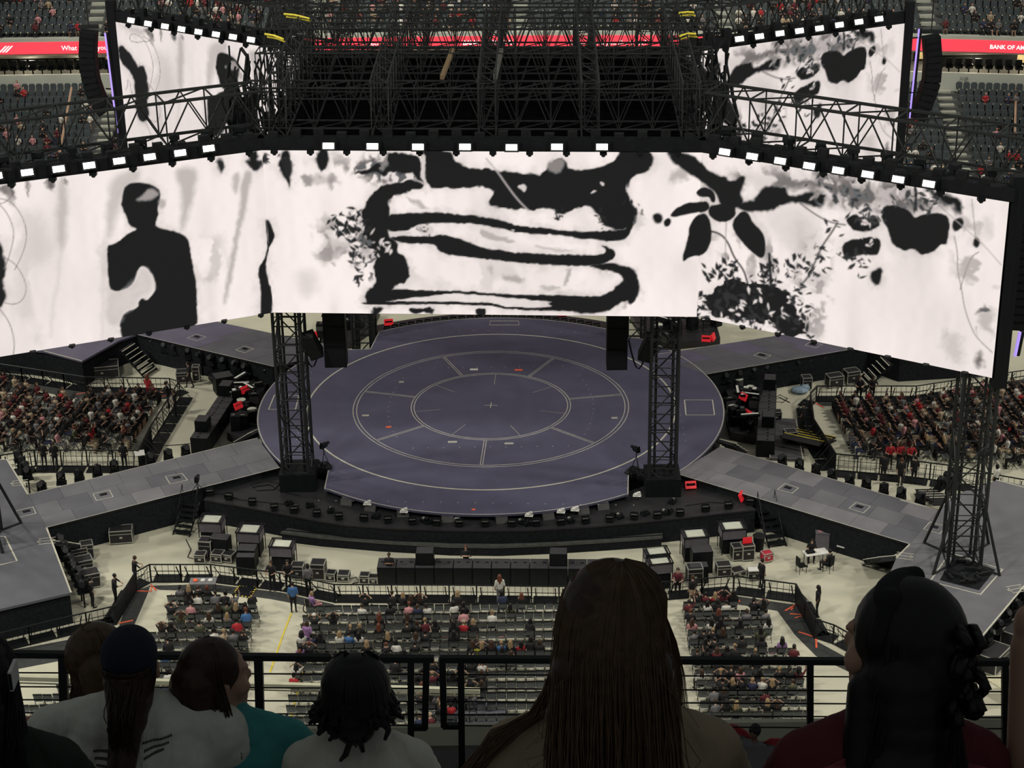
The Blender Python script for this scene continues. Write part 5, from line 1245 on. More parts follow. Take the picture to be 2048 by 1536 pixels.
def row_front(block, y, k, x0, x1, pitch=0.475):
    n = int((x1 - x0) / pitch)
    for j in range(n):
        x = x0 + pitch * (j + 0.5); px, py = PX((x, y, 0.6)); CH.append([x, y + rc.uniform(-0.03, 0.03), rc.uniform(-0.05, 0.05), block, k, j + 1, px, py])
Y0 = G(860, 1209, 0.88).y + 0.22; DYR = (G(860, 1209, 0.88).y - G(860, 1304, 0.88).y) / 5
for k in range(13):
    y = Y0 - DYR * k
    xa = G(645, 1209 + 19 * k, 0.5).x + 0.1; xb = G(1318, 1209 + 19 * k, 0.5).x
    xa = -9.6 + (0.0 if k else 0.1)
    row_front('centre', y, k + 1, xa, G(1318, 1230, 0.5).x)
    fx = {0: 1370, 1: 1368, 2: 1368}.get(k, 1366); xr = {0: 1480, 1: 1535, 2: 1545, 3: 1560, 4: 1545}.get(k, 1600 + 6 * (k - 5))
    row_front('right', y - 0.1, k + 1, G(1368, 1230, 0.5).x, G(xr, 1209 + 20 * k, 0.5).x)
YL = G(430, 1190, 0.88).y + 0.22
for k in range(13):
    y = YL - DYR * k
    xl = {0: 338, 1: 335, 2: 338, 3: 320, 4: 300, 5: 310}.get(k, 300 - 45 * (k - 5)); xl = max(xl, 30)
    row_front('left', y, k + 1, G(xl, 1190 + 19 * k, 0.5).x, G(462, 1190, 0.5).x if k == 0 else -11.75 + (0.0 if k < 9 else 0.0))
# side seating, rows parallel to the inner fences, chairs turned to the stage
def side_block(block, fence, poly_px, sgn):
    a, b = G(*fence[0], 0), G(*fence[1], 0); e = (b - a).normalized(); nrm = Vector((-e.y, e.x, 0)) * sgn
    poly = [g2(x, y, 0) for x, y in poly_px]
    for k in range(16):
        j = 0
        for i in range(-30, 60):
            p = a + nrm * (1.5 + 0.95 * k) + e * (i * 0.5)
            if inpoly(p.x, p.y, poly):
                j += 1; px, py = PX((p.x, p.y, 0.6)); CH.append([p.x, p.y, math.atan2(-nrm.y, -nrm.x) - math.pi / 2 + rc.uniform(-0.05, 0.05), block, k + 1, j, px, py])
side_block('far left', ((358, 800), (282, 915)), [(-90, 765), (0, 772), (60, 790), (100, 808), (330, 800), (345, 808), (310, 872), (280, 902), (230, 907), (100, 903), (0, 912), (-90, 918)], -1)
side_block('far right', ((1628, 815), (1685, 935)), [(1640, 825), (1700, 812), (1830, 824), (1960, 790), (2140, 770), (2140, 950), (2000, 935), (1830, 925), (1715, 920), (1668, 895)], 1)
PROB = {'centre': 0.34, 'right': 0.55, 'left': 0.52, 'far left': 0.74, 'far right': 0.72}
WHERE = {'centre': 'centre block', 'left': 'left block', 'right': 'right block', 'far left': 'left side block', 'far right': 'right side block'}
visible = [c for c in CH if not hidden(c[6], c[7])]
visible.sort(key=lambda c: -c[7]); keep = set(id(c) for c in visible[:300])
mbx = MB()
for c in CH:
    x, y, rz, block, k, j, px, py = c
    if id(c) in keep:
        t = thing('folding_chair', f'grey folding chair, {nth(k)} row, {nth(j)} from the left, {WHERE[block]}', 'chair', (x, y, 0), rz, 'grey folding chairs on the floor')
        inst('seat', C_SW if rc.random() < 0.07 else C_S, t); inst('backrest', C_B, t); inst('leg_frame', C_L, t); inst('leg_frame', C_R, t); inst('top_rail', C_T, t)
    else: chair_all(mbx, (x, y, 0), rz)
tag(mbx.build('folding_chairs', [CHS, CHF]), 'remaining rows of grey folding chairs further from the railing', 'chairs', None, 'stuff')
crowd = []
for c in CH:
    x, y, rz, block, k, j, px, py = c
    nb = vnoise(np.array([x * 0.45]), np.array([y * 0.45]), 13)[0]
    if rc.random() < (PROB[block] + (0.12 if k > 5 and block == 'centre' else 0)) * (0.75 + 0.5 * nb): crowd.append(c)
cv = [c for c in crowd if not hidden(c[6], c[7])]; cv.sort(key=lambda c: -c[7]); keepp = set(id(c) for c in cv[:265])
mbp = MB()
for c in crowd:
    x, y, rz, block, k, j, px, py = c
    z = 0.0
    if id(c) in keepp:
        pose = rc.choice(['lap', 'lap', 'phone', 'phone', 'hair', 'forward', 'forward', 'down', 'cheer'])
        if pose == 'cheer' and rc.random() < 0.6: pose = 'lap'
        person((x, y, z), rz + rc.uniform(-0.35, 0.35), pose, f'{nth(k)} row {nth(j)} seat, {WHERE[block]}', rc)
    elif not hidden(px, py): low_body(mbp, (x, y, z), rz + math.pi, rc.choice([3, 3, 3, 3, 3, 4, 5, 6, 6, 7, 8, 12]), rc.choice([0, 0, 1, 1, 2]), rc.choice([10, 10, 11]), rc)
tag(mbp.build('floor_spectators', smats), 'further seated spectators packed in the side blocks of the floor', 'people', None, 'stuff')
# things left on chairs: bags, papers, light sticks
bagm = MB().sphere((0, 0, 0.12), (0.17, 0.11, 0.14), 8, 6).tube([(-0.08, 0, 0.2), (-0.05, 0, 0.34), (0.05, 0, 0.34), (0.08, 0, 0.2)], 0.012, 5); papm = MB().box((0, 0, 0.015), (0.30, 0.22, 0.02))
free = [c for c in visible if id(c) not in set(id(q) for q in crowd)]
rc.shuffle(free); BAG = {k: bagm.mesh('bag', CM[k]) for k in ('black', 'white', 'red', 'purple', 'beige')}; PAP = {k: papm.mesh('paper', CM[k]) for k in ('white', 'pink', 'yellow')}
for n_, c in enumerate(free[:70]):
    x, y, rz, block, k, j, px, py = c
    if n_ % 5 < 2: nm, me, cl = 'bag', *[(BAG[q], q) for q in [rc.choice(list(BAG))]][0]
    else: nm, me, cl = 'paper_sheet', *[(PAP[q], q) for q in [rc.choice(['white', 'white', 'white', 'pink'])]][0]
    o = inst(nm, me, None, (x, y + 0.02, 0.466), (0, 0, rc.uniform(0, 6))); tag(o, f'{cl} {"bag" if nm == "bag" else "paper sheet"} left on the {nth(k)} row {nth(j)} chair, {WHERE[block]}', 'bag' if nm == 'bag' else 'paper', 'things left on the floor chairs')
# yellow towel over a chair
p = G(951, 1294, 0.9); o = MB().add([(p.x - 0.26, p.y - 0.3, 0.5), (p.x + 0.26, p.y - 0.3, 0.5), (p.x + 0.24, p.y - 0.28, 0.96), (p.x - 0.2, p.y - 0.28, 0.96), (p.x + 0.2, p.y - 0.1, 0.8), (p.x - 0.24, p.y - 0.1, 0.8)], [(0, 1, 2, 3), (3, 2, 4, 5)]).build('towel', CM['yellow'])
sm = o.modifiers.new('t', 'SOLIDIFY'); sm.thickness = 0.02; tag(o, 'bright yellow towel hung over a chair back in the centre block', 'towel')
# standing people: crew along barriers, spectators
RB = G(0, 1266, 0)
def at_px(px, py, pose, head, tail, top, hair, style, rz, bottom='black', group='standing people', z=0.0, r_=None, skin=None):
    g = G(px, py, z); person(g, rz, pose, tail, rc, top, hair, style, bottom, skin, group, 1.04, head)
at_px(588, 1225, 'stand', 'person standing', 'on the aisle facing the stage', 'blue', 'black', 'short', 0.1)
at_px(617, 1305, 'walk', 'person walking', 'beside the yellow aisle line', 'purple', 'brown', 'bob', -0.2, 'purple')
at_px(546, 1180, 'rail', 'crew member', 'leaning on the barrier by the ramp', 'black', 'brown', 'short', 3.0)
at_px(578, 1178, 'rail', 'crew member', 'leaning on the barrier beside a colleague', 'black', 'black', 'short', 3.2)
at_px(618, 1188, 'stand', 'person standing', 'inside the barrier near the wheelchair', 'grey', 'black', 'bob', 0.4)
at_px(780, 1165, 'folded', 'guard', 'arms folded in front of the subwoofer row', 'black', 'brown', 'short', 3.1)
at_px(933, 1150, 'folded', 'guard', 'between two boxes on the subwoofer row', 'black', 'auburn', 'short', 3.1)
at_px(1000, 1210, 'stand', 'person standing', 'in front of the centre block', 'white', 'auburn', 'long', 0.2, 'grey')
at_px(272, 1172, 'rail', 'guard', 'bending over the left corner of the barrier', 'black', 'brown', 'short', -1.2)
at_px(232, 1208, 'rail', 'guard', 'bending over the solid black left barrier', 'black', 'black', 'short', -1.6)
at_px(186, 1215, 'stand', 'guard', 'standing at the foot of the left platform', 'black', 'black', 'short', -1.0)
at_px(90, 936, 'stand', 'guard', 'left of two at the left lower fence', 'black', 'black', 'short', 0.0)
at_px(112, 938, 'stand', 'guard', 'right of two at the left lower fence', 'black', 'brown', 'tail', 0.2)
at_px(250, 938, 'stand', 'guard', 'at the inner end of the left lower fence', 'black', 'black', 'bob', 0.0)
at_px(380, 775, 'walk', 'crew member', 'pushing cases behind the left seating', 'black', 'black', 'short', 2.0)
at_px(299, 800, 'stand', 'person standing', 'inside the left rear fence', 'red', 'auburn', 'long', -0.6, 'red')
at_px(352, 832, 'stand', 'guard', 'upper of two at the left inner fence', 'black', 'brown', 'short', 1.5); at_px(338, 815, 'rail', 'guard', 'leaning on the left inner fence', 'black', 'black', 'short', 1.8)
at_px(1717, 802, 'rail', 'guard', 'left of two at the right rear fence', 'black', 'brown', 'short', 3.0); at_px(1743, 802, 'rail', 'guard', 'right of two at the right rear fence', 'black', 'black', 'short', 3.2)
for px, py, tp, hr, tl in [(1766, 962, 'black', 'black', 'first'), (1800, 972, 'black', 'auburn', 'second'), (1827, 968, 'black', 'black', 'third')]: at_px(px, py, 'stand', 'guard', f'{tl} of three below the right lower fence', tp, hr, 'tail' if tl != 'first' else 'short', 0.2)
for px, py, tl in [(1778, 938, 'left'), (1797, 938, 'middle'), (1818, 940, 'right')]: at_px(px, py, 'rail', 'spectator', f'{tl} of three on the right lower fence', 'red', 'brown', 'long', -2.9 if tl != 'left' else 3.0)
at_px(1522, 1178, 'stand', 'crew member', 'beside the white topped case', 'black', 'black', 'short', -1.0)
at_px(1634, 1232, 'stand', 'guard', 'standing outside the right barrier corner', 'black', 'black', 'long', 1.4)
at_px(1355, 1195, 'rail', 'crew member', 'at the barrier near the carts', 'maroon', 'brown', 'short', 3.0)
at_px(1384, 1212, 'stand', 'person standing', 'beside the front right block', 'black', 'brown', 'short', 0.6, 'beige')
at_px(1605, 858, 'stand', 'crew member', 'beside the right inner fence', 'black', 'black', 'short', 1.0)
at_px(1990, 985, 'stand', 'person standing', 'right of the far right tower', 'white', 'black', 'bob', 0.5)
at_px(1790, 1352, 'folded', 'guard', 'below the right corner platform', 'black', 'brown', 'short', 3.1)
# wheelchair with its rider, in the aisle
wp = G(624, 1230, 0); wc = thing('wheelchair', 'black wheelchair with large spoked wheels standing in the aisle', 'wheelchair', wp, -0.9)
for s in (-1, 1):
    MB().tube([(s * 0.32, 0.32 * math.cos(t), 0.32 + 0.30 * math.sin(t)) for t in [k * math.pi / 8 for k in range(17)]], 0.03, 6).build('rear_wheel', BLACK, wc)
    mb = MB()
    for k in range(8): mb.bar((s * 0.32, 0, 0.32), (s * 0.32, 0.3 * math.cos(k * math.pi / 4), 0.32 + 0.3 * math.sin(k * math.pi / 4)), 0.008, 4)
    mb.build('spokes', ALU, wc)
    MB().tube([(s * 0.24, 0.5 + 0.09 * math.cos(t), 0.09 + 0.09 * math.sin(t)) for t in [k * math.pi / 5 for k in range(11)]], 0.02, 5).build('caster', BLACK, wc)
    MB().tube([(s * 0.26, -0.25, 0.95), (s * 0.26, -0.2, 0.5), (s * 0.26, 0.45, 0.48), (s * 0.24, 0.5, 0.15)], 0.016, 6).build('side_frame', ALU, wc)
MB().box((0, 0.1, 0.47), (0.46, 0.46, 0.05)).build('seat', BLACK, wc); MB().box((0, -0.2, 0.72), (0.46, 0.04, 0.45)).build('backrest', BLACK, wc); MB().box((0, 0.62, 0.12), (0.36, 0.18, 0.03)).build('footrest', BLACKM, wc)
person((wp.x + 0.08, wp.y + 0.06, 0.03), -0.9, 'lap', 'sitting in the wheelchair', rc, 'purple', 'blond', 'bob', 'pink', None, 'standing people', 1.0, 'person')
# ------------------------------------------------------------------ show equipment around the stage
re_ = random.Random(41)
def case(label, px, py, w, d, h, rz=0.0, z=0.0, kind='case', top=CASEB, lid=True, nm='flight_case', group='flight cases'):
    """flight case: panels, aluminium edge bars, lid line, catches, castors; (px, py) is its ground centre"""
    p = G(px, py, z); t = thing(nm, label, kind, p, rz, group); e = 0.022; h0 = 0.10 if z == 0 else 0.02
    MB().box((0, 0, h0 + h / 2), (w, d, h)).build('body', CASEB, t)
    if top is not CASEB: MB().box((0, 0, h0 + h + 0.01), (w * 0.94, d * 0.94, 0.02)).build('top_board', top, t)
    mb = MB()
    for sx in (-1, 1):
        for sy in (-1, 1): mb.box((sx * w / 2, sy * d / 2, h0 + h / 2), (2 * e, 2 * e, h + e))
    for z_ in (h0, h0 + h):
        for s in (-1, 1): mb.box((s * w / 2, 0, z_), (2 * e, d, 2 * e)); mb.box((0, s * d / 2, z_), (w, 2 * e, 2 * e))
    if lid:
        for s in (-1, 1): mb.box((0, s * (d / 2 + 0.004), h0 + h * 0.72), (w, 0.02, 0.03))
    mb.build('edge_bars', ALU, t)
    if h0 > 0.05:
        for sx in (-1, 1):
            for sy in (-1, 1): MB().bar((sx * (w / 2 - 0.08) - 0.03, sy * (d / 2 - 0.08), 0.05), (sx * (w / 2 - 0.08) + 0.03, sy * (d / 2 - 0.08), 0.05), 0.05, 8).build('castor', BLACK, t)
    MB().box((0, -d / 2 - 0.012, h0 + h * 0.45), (0.16, 0.02, 0.10)).build('handle', ALU, t)
    return t, h0 + h
def speaker_box(label, px, py, w, d, h, rz=0, z=0.0, group='black speaker boxes'):
    p = G(px, py, z); t = thing('speaker_box', label, 'speaker', p, rz, group)
    MB().box((0, 0, h / 2), (w, d, h)).build('cabinet', BLACK, t); MB().box((0, -d / 2 - 0.01, h / 2), (w * 0.9, 0.02, h * 0.88)).build('grille', BLACKM, t)
    MB().box((0, 0, h + 0.005), (w * 0.96, d * 0.96, 0.015)).build('lid', mat('dark_grey_lid', (0.04, 0.04, 0.045), 0.6, 0, 0.1), t)
    return t
def led_table(label, px, py, w, d, rz=0.0, two=False):
    """tall equipment cart: black lower rack, grey cloth box, framed pale top"""
    p = G(px, py, 0); t = thing('equipment_cart', label, 'cart', p, rz, 'equipment carts with pale tops')
    for sx in (-1, 1):
        for sy in (-1, 1): MB().bar((sx * w * 0.48, sy * d * 0.48, 0), (sx * w * 0.48, sy * d * 0.48, 1.55), 0.025, 6).build('leg', BLACKM, t)
    MB().box((0, 0, 0.45), (w * 0.86, d * 0.8, 0.8)).build('lower_rack', BLACK, t); MB().box((0, 0, 1.22), (w * 0.94, d * 0.94, 0.55)).build('cloth_box', GREYBOX, t)
    MB().box((0, 0, 1.52), (w * 0.72, d * 0.66, 0.04)).build('pale_top', PALE, t)
    mb = MB()
    for s in (-1, 1): mb.box((0, s * d / 2, 1.56), (w * 1.06, 0.05, 0.05)); mb.box((s * w / 2, 0, 1.56), (0.05, d, 0.05)); mb.box((s * w * 0.39, 0, 1.57), (0.06, d, 0.05))
    mb.build('top_frame', BLACKM, t)
    return t
led_table('leftmost equipment cart with pale top beside the front left stairs', 428, 1086, 1.35, 1.1, -0.12); led_table('second equipment cart with pale top from the left', 504, 1106, 1.35, 1.15, -0.14); led_table('third equipment cart with pale top below the apron end', 568, 1136, 1.3, 1.0, -0.12)
led_table('equipment cart with pale top right of the large brown head', 1312, 1152, 1.3, 0.9, 0.16); led_table('equipment cart with pale top directly below the right stage corner', 1388, 1116, 1.4, 1.1, 0.12); led_table('rightmost equipment cart with pale top by the right stairs', 1463, 1100, 1.4, 1.1, 0.12)
led_table('low front equipment cart with pale top half behind the brown head', 1318, 1172, 1.3, 0.8, 0.16)
for a in [('large black flight case with metal edges alone on the left floor', 244, 1083, 1.25, 0.75, 0.75, 0.12), ('tall black flight case beside the left platform stairs', 176, 1116, 0.65, 0.6, 0.85, 0.3), ('flight case nearest the platform in the left row of lights', 158, 1120, 0.9, 0.7, 0.75, 0.38), ('middle flight case in the row below the left platform', 169, 1144, 0.9, 0.7, 0.75, 0.38), ('lowest flight case in the row below the left platform', 182, 1172, 0.95, 0.75, 0.8, 0.38),
          ('white edged rack case left of the front barrier carts', 402, 1124, 0.6, 0.55, 0.45, -0.1), ('rack case stack with a mixer on top at left', 414, 1112, 0.7, 0.65, 0.95, -0.15), ('small flight case with tray of tools near the left barrier', 437, 1122, 0.6, 0.6, 0.45, -0.25), ('flight case holding a black fan at left', 458, 1121, 0.65, 0.65, 0.4, -0.35),
          ('rack case behind the two leaning crew members', 597, 1156, 0.65, 0.6, 0.75, -0.1), ('tall rack case right of the leaning crew', 638, 1156, 0.75, 0.7, 0.9, -0.1), ('small case with tools left of the fan case', 663, 1160, 0.5, 0.5, 0.4, -0.2), ('case holding an upright black fan near the barrier', 688, 1160, 0.6, 0.6, 0.35, -0.1), ('case with blue items beside the subwoofer row', 730, 1166, 0.5, 0.5, 0.45, -0.1), ('case with a black blower beside the subwoofer row', 748, 1167, 0.45, 0.45, 0.35, -0.1),
          ('rack case behind the right barrier below the carts', 1388, 1165, 0.8, 0.7, 0.9, 0.1), ('open rack case with white gear behind the right barrier', 1446, 1150, 0.75, 0.6, 0.6, 0.1), ('case with a red screen on top behind the right carts', 1494, 1118, 0.65, 0.6, 0.85, 0.15), ('black rack case left of the red screen case', 1472, 1118, 0.5, 0.6, 0.75, 0.15), ('low case with a folded black fan at right', 1474, 1150, 0.7, 0.6, 0.25, 0.4),
          ('flight case with gear behind the left seating', 368, 764, 0.9, 0.7, 0.7, 0.1), ('upright black case next to the left rear crew', 394, 762, 0.45, 0.45, 1.0, 0.0), ('wide dark case pile at the left rear stairs', 205, 752, 2.2, 1.2, 0.8, 0.2),
          ('flight case with instruments behind the right seating', 1668, 772, 1.0, 0.7, 0.7, 0.3), ('second case with instruments behind the right seating', 1702, 765, 0.9, 0.7, 0.8, 0.3), ('small metal edged case at the right rear corner', 1612, 778, 0.6, 0.6, 0.8, 0.1), ('black case at the rack platform right of the stage', 1580, 885, 0.7, 0.6, 0.7, 0.2), ('small case on the rack platform right of the stage', 1552, 842, 0.6, 0.5, 0.6, 0.0),
          ('dark case below the right platform near the frame edge', 1985, 1335, 1.6, 1.0, 0.9, 0.9), ('second dark case below the right platform edge', 2030, 1290, 1.4, 1.0, 0.9, 0.9)]: case(*a)
o, h = case('white topped case beside the crew member at right', 1506, 1158, 0.6, 0.5, 0.5, 0.05, top=WHITEP)
for a in [('tall black speaker cabinet right of the left rack stack', 443, 1110, 1.05, 0.7, 1.15, -0.2), ('black speaker cabinet behind the metal framed one at left', 497, 1130, 1.0, 0.8, 1.1, -0.1), ('metal framed black cabinet standing at the left barrier', 494, 1146, 1.0, 0.5, 1.1, -0.05), ('black cabinet stack behind the right carts', 1402, 1140, 1.1, 0.8, 1.3, 0.1), ('lower black cabinet behind the right barrier', 1396, 1162, 1.0, 0.6, 1.0, 0.05), ('dark cabinet at the rear of the left orchestra pit', 448, 783, 1.2, 1.0, 1.2, 0.4)]: speaker_box(*a)
# rows of subwoofers
def sub_row(where, a, b, n, talls, rz_off=0.0, h=1.05):
    A, B = G(*a, 0), G(*b, 0); e = (B - A); rz = math.atan2(e.y, e.x); w = e.length / n
    for k in range(n):
        c = A.lerp(B, (k + 0.5) / n); t = thing('subwoofer', f'black subwoofer, {nth(k + 1)} in the row {where}', 'speaker', c, rz, 'subwoofer rows around the stage')
        MB().box((0, 0, h / 2), (w * 0.98, 1.1, h)).build('cabinet', BLACK, t); MB().box((0, -0.56, h / 2), (w * 0.9, 0.02, h * 0.9)).build('grille', BLACKM, t)
        MB().box((0, 0, h + 0.006), (w * 0.94, 1.04, 0.016)).build('lid', mat('dark_grey_lid', (0.04, 0.04, 0.045), 0.6, 0, 0.1), t)
        for s in (-0.25, 0.25): MB().box((s * w, 0.1, h + 0.02), (0.16, 0.1, 0.02)).build('grip', BLACK, t)
        if k in talls:
            u_ = thing('front_fill_speaker', f'black speaker standing on the {nth(k + 1)} subwoofer in the row {where}', 'speaker', (c.x, c.y, h + 0.03), rz, 'speakers on the subwoofer rows')
            MB().box((0, 0.1, 0.35), (0.95, 0.75, 0.7)).build('cabinet', BLACK, u_); MB().box((0, -0.285, 0.35), (0.88, 0.02, 0.62)).build('grille', BLACKM, u_); MB().box((0, 0.1, 0.71), (0.9, 0.7, 0.015)).build('lid', mat('dark_grey_lid', (0.04, 0.04, 0.045), 0.6, 0, 0.1), u_)
sub_row('in front of the stage', (757, 1160), (1250, 1163), 13, (2, 9)); sub_row('left of the stage', (400, 908), (470, 800), 9, (1, 7)); sub_row('right of the stage', (1535, 800), (1530, 915), 9, (0, 6), h=1.1)
# moving lights along the runway edges
def mover_proto():
    b = MB().box((0, 0, 0.09), (0.44, 0.36, 0.18)).mesh('base', BLACK); y = MB().box((-0.2, 0, 0.36), (0.07, 0.2, 0.42)).box((0.2, 0, 0.36), (0.07, 0.2, 0.42)).mesh('yoke', BLACK)
    h = MB().sphere((0, 0, 0.46), (0.19, 0.22, 0.24), 10, 8).bar((0, -0.14, 0.5), (0, -0.27, 0.58), 0.15, 10, 0.16).mesh('head', BLACKM); l = MB().bar((0, -0.268, 0.579), (0, -0.276, 0.583), 0.13, 10).mesh('lens', mat('dark_lens', (0.05, 0.05, 0.055), 0.15, 0, 0.1))
    return b, y, h, l
MVB, MVY, MVH, MVL = mover_proto()
def mover(label, p, rz, s=1.0, grp='moving lights along the runways'):
    t = thing('moving_light', label, 'stage light', p, rz, grp); t.scale = (s, s, s)
    inst('base', MVB, t); inst('yoke', MVY, t); inst('head', MVH, t, rot=(re_.uniform(-0.2, 0.2), 0, 0)); inst('lens', MVL, t)
def movers(where, pts, z, rz, s=1.0, dz=-0.35):
    for i, (x, y) in enumerate(pts):
        # stands on a shelf just under the deck edge
        p = G(x, y, z); sh = thing('light_shelf', f'black bracket shelf under the {nth(i + 1)} moving light {where}', 'shelf', (p.x, p.y, p.z), rz, 'bracket shelves for the moving lights')
        MB().box((0, 0, -0.03), (0.6, 0.55, 0.06)).build('plate', BLACK, sh); MB().box((0, 0, -p.z / 2 - 0.03), (0.08, 0.08, p.z - 0.06)).build('post', BLACK, sh)
        mover(f'black moving light, {nth(i + 1)} from the left {where}', p, rz + re_.uniform(-0.5, 0.5), s)
movers('along the front left runway', [(123, 965), (159, 958), (195, 949), (229, 941), (301, 925), (337, 918), (372, 910)], 1.0, 0.2, 1.05)
movers('along the front right runway', [(1564, 930), (1598, 939), (1631, 948), (1664, 958), (1699, 969), (1732, 976), (1767, 986), (1802, 995), (1840, 1004)], 1.0, -0.2, 1.05)
movers('along the rear left runway', [(284, 684), (309, 694), (331, 701), (353, 706), (377, 714), (402, 721), (424, 727), (448, 733), (473, 739), (492, 744)], 1.1, -0.4, 1.0)
movers('along the rear right runway', [(1450, 762), (1476, 757), (1504, 752), (1533, 747), (1561, 741), (1590, 736), (1618, 730), (1647, 725), (1672, 719)], 1.1, 0.3, 1.0)
movers('beside the left corner platform', [(121, 1092), (127, 1103), (134, 1116), (141, 1130), (148, 1143), (154, 1156), (160, 1169), (166, 1182)], 1.0, 0.4, 1.1)
movers('at the rear of the left corner platform', [(38, 920), (44, 932), (50, 944), (56, 956), (85, 985)], 1.0, 0.4, 1.1)
movers('below the right platform front edge', [(1975, 1283), (1992, 1262), (2010, 1242), (2028, 1222), (2044, 1204)], 1.1, 0.8, 1.1)
movers('at the rear of the right corner platform', [(1880, 975), (1893, 966), (1905, 958)], 1.1, 0.8, 1.1)
# footlights, wedges and small gear on the apron
FLB = MB().box((0, 0, 0.10), (0.34, 0.26, 0.14)).box((0, 0.12, 0.28), (0.42, 0.10, 0.26)).mesh('housing', BLACK); FLF = MB().box((0, 0.02, 0.30), (0.36, 0.14, 0.04)).mesh('flap', mat('grey_flap', (0.06, 0.06, 0.06), 0.5, 0, 0.1)); FLY = MB().box((-0.22, 0.0, 0.2), (0.03, 0.2, 0.3)).box((0.22, 0.0, 0.2), (0.03, 0.2, 0.3)).mesh('yoke', BLACKM)
for i, (x, y) in enumerate([(420, 991), (458, 999), (505, 1010), (549, 1021), (588, 1026), (634, 1033), (678, 1039), (728, 1042), (776, 1046), (825, 1049), (873, 1051), (918, 1053), (970, 1053), (1023, 1053), (1072, 1052), (1122, 1050), (1171, 1047), (1219, 1044), (1268, 1039), (1315, 1037), (1360, 1032), (1411, 1023), (1457, 1017), (1500, 1010)]):
    t = thing('footlight', f'small black floor light, {nth(i + 1)} from the left along the apron edge', 'stage light', G(x, y, AZ), re_.uniform(-0.2, 0.2), 'floor lights along the apron edge'); inst('housing', FLB, t); inst('flap', FLF, t); inst('yoke', FLY, t)
WG = MB().add([(-0.36, -0.25, 0), (0.36, -0.25, 0), (0.36, 0.25, 0), (-0.36, 0.25, 0), (-0.34, -0.05, 0.34), (0.34, -0.05, 0.34), (0.34, 0.2, 0.30), (-0.34, 0.2, 0.30)], [(3, 2, 1, 0), (0, 1, 5, 4), (4, 5, 6, 7), (2, 3, 7, 6), (0, 4, 7, 3), (1, 2, 6, 5)])
WGC = WG.mesh('cabinet', BLACKM); WGG = MB().add([(-0.32, -0.24, 0.03), (0.32, -0.24, 0.03), (0.31, -0.06, 0.335), (-0.31, -0.06, 0.335)], [(0, 1, 2, 3)]).mesh('grille', mat('wedge_grille', (0.05, 0.05, 0.052), 0.6, 0, 0.15)); WGT = MB().box((0, 0.08, 0.325), (0.64, 0.22, 0.012)).mesh('lid', mat('wedge_lid', (0.085, 0.085, 0.08), 0.6, 0, 0.1))
for i, (x, y) in enumerate([(694, 1008), (742, 1020), (806, 1031), (895, 1042), (1003, 1044), (1096, 1037), (1166, 1026), (1206, 1017)]):
    t = thing('wedge_monitor', f'grey topped wedge monitor, {nth(i + 1)} from the left against the round stage front', 'speaker', G(x, y, AZ), re_.uniform(-0.15, 0.15) + (0.25 if x > 1000 else -0.25 if x < 760 else 0), 'wedge monitors at the stage front'); inst('cabinet', WGC, t); inst('grille', WGG, t); inst('lid', WGT, t)
for i, (x, y) in enumerate([(578, 1010), (590, 1020), (620, 1014), (662, 1024), (752, 1036), (850, 1044), (858, 1047), (1043, 1047), (1052, 1050), (1140, 1044), (1228, 1034), (1238, 1036), (1290, 1030), (1330, 1028), (1338, 1026), (1345, 1006)]):
    t = thing('floor_effect_unit', f'small shiny effect unit, {nth(i + 1)} from the left on the apron', 'equipment', G(x, y, AZ), re_.uniform(0, 3), 'effect units on the apron')
    MB().box((0, 0, 0.10), (0.45, 0.35, 0.20)).build('box', BLACK, t); MB().box((0.1, 0, 0.23), (0.12, 0.14, 0.06)).build('knob_panel', ALU if i % 2 else BLACKM, t); MB().bar((-0.12, 0, 0.2), (-0.12, -0.08, 0.36), 0.07, 8).build('nozzle', BLACKM, t)
rp_ = random.Random(8)
for i, (x, y) in enumerate([(735, 1009), (808, 1024), (913, 1040), (1058, 1032), (1122, 1025), (1150, 1021), (1274, 992)]):
    mb = MB(); p = G(x, y, ST - 0.1 if y < 1035 else AZ); mb.sphere((0, 0, 0.10), (0.20, 0.12, 0.12), 7, 5).box((0.1, 0, 0.2), (0.18, 0.14, 0.10), 0.4).add([(-0.25, -0.1, 0.02), (0.2, -0.16, 0.02), (0.26, 0.1, 0.06), (-0.2, 0.14, 0.08)], [(0, 1, 2, 3)])
    o = mb.build('white_cloth', WHITEP); o.location = p; tag(o, f'crumpled white cloth, {nth(i + 1)} from the left at the stage front edge', 'cloth', 'white cloths at the stage edge')
# red lit wedges and blocks
RW = MB().box((0, 0, 0.22), (0.62, 0.12, 0.44)).mesh('red_panel', REDP); RWB = MB().box((0, 0.09, 0.2), (0.5, 0.1, 0.34)).mesh('housing', BLACK)
for i, (x, y, z, rz, tl, lb) in enumerate([(778, 653, AZ, 0.2, -0.5, 'at the rear left of the stage'), (1125, 634, 1.3, 0.0, -0.5, 'at the rear right of the stage under the screen'), (1412, 686, AZ, -0.2, -0.5, 'right of the right tower'), (1428, 682, AZ, 1.2, -0.3, 'small and dark beside the one right of the tower'), (628, 680, ST, 0.9, -0.2, 'small beside the left tower'), (492, 788, 1.0, 0.9, -0.4, 'upper one left of the stage'), (479, 820, 1.0, 0.9, -0.4, 'lower one left of the stage'), (1484, 802, 1.0, -1.0, -0.4, 'upper one right of the stage'), (1492, 836, 1.0, -1.0, -0.4, 'lower one right of the stage'), (1382, 980, AZ, 0.1, -0.6, 'on the apron right of the right tower'), (1486, 1002, AZ, 1.2, -0.4, 'at the right end of the apron')]):
    t = thing('red_sign_panel', f'bright red backed panel {lb}', 'panel', G(x, y, z), rz, 'red panels around the stage'); inst('red_panel', RW, t, (0, 0, 0.08), (tl, 0, 0)); inst('housing', RWB, t, (0, 0, 0.0))
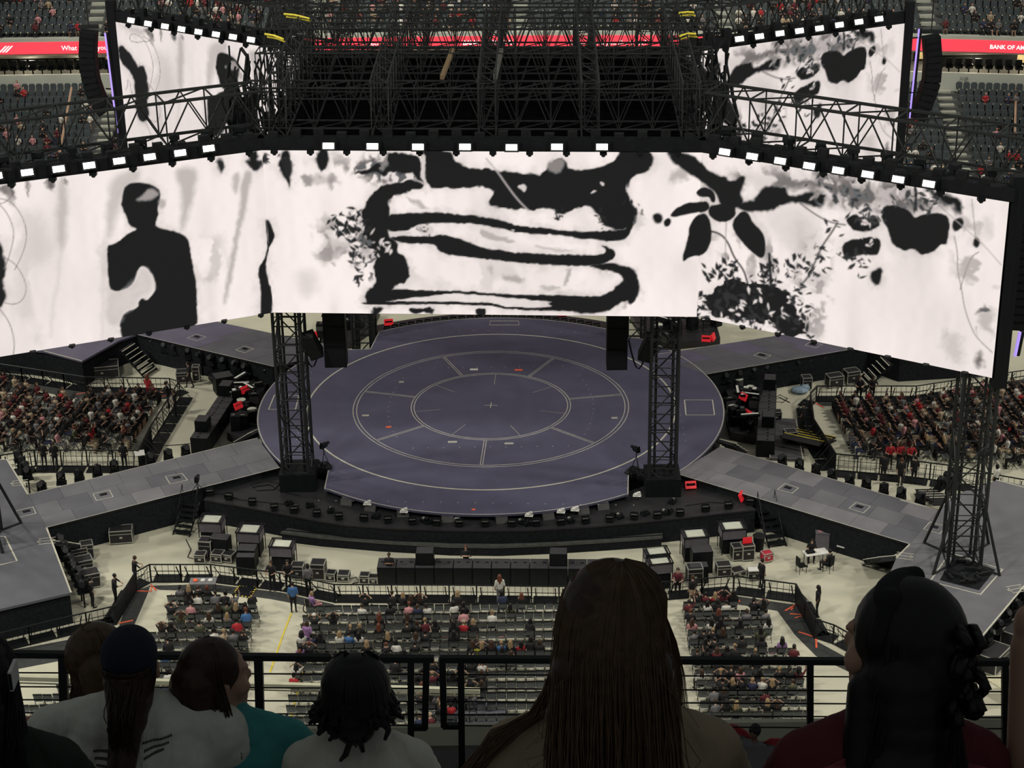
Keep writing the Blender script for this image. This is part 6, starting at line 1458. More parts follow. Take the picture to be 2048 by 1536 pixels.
# orchestra pits: stands, keyboards, drums, stools
DSK = mat('gear_grey', (0.07, 0.07, 0.075), 0.5, 0.1, 0.2)
def pit(side, poly, n, seed):
    r = random.Random(seed); P = [g2(x, y, 0) for x, y in poly]; xs = [p[0] for p in P]; ys = [p[1] for p in P]; k = 0; tries = 0
    pl = thing('pit_riser', f'low black riser carrying the band gear {side} of the round stage', 'platform', (sum(xs) / len(xs), sum(ys) / len(ys), 0))
    MB().prism(P, 0.0, 0.55).build('riser', APR, pl, world=True)
    names = ['keyboard', 'amplifier', 'floor tom', 'rack unit', 'stool', 'monitor speaker']
    while k < n and tries < 900:
        tries += 1; x, y = r.uniform(min(xs), max(xs)), r.uniform(min(ys), max(ys))
        if not inpoly(x, y, P): continue
        q = k % 6; t = thing('band_gear', f'dark {names[q]}, {nth(k // 6 + 1)} of its kind on the riser {side} of the stage', names[q], (x, y, 0.55), r.uniform(0, 6.28), 'band gear beside the stage'); k += 1
        if q == 0:
            MB().box((0, 0, 0.85), (1.2, 0.35, 0.12)).build('body', BLACK, t); MB().box((0, -0.08, 0.915), (1.1, 0.15, 0.012)).build('keys', WHITEP, t)
            for s in (-0.45, 0.45): MB().bar((s, -0.2, 0), (s, 0.2, 0.8), 0.02, 5).bar((s, 0.2, 0), (s, -0.2, 0.8), 0.02, 5).build('stand', BLACKM, t)
        elif q == 1: MB().box((0, 0, 0.35), (0.7, 0.4, 0.7)).build('cabinet', BLACK, t); MB().box((0, -0.21, 0.3), (0.62, 0.02, 0.5)).build('grille', DSK, t); MB().box((0, 0, 0.71), (0.3, 0.06, 0.03)).build('handle', ALU, t)
        elif q == 2: MB().lathe([(0.28, 0.12), (0.30, 0.14), (0.30, 0.55), (0.28, 0.58)], 14).build('shell', DSK, t); MB().lathe([(0.29, 0.58), (0.29, 0.60)], 14).build('head', PALE, t); MB().bar((0.3, 0, 0), (0.3, 0, 0.4), 0.015, 5).bar((-0.2, 0.22, 0), (-0.2, 0.22, 0.4), 0.015, 5).bar((-0.2, -0.22, 0), (-0.2, -0.22, 0.4), 0.015, 5).build('legs', ALU, t)
        elif q == 3: MB().box((0, 0, 0.5), (0.6, 0.6, 1.0)).build('body', BLACK, t); MB().box((0, -0.31, 0.7), (0.5, 0.02, 0.3)).build('front_panel', DSK, t); MB().box((0.1, -0.1, 1.04), (0.3, 0.22, 0.06)).build('device', WHITEP if r.random() < 0.4 else DSK, t)
        elif q == 4: MB().lathe([(0.18, 0.55), (0.2, 0.58), (0.2, 0.64), (0.17, 0.66)], 12).build('seat', BLACK, t); MB().bar((0, 0, 0.55), (0, 0, 0.2), 0.025, 6).bar((0, 0, 0.25), (0.25, 0, 0), 0.015, 5).bar((0, 0, 0.25), (-0.13, 0.22, 0), 0.015, 5).bar((0, 0, 0.25), (-0.13, -0.22, 0), 0.015, 5).build('tripod', BLACKM, t)
        else: inst('cabinet', WGC, t); inst('grille', WGG, t); inst('lid', WGT, t)
pit('left', [(470, 770), (530, 752), (540, 772), (516, 820), (518, 872), (480, 892), (455, 880), (475, 800)], 26, 51); pit('right', [(1440, 775), (1478, 765), (1512, 800), (1510, 890), (1460, 880), (1452, 850), (1458, 810)], 24, 52)
pit('rear left', [(650, 640), (760, 632), (742, 668), (700, 698), (640, 690)], 16, 53); pit('rear right', [(1260, 640), (1430, 655), (1440, 690), (1330, 702), (1290, 690)], 18, 54)
for i in range(26):
    a = math.radians(62 + 56 * i / 25); p = Vector((15.3 * math.cos(a), 15.3 * math.sin(a), 1.3)); t = thing('footlight', f'small dark floor light, {nth(i + 1)} from the right along the rear stage edge', 'stage light', p, 0, 'floor lights along the rear edge'); inst('housing', FLB, t); inst('flap', FLF, t); inst('yoke', FLY, t)
rr = thing('rear_apron', 'dark curved equipment apron behind the round stage', 'platform', (0, 15, 0)); MB().prism(arcpts(14.5, 60, 120, 20) + arcpts(16.8, 120, 60, 20), 0.0, 1.3).build('deck', APR, rr, world=True)
# stairs
def stair(label, top, bot, ztop, width, steps, rails=True, nose=None, z0=0.0, run=None):
    a = G(*top, ztop); b = G(*bot, z0) if run is None else Vector((a.x + run[0], a.y + run[1], z0)); d = Vector((b.x - a.x, b.y - a.y, 0)); L_ = d.length; e = d.normalized(); s = Vector((-e.y, e.x, 0)); rz = math.atan2(e.y, e.x)
    t = thing('stair_unit', label, 'stairs', (b.x, b.y, z0), group='stairs around the stage')
    for k in range(steps):
        c = a + e * (L_ * (k + 0.5) / steps); c.z = ztop - (ztop - z0) * (k + 1) / (steps + 1)
        MB().box(c, (L_ / steps * 1.05, width, 0.05), rz).build('tread', BLACKM, t, world=True)
        if nose: MB().box(c + e * (L_ / steps * 0.5) + Vector((0, 0, 0.03)), (0.06, width, 0.02), rz).build('nosing', nose, t, world=True)
    for q in (-1, 1):
        o_ = s * (q * width / 2); MB().bar(a + o_ - Vector((0, 0, 0.1)), b + o_, 0.05, 4).build('stringer', BLACK, t, world=True)
        if rails:
            strut('rail_post', a + o_, a + o_ + Vector((0, 0, 0.95)), 0.022, BLACKM, t); strut('handrail', a + o_ + Vector((0, 0, 0.95)), b + o_ * 1.0 + Vector((0, 0, 0.5)) - d * 0.3, 0.022, BLACKM, t)
stair('black stairs with handrails at the left end of the apron', (383, 1000), (362, 1072), AZ, 1.0, 6); stair('black stairs with handrails at the right end of the apron', (1531, 1012), (1556, 1095), AZ, 1.0, 6)
stair('stairs behind the left seating leading up to the rear left runway', (250, 688), None, ST, 1.5, 7, False, WLINE, 0.0, (1.7, -0.75)); stair('stairs behind the right seating near the screen corner', (1778, 716), None, ST, 1.5, 7, False, WLINE, 0.0, (-1.9, -0.4))
stair('pale nosed steps at the left flank of the round stage', (516, 858), (482, 885), ST, 1.2, 5, False, WLINE, 0.5); stair('pale nosed steps at the right flank of the round stage', (1450, 880), (1478, 906), ST, 1.2, 5, False, WLINE, 0.3)
stair('pale nosed steps at the left corner platform', (112, 1082), (158, 1100), ST, 1.3, 5, False, WLINE); stair('pale nosed steps at the right corner platform front', (1785, 1112), (1748, 1128), ST, 1.3, 5, False, WLINE); stair('pale nosed steps at the rear of the right corner platform', (1888, 1000), (1850, 988), ST, 1.2, 5, True, WLINE)
stair('yellow edged bleacher steps beside the right seating', (1600, 878), (1632, 872), 1.0, 2.6, 4, False, YELT)
# cameras on tripods
def tripod(label, px, py, z, h=1.5, cam=True, rz=0.0, cat='camera'):
    p = G(px, py, z); t = thing('tripod_camera' if cam else 'tripod', label, cat, p, rz, 'tripods')
    for k in range(3):
        a = k * 2.094 + 0.5; MB().bar((0.42 * math.cos(a), 0.42 * math.sin(a), 0), (0, 0, h * 0.8), 0.022, 5).build('leg', BLACKM, t)
    MB().bar((0, 0, h * 0.75), (0, 0, h), 0.03, 6).build('column', BLACKM, t)
    if cam:
        MB().box((0, 0, h + 0.13), (0.22, 0.5, 0.24)).bar((0, 0.25, h + 0.13), (0, 0.5, h + 0.13), 0.09, 10).build('camera_body', BLACK, t); MB().box((0, -0.2, h + 0.30), (0.2, 0.06, 0.14)).build('viewfinder', BLACK, t)
tripod('camera on a tripod beside the left tower', 650, 942, ST, 1.5, True, -0.5); tripod('camera on a tripod beside the right tower', 1272, 950, ST, 1.5, True, 0.5); tripod('small stand on the left runway corner', 396, 985, ST, 0.7, True); tripod('camera tripod behind the floor seating near the railing', 893, 1440, 0.4, 1.7, False); tripod('second camera tripod behind the floor seating', 940, 1438, 0.4, 1.7, True)
pl = thing('camera_riser', 'grey camera riser behind the centre seating seen past the railing', 'platform', G(925, 1450, 0)); q = [g2(x, y, 0.4) for x, y in [(845, 1400), (1010, 1402), (1015, 1475), (835, 1473)]]; MB().prism(q, 0.0, 0.4).build('deck', mat('riser_grey', (0.11, 0.115, 0.14), 0.6, 0, 0.1), pl, world=True)
# covered lumps beside tower feet
for i, (x, y, lb) in enumerate([(640, 950, 'left'), (1280, 960, 'right')]):
    mb = MB(); r = random.Random(i)
    for k in range(5): mb.sphere((r.uniform(-0.5, 0.5), r.uniform(-0.4, 0.4), 0.3), (r.uniform(0.3, 0.5), r.uniform(0.3, 0.4), r.uniform(0.35, 0.6)), 8, 6)
    o = mb.build('covered_gear', BLACK); o.location = G(x, y, AZ); tag(o, f'heap of black covered gear at the foot of the {lb} front tower', 'gear')
# cables on floor and apron
def cable(label, px, z, r=0.025): 
    P = [G(x, y, z) + Vector((0, 0, r)) for x, y in px]; o = MB().tube(P, r, 5).build('floor_cable', BLACK); tag(o, label, 'cable', 'cables lying around the stage')
cable('coiled cable loop on the apron left of the left tower', [(500, 970), (530, 962), (560, 968), (548, 980), (515, 982), (505, 975), (540, 970), (565, 985), (600, 992)], AZ); cable('cable running along the apron front left', [(430, 985), (480, 1000), (530, 1005), (600, 1012)], AZ)
cable('cable on the floor from the left stairs to the racks', [(372, 1080), (382, 1100), (375, 1115), (392, 1120)], 0); cable('looped cable between the fan cases and the subwoofers', [(695, 1160), (712, 1155), (720, 1165), (705, 1168), (728, 1163)], 0); cable('cable from the left pit to the runway edge', [(330, 892), (360, 890), (380, 888)], 0)
cable('coil of cable on the floor right of the stage', [(1545, 800), (1560, 790), (1575, 798), (1565, 806), (1548, 803), (1558, 795), (1580, 806)], 0); cable('cable along the right apron edge', [(1370, 1012), (1420, 1005), (1470, 1008)], AZ)
# rack platform with pale edging, table, trash bin, cabinet at right
rp2 = thing('rack_platform', 'grey equipment platform with pale frame right of the stage', 'platform', G(1580, 870, 0)); q = [g2(x, y, 0.2) for x, y in [(1540, 835), (1592, 838), (1606, 918), (1540, 915)]]; MB().prism(q, 0, 0.2).build('deck', DSK, rp2, world=True); o = ribbon_path('edge_line', q, 0.06, 0.2, WLINE, None, True, 0.006); o.parent = rp2; o.location = -rp2.location
b = thing('trash_bin', 'round black trash bin beside the right stairs', 'bin', G(1517, 1100, 0)); MB().lathe([(0.26, 0.0), (0.32, 0.85), (0.34, 0.88)], 14).build('body', BLACK, b); MB().lathe([(0.345, 0.86), (0.36, 0.90), (0.345, 0.92)], 14).build('rim', BLACKM, b)
c = thing('covered_counter', 'grey covered counter with papers on top near the right runway', 'counter', G(1652, 1095, 0), -0.1); MB().box((0, 0, 0.5), (1.2, 0.6, 1.0)).build('body', GREYBOX, c); MB().box((0, 0, 1.01), (1.26, 0.66, 0.03)).build('top', GREYBOX, c)
for s, tl in ((-0.35, 'left'), (0.3, 'right')):
    cl = c.location; o = MB().box((cl.x + s, cl.y, 1.04), (0.28, 0.22, 0.02), 0.2).build('paper_stack', CM['pink']); tag(o, f'{tl} pink paper stack on the grey counter', 'paper')
tb = thing('work_table', 'white folding table with papers where two crew members sit', 'table', G(1630, 1128, 0), 0.25); MB().box((0, 0, 0.73), (1.3, 0.65, 0.04)).build('top', WHITEP, tb)
for sx in (-0.55, 0.55):
    for sy in (-0.25, 0.25): MB().bar((sx, sy, 0), (sx, sy, 0.72), 0.02, 6).build('leg', BLACKM, tb)
tl_ = tb.location; o = MB().box((tl_.x - 0.3, tl_.y - 0.05, 0.8), (0.45, 0.3, 0.1), 0.25).build('black_bag', BLACK); tag(o, 'black bag lying on the white work table', 'bag'); o = MB().box((tl_.x + 0.15, tl_.y, 0.762), (0.3, 0.2, 0.02), 0.5).build('paper_sheet', CM['white']); tag(o, 'white paper sheet on the work table', 'paper')
def office_chair(label, px, py, rz, white=False):
    t = thing('side_chair', label, 'chair', G(px, py, 0), rz, 'loose chairs at right'); m1 = WHITEP if white else BLACK
    MB().box((0, 0, 0.45), (0.45, 0.45, 0.06)).build('seat', m1, t); MB().box((0, -0.22, 0.75), (0.42, 0.05, 0.45)).build('backrest', m1, t)
    for sx in (-1, 1):
        for sy in (-1, 1): MB().bar((sx * 0.2, sy * 0.2, 0), (sx * 0.2, sy * 0.2, 0.44), 0.018, 5).build('leg', BLACKM, t)
office_chair('black chair left of the white work table', 1602, 1145, -1.2); office_chair('pale folding chair behind the work table', 1683, 1105, 2.6, True); office_chair('black swivel chair right of the white work table', 1656, 1143, 0.9); office_chair('black chair behind the white work table', 1622, 1118, 3.0)
g = G(1656, 1143, 0); person(g, 0.9, 'lap', 'on the swivel chair', rc, 'black', 'black', 'short', 'black', None, 'crew at the work table', 1.0, 'crew member'); g = G(1622, 1118, 0); person(g, 3.0, 'forward', 'bending over the white work table', rc, 'black', 'black', 'short', 'black', None, 'crew at the work table', 1.0, 'crew member')
o, h = case('red equipment case behind the standing crew member at right', 1533, 1122, 0.55, 0.45, 0.45, 0.4); 
for ch in o.children:
    if ch.name.startswith('body'): ch.data.materials[0] = mat('red_case_panel', (0.40, 0.02, 0.04), 0.5, 0, 0.1)
p = G(1493, 1118, 0); o = thing('red_screen', 'small red lit screen standing on the right rack case', 'screen', (p.x, p.y, 0.96), 0.15); MB().box((0, 0, 0.2), (0.5, 0.05, 0.36)).build('panel', REDP, o); MB().box((0, 0.04, 0.18), (0.54, 0.04, 0.40)).build('frame', BLACK, o)
bb = MB().sphere((0, 0, 0.2), (0.6, 0.5, 0.22), 9, 6).sphere((0.3, 0.1, 0.3), (0.35, 0.3, 0.22), 8, 6).build('blue_bag', mat('pale_blue_plastic', (0.20, 0.28, 0.36), 0.5, 0, 0.15)); bb.location = G(1600, 785, 0); tag(bb, 'pale blue plastic wrapped bundle near the right inner fence', 'bundle')
rd = thing('round_case', 'round black case on a stand left of the stage', 'case', G(440, 765, 0)); MB().lathe([(0.7, 0.3), (0.75, 0.4), (0.75, 0.55), (0.7, 0.6)], 16).build('drum', BLACK, rd); MB().lathe([(0.3, 0.0), (0.3, 0.3)], 10).build('stand', BLACKM, rd)
sg = thing('white_sign_board', 'small white sign board on a stand at the left lower fence', 'sign', G(282, 936, 0), 0.3); MB().box((0, 0, 1.0), (0.6, 0.4, 0.04), M=Matrix.Rotation(0.5, 3, 'X')).build('board', WHITEP, sg); MB().bar((0, 0, 0), (0, 0, 0.98), 0.02, 5).build('post', BLACKM, sg)
tbl = thing('merch_table', 'grey table with white and red items in front of the left barrier', 'table', G(408, 1186, 0)); MB().box((0, 0, 0.72), (1.4, 0.7, 0.05)).build('top', mat('table_grey', (0.16, 0.16, 0.17), 0.6, 0, 0.1), tbl)
for sx in (-0.6, 0.6):
    for sy in (-0.28, 0.28): MB().bar((sx, sy, 0), (sx, sy, 0.7), 0.02, 5).build('leg', BLACKM, tbl)
for k, (dx, ma, lb) in enumerate([(-0.4, REDT, 'red'), (0.0, WHITEP, 'white'), (0.4, WHITEP, 'white')]):
    l = tbl.location; o = MB().lathe([(0.12, 0.745), (0.14, 0.80), (0.10, 0.84)], 10, (l.x + dx, l.y, 0)).build('bowl', ma); tag(o, f'{["leftmost", "middle", "rightmost"][k]} {lb} bowl on the grey table at the left barrier', 'bowl')

pw = thing('plywood_platform', 'pale plywood platform on black legs below the right platform', 'platform', G(2005, 1372, 0)); q = [g2(x, y, 1.0) for x, y in [(1962, 1352), (2060, 1350), (2065, 1368), (2012, 1382)]]
MB().prism(q, 0.93, 1.0).build('top', mat('plywood_pale', (0.45, 0.43, 0.30), 0.7, 0, 0.1), pw, world=True)
for x, y in shrink(q, 0.15): strut('leg', (x, y, 0), (x, y, 0.93), 0.05, BLACK, pw)
GRT = mat('green_tape', (0.10, 0.60, 0.12), 0.5, 0, 0.1)
for k, (px, py, lb) in enumerate([(2032, 1315, 'short')]):
    p = G(px, py, 1.0); o = MB().box(p + Vector((0, 0, 0.02)), (0.35, 0.08, 0.03), 0.8 if k == 0 else -0.4).build('green_tape_strip', GRT); tag(o, f'{lb} bright green tape strip on the dark cases at right', 'tape')
# ------------------------------------------------------------------ foreground: gallery, railing, spectators seen from behind
def ZD(px, py, depth):
    """point at pixel (px, py), depth metres along the view axis"""
    return Vector(CAM + depth * (FW + (px - 1024) / FPX * RT + (768 - py) / FPX * UP))
RAILM = mat('railing_black', (0.008, 0.009, 0.010), 0.4, 0.2, 0.15)
RY = CAM[1] + 8.5
def rl(px, py): return DY(px, py, RY)
rail = thing('gallery_railing', 'black gallery railing with flat top rail and thin horizontal cables', 'railing', rl(700, 1480))
strut('top_rail', rl(-60, 1307), rl(868, 1318), 0.016, RAILM, rail, True); strut('top_rail', rl(880, 1318), rl(2120, 1325), 0.016, RAILM, rail, True)
for x in (126, 517): strut('post', rl(x, 1311), rl(x + 6, 1537), 0.022, RAILM, rail, True)
for x, d, yb in ((853, -3, 1456), (885, 3, 1452), (922, 2, 1537), (1620, 0, 1537), (2010, 0, 1537), (822, 0, 1537)): strut('post', rl(x, 1318), rl(x + d, yb), 0.017, RAILM, rail, True)
strut('bottom_rail', rl(822, 1455), rl(853, 1455), 0.014, RAILM, rail, True); strut('bottom_rail', rl(885, 1452), rl(925, 1452), 0.014, RAILM, rail, True)
for y in (1348, 1376, 1402, 1428, 1450):
    strut('cable', rl(-60, y - 3), rl(852, y + 1), 0.0045, RAILM, rail); strut('cable', rl(886, y + 1), rl(2120, y + 8), 0.0045, RAILM, rail)
# pale ledge of the tier below and its parapet
LED = mat('pale_ledge', (0.50, 0.50, 0.38), 0.7, 0, 0.08)
a, b = DY(-120, 1351, -49.0), DY(960, 1395, -50.5); b.z = a.z
o = thing('lower_tier_beam', 'pale straight beam of the tier below crossing behind the railing', 'beam', (a + b) / 2)
MB().bar(a, b, 0.12, 4).build('beam', LED, o, world=True); MB().bar(a - Vector((0, 0, 0.22)), b - Vector((0, 0, 0.22)), 0.03, 4).build('lower_lip', LED, o, world=True)
WY = CAM[1] + 26.0; pz = DY(880, 1454, WY).z; fz = DY(1507, 1466, WY - 1.6).z - 1.26
mb = MB(); mb.box((1.5, WY + 0.05, (pz + fz) / 2 - 0.2), (60, 0.1, pz - fz + 0.4)); tag(mb.build('wall_parapet', LED), kind='structure')
mb = MB(); mb.box((1.5, WY - 4, fz - 0.15), (60, 8, 0.3)); tag(mb.build('floor_lower_tier', GAL), kind='structure')
# person with costume wings on the tier below
wpn = DY(1507, 1466, WY - 1.6); pr = person((wpn.x, wpn.y, fz), 2.6, 'lap', 'wearing costume wings below the railing', rc, 'grey', 'black', 'short', 'grey', None, 'spectators on the lower tier', 1.0, 'spectator')
WG1 = mat('wing_grey', (0.16, 0.16, 0.15), 0.8, 0, 0.1); WG2 = mat('wing_red', (0.30, 0.03, 0.035), 0.8, 0, 0.1)
def wing(s_):
    P = [(0.05, 0.98), (0.20, 1.12), (0.36, 1.17), (0.47, 1.15), (0.50, 1.05), (0.46, 0.92), (0.42, 0.78), (0.34, 0.70), (0.28, 0.62), (0.24, 0.50), (0.10, 0.50)]
    mb = MB(); n = len(P); mb.add([(s_ * x, -0.18, z) for x, z in P] + [(s_ * x, -0.16, z) for x, z in P], [tuple(range(n)), tuple(range(2 * n - 1, n - 1, -1))] + [(i, (i + 1) % n, n + (i + 1) % n, n + i) for i in range(n)]); w_ = mb.build('wing', WG1, pr)
    Q = [(0.10, 1.03), (0.20, 1.125), (0.36, 1.175), (0.475, 1.155), (0.505, 1.05), (0.40, 1.07), (0.28, 1.04)]; n = len(Q); mb = MB(); mb.add([(s_ * x, -0.19, z) for x, z in Q] + [(s_ * x, -0.15, z) for x, z in Q], [tuple(range(n)), tuple(range(2 * n - 1, n - 1, -1))] + [(i, (i + 1) % n, n + (i + 1) % n, n + i) for i in range(n)]); mb.build('red_edge', WG2, w_)
wing(-1); wing(1)
zr = rl(700, 1537).z
mb = MB(); mb.box((1.2, RY - 0.35, zr - 0.25), (24, 1.0, 0.5)); tag(mb.build('floor_gallery_front', GAL), kind='structure')

HB = mat('hair_fg_black', (0.006, 0.0055, 0.006), 0.45, 0, 0.3, 40); HBR = mat('hair_fg_brown', (0.034, 0.019, 0.011), 0.42, 0, 0.3, 40); HLB = mat('hair_fg_light_brown', (0.085, 0.050, 0.026), 0.4, 0, 0.3, 40)
HRD = mat('hair_fg_reddish', (0.16, 0.06, 0.03), 0.45, 0, 0.3, 40)
def cloth_mat(name, col, rough=0.85):
    m_ = mat(name, col, rough, 0, 0.10, 14, 0.0)
    nt = m_.node_tree; N = nt.nodes
    w = N.new('ShaderNodeTexNoise'); w.inputs['Scale'].default_value = 5; w.inputs['Detail'].default_value = 3; w.inputs['Distortion'].default_value = 1.2
    tc = N.new('ShaderNodeTexCoord'); mp = N.new('ShaderNodeMapping'); mp.inputs['Scale'].default_value = (2.2, 1.0, 0.8); bp = N.new('ShaderNodeBump'); bp.inputs['Strength'].default_value = 0.5; bp.inputs['Distance'].default_value = 0.03
    nt.links.new(tc.outputs['Object'], mp.inputs['Vector']); nt.links.new(mp.outputs['Vector'], w.inputs['Vector']); nt.links.new(w.outputs['Fac'], bp.inputs['Height']); nt.links.new(bp.outputs['Normal'], N['Principled BSDF'].inputs['Normal'])
    return m_
TEE = cloth_mat('tee_white', (0.62, 0.64, 0.57)); TEE2 = cloth_mat('tee_off_white', (0.60, 0.60, 0.52)); CORAL = cloth_mat('shirt_coral', (0.42, 0.12, 0.08)); TEAL = cloth_mat('shirt_teal', (0.05, 0.27, 0.27)); MAGE = cloth_mat('sleeve_magenta', (0.20, 0.015, 0.07))
BLAZ = cloth_mat('jacket_beige', (0.30, 0.245, 0.165)); WINE = cloth_mat('top_wine', (0.11, 0.018, 0.026)); GRN = cloth_mat('shirt_dark_green', (0.02, 0.03, 0.022)); NAVYC = cloth_mat('cap_navy', (0.012, 0.016, 0.032))
SKF = [mat('skin_fg_light', (0.40, 0.24, 0.17), 0.55, 0, 0.05), mat('skin_fg_dark', (0.10, 0.05, 0.035), 0.55, 0, 0.05)]

def head_caps(yaw, tilt=0.0, chin=0.0):
    """head centred on the origin, looking along +y turned by yaw; skull, face, nose, lips, chin, ears, neck"""
    M = Matrix.Rotation(yaw, 3, 'Z') @ Matrix.Rotation(tilt, 3, 'X'); w = lambda *p: tuple(M @ Vector(p)); R_ = M
    c = [('e', w(0, -0.012, 0.02), (0.077, 0.095, 0.100), 0, R_), ('e', w(0, 0.025, -0.035), (0.062, 0.068, 0.085), 0, R_), ('e', w(0, 0.060, -0.095), (0.030, 0.030, 0.026), 0, R_),
         ((w(0, 0.084, 0.015)), (w(0, 0.098, -0.022)), 0.008, 0.012, 0), ('e', w(0, 0.085, -0.058), (0.026, 0.016, 0.008), 0, R_), ('e', w(0, 0.083, -0.070), (0.022, 0.016, 0.008), 0, R_),
         ('e', w(-0.03, 0.078, 0.030), (0.022, 0.014, 0.008), 0, R_), ('e', w(0.03, 0.078, 0.030), (0.022, 0.014, 0.008), 0, R_), ('e', w(-0.045, 0.055, -0.03), (0.028, 0.028, 0.03), 0, R_), ('e', w(0.045, 0.055, -0.03), (0.028, 0.028, 0.03), 0, R_)]
    for s in (-1, 1): c += [('e', w(s * 0.079, -0.008, -0.012), (0.010, 0.022, 0.034), 0, R_), ('e', w(s * 0.079, 0.0, -0.038), (0.008, 0.012, 0.012), 0, R_)]
    c += [((0, -0.022, -0.06), (0, -0.035, -0.19), 0.055, 0.062, 0)]
    return c, M
def body_caps(sw=0.19, bulk=1.0, lean=(0, 0), arm_dark=False, drop=0.0):
    """shoulders to feet of a seated figure, y forward, origin at the head centre; 1 = shirt, 0 = skin, 2 = trousers, 3 = shoes"""
    lx, ly = lean; t = lambda x, y, z: (x + lx * (-z - 0.2), y + ly * (-z - 0.2), z - drop); k = bulk
    c = [(t(-0.03, -0.035, -0.205), t(-sw, -0.03, -0.275), 0.062 * k, 0.066 * k, 1), (t(0.03, -0.035, -0.205), t(sw, -0.03, -0.275), 0.062 * k, 0.066 * k, 1), (t(-sw * 0.4, -0.06, -0.25), t(sw * 0.4, -0.06, -0.25), 0.07 * k, 0.07 * k, 1),
         ('e', t(0, -0.045, -0.40), (0.215 * k, 0.135 * k, 0.20), 1), ('e', t(-0.09 * k, -0.065, -0.36), (0.11 * k, 0.10 * k, 0.15), 1), ('e', t(0.09 * k, -0.065, -0.36), (0.11 * k, 0.10 * k, 0.15), 1),
         ('e', t(0, -0.03, -0.60), (0.20 * k, 0.14 * k, 0.17), 1), ('e', t(0, 0.0, -0.74), (0.20 * k, 0.16 * k, 0.13), 2)]
    for s in (-1, 1):
        sh, el, hd = t(s * (sw + 0.005), -0.03, -0.285), t(s * (sw + 0.085 * k), 0.06, -0.55), t(s * 0.10, 0.30, -0.58)
        mid = tuple((Vector(sh) * 0.45 + Vector(el) * 0.55)); c += [(sh, mid, 0.070 * k, 0.068 * k, 1), (mid, el, 0.056 * k, 0.048 * k, 0), (el, hd, 0.046 * k, 0.03, 0), ('e', hd, (0.035, 0.045, 0.022), 0)]
        for f in range(4):
            p = Vector(hd) + Vector((s * (-0.02 + 0.014 * f), 0.035, 0)); c += [(tuple(p), tuple(p + Vector((-s * 0.012, 0.03, -0.006))), 0.009, 0.0085, 0), (tuple(p + Vector((-s * 0.012, 0.03, -0.006))), tuple(p + Vector((-s * 0.03, 0.045 - 0.004 * abs(f - 1), -0.028))), 0.0085, 0.007, 0)]
        p = Vector(hd) + Vector((-s * 0.03, 0.0, 0.01)); c.append((tuple(p), tuple(p + Vector((-s * 0.03, 0.035, 0.0))), 0.010, 0.008, 0))
        c += [(t(s * 0.10, 0.02, -0.74), t(s * 0.15, 0.44, -0.73), 0.10 * k, 0.07, 2), (t(s * 0.15, 0.44, -0.73), t(s * 0.15, 0.42, -1.14), 0.065, 0.048, 2), (t(s * 0.15, 0.40, -1.18), t(s * 0.16, 0.58, -1.185), 0.045, 0.04, 3)]
    return c
def strands(name, paths, r, ma, parent, n=4):
    mb = MB()
    for P in paths: mb.tube(P, [r * (1 - 0.6 * i / (len(P) - 1)) for i in range(len(P))], n)
    return tag(mb.build(name, ma, parent, smooth=True), kind='stuff')
def fall(rng, M, a, rad, xe, ye, ze, jit=0.01, top=0.25, steps=8, part=0.0, conv=0.8):
    """hair strand over the skull (ellipsoid rad) at back angle a, then hanging to (xe, ye, ze)"""
    P = []
    for i in range(5):
        ph = top + (1.62 - top) * i / 4
        p = Vector((rad[0] * math.sin(ph) * math.sin(a) + part * math.cos(ph), -rad[1] * math.sin(ph) * math.cos(a) - 0.012, 0.02 + rad[2] * math.cos(ph))); P.append(M @ p)
    s = P[-1]
    for i in range(1, steps + 1):
        t = i / steps; e = t ** conv
        P.append(Vector((s.x + (xe - s.x) * e, s.y + (ye - s.y) * min(1, t * 1.6), s.z + (ze - s.z) * t)) + Vector((rng.gauss(0, jit), rng.gauss(0, jit), 0)) * t)
    return P
def fg_person(label, px, py, depth, caps, slots, floor_drop=1.24):
    h = ZD(px, py, depth); root = thing('person', label, 'person', (h.x, h.y, h.z - floor_drop), group='spectators on the gallery in front of the camera')
    me = fuse('body', caps, 0.0085, 3, 4); b = inst('body', me, root, (0, 0, floor_drop))
    for i in range(4): me.materials[i] = slots[i]
    hp = bpy.data.objects.new('tmp', None)
    return root, Vector((0, 0, floor_drop))
def part(name, caps, ma, root, off, voxel=0.008, smooth=3):
    me = fuse(name, caps, voxel, smooth, 1); me.materials[0] = ma; return inst(name, me, root, off)
JEANS = CM['navy']; SHOE = CM['black']
FG_ROOTS = []

# --- C: white tee, navy cap
caps, M = head_caps(0.0, -0.05)
root, off = fg_person('person in navy cap and white tee with long hair, seen from behind at left', 262, 1330, 5.9, caps + body_caps(0.25, 1.36, (0, 0), drop=-0.055), [SKF[0], TEE, JEANS, SHOE]); FG_ROOTS.append(root)
cap = part('cap', [('e', M @ Vector((0, -0.012, 0.045)), (0.088, 0.105, 0.088), 0, M), ('e', M @ Vector((0, -0.02, 0.005)), (0.086, 0.100, 0.05), 0, M), ('e', M @ Vector((0, 0.115, -0.005)), (0.062, 0.065, 0.010), 0, M), ('e', M @ Vector((0, -0.012, 0.133)), (0.010, 0.010, 0.007), 0, M)], NAVYC, root, off)
part('hair', [((0, -0.06, -0.02), (0, -0.12, -0.12), 0.078, 0.062, 0), ((0.0, -0.13, -0.11), (-0.01, -0.23, -0.22), 0.055, 0.045, 0), ((-0.01, -0.22, -0.2), (-0.015, -0.255, -0.32), 0.042, 0.018, 0), ((-0.055, -0.03, -0.01), (-0.05, -0.08, -0.09), 0.03, 0.022, 0), ((0.055, -0.03, -0.01), (0.05, -0.08, -0.09), 0.03, 0.022, 0)], HBR, root, off)
rg = random.Random(31)
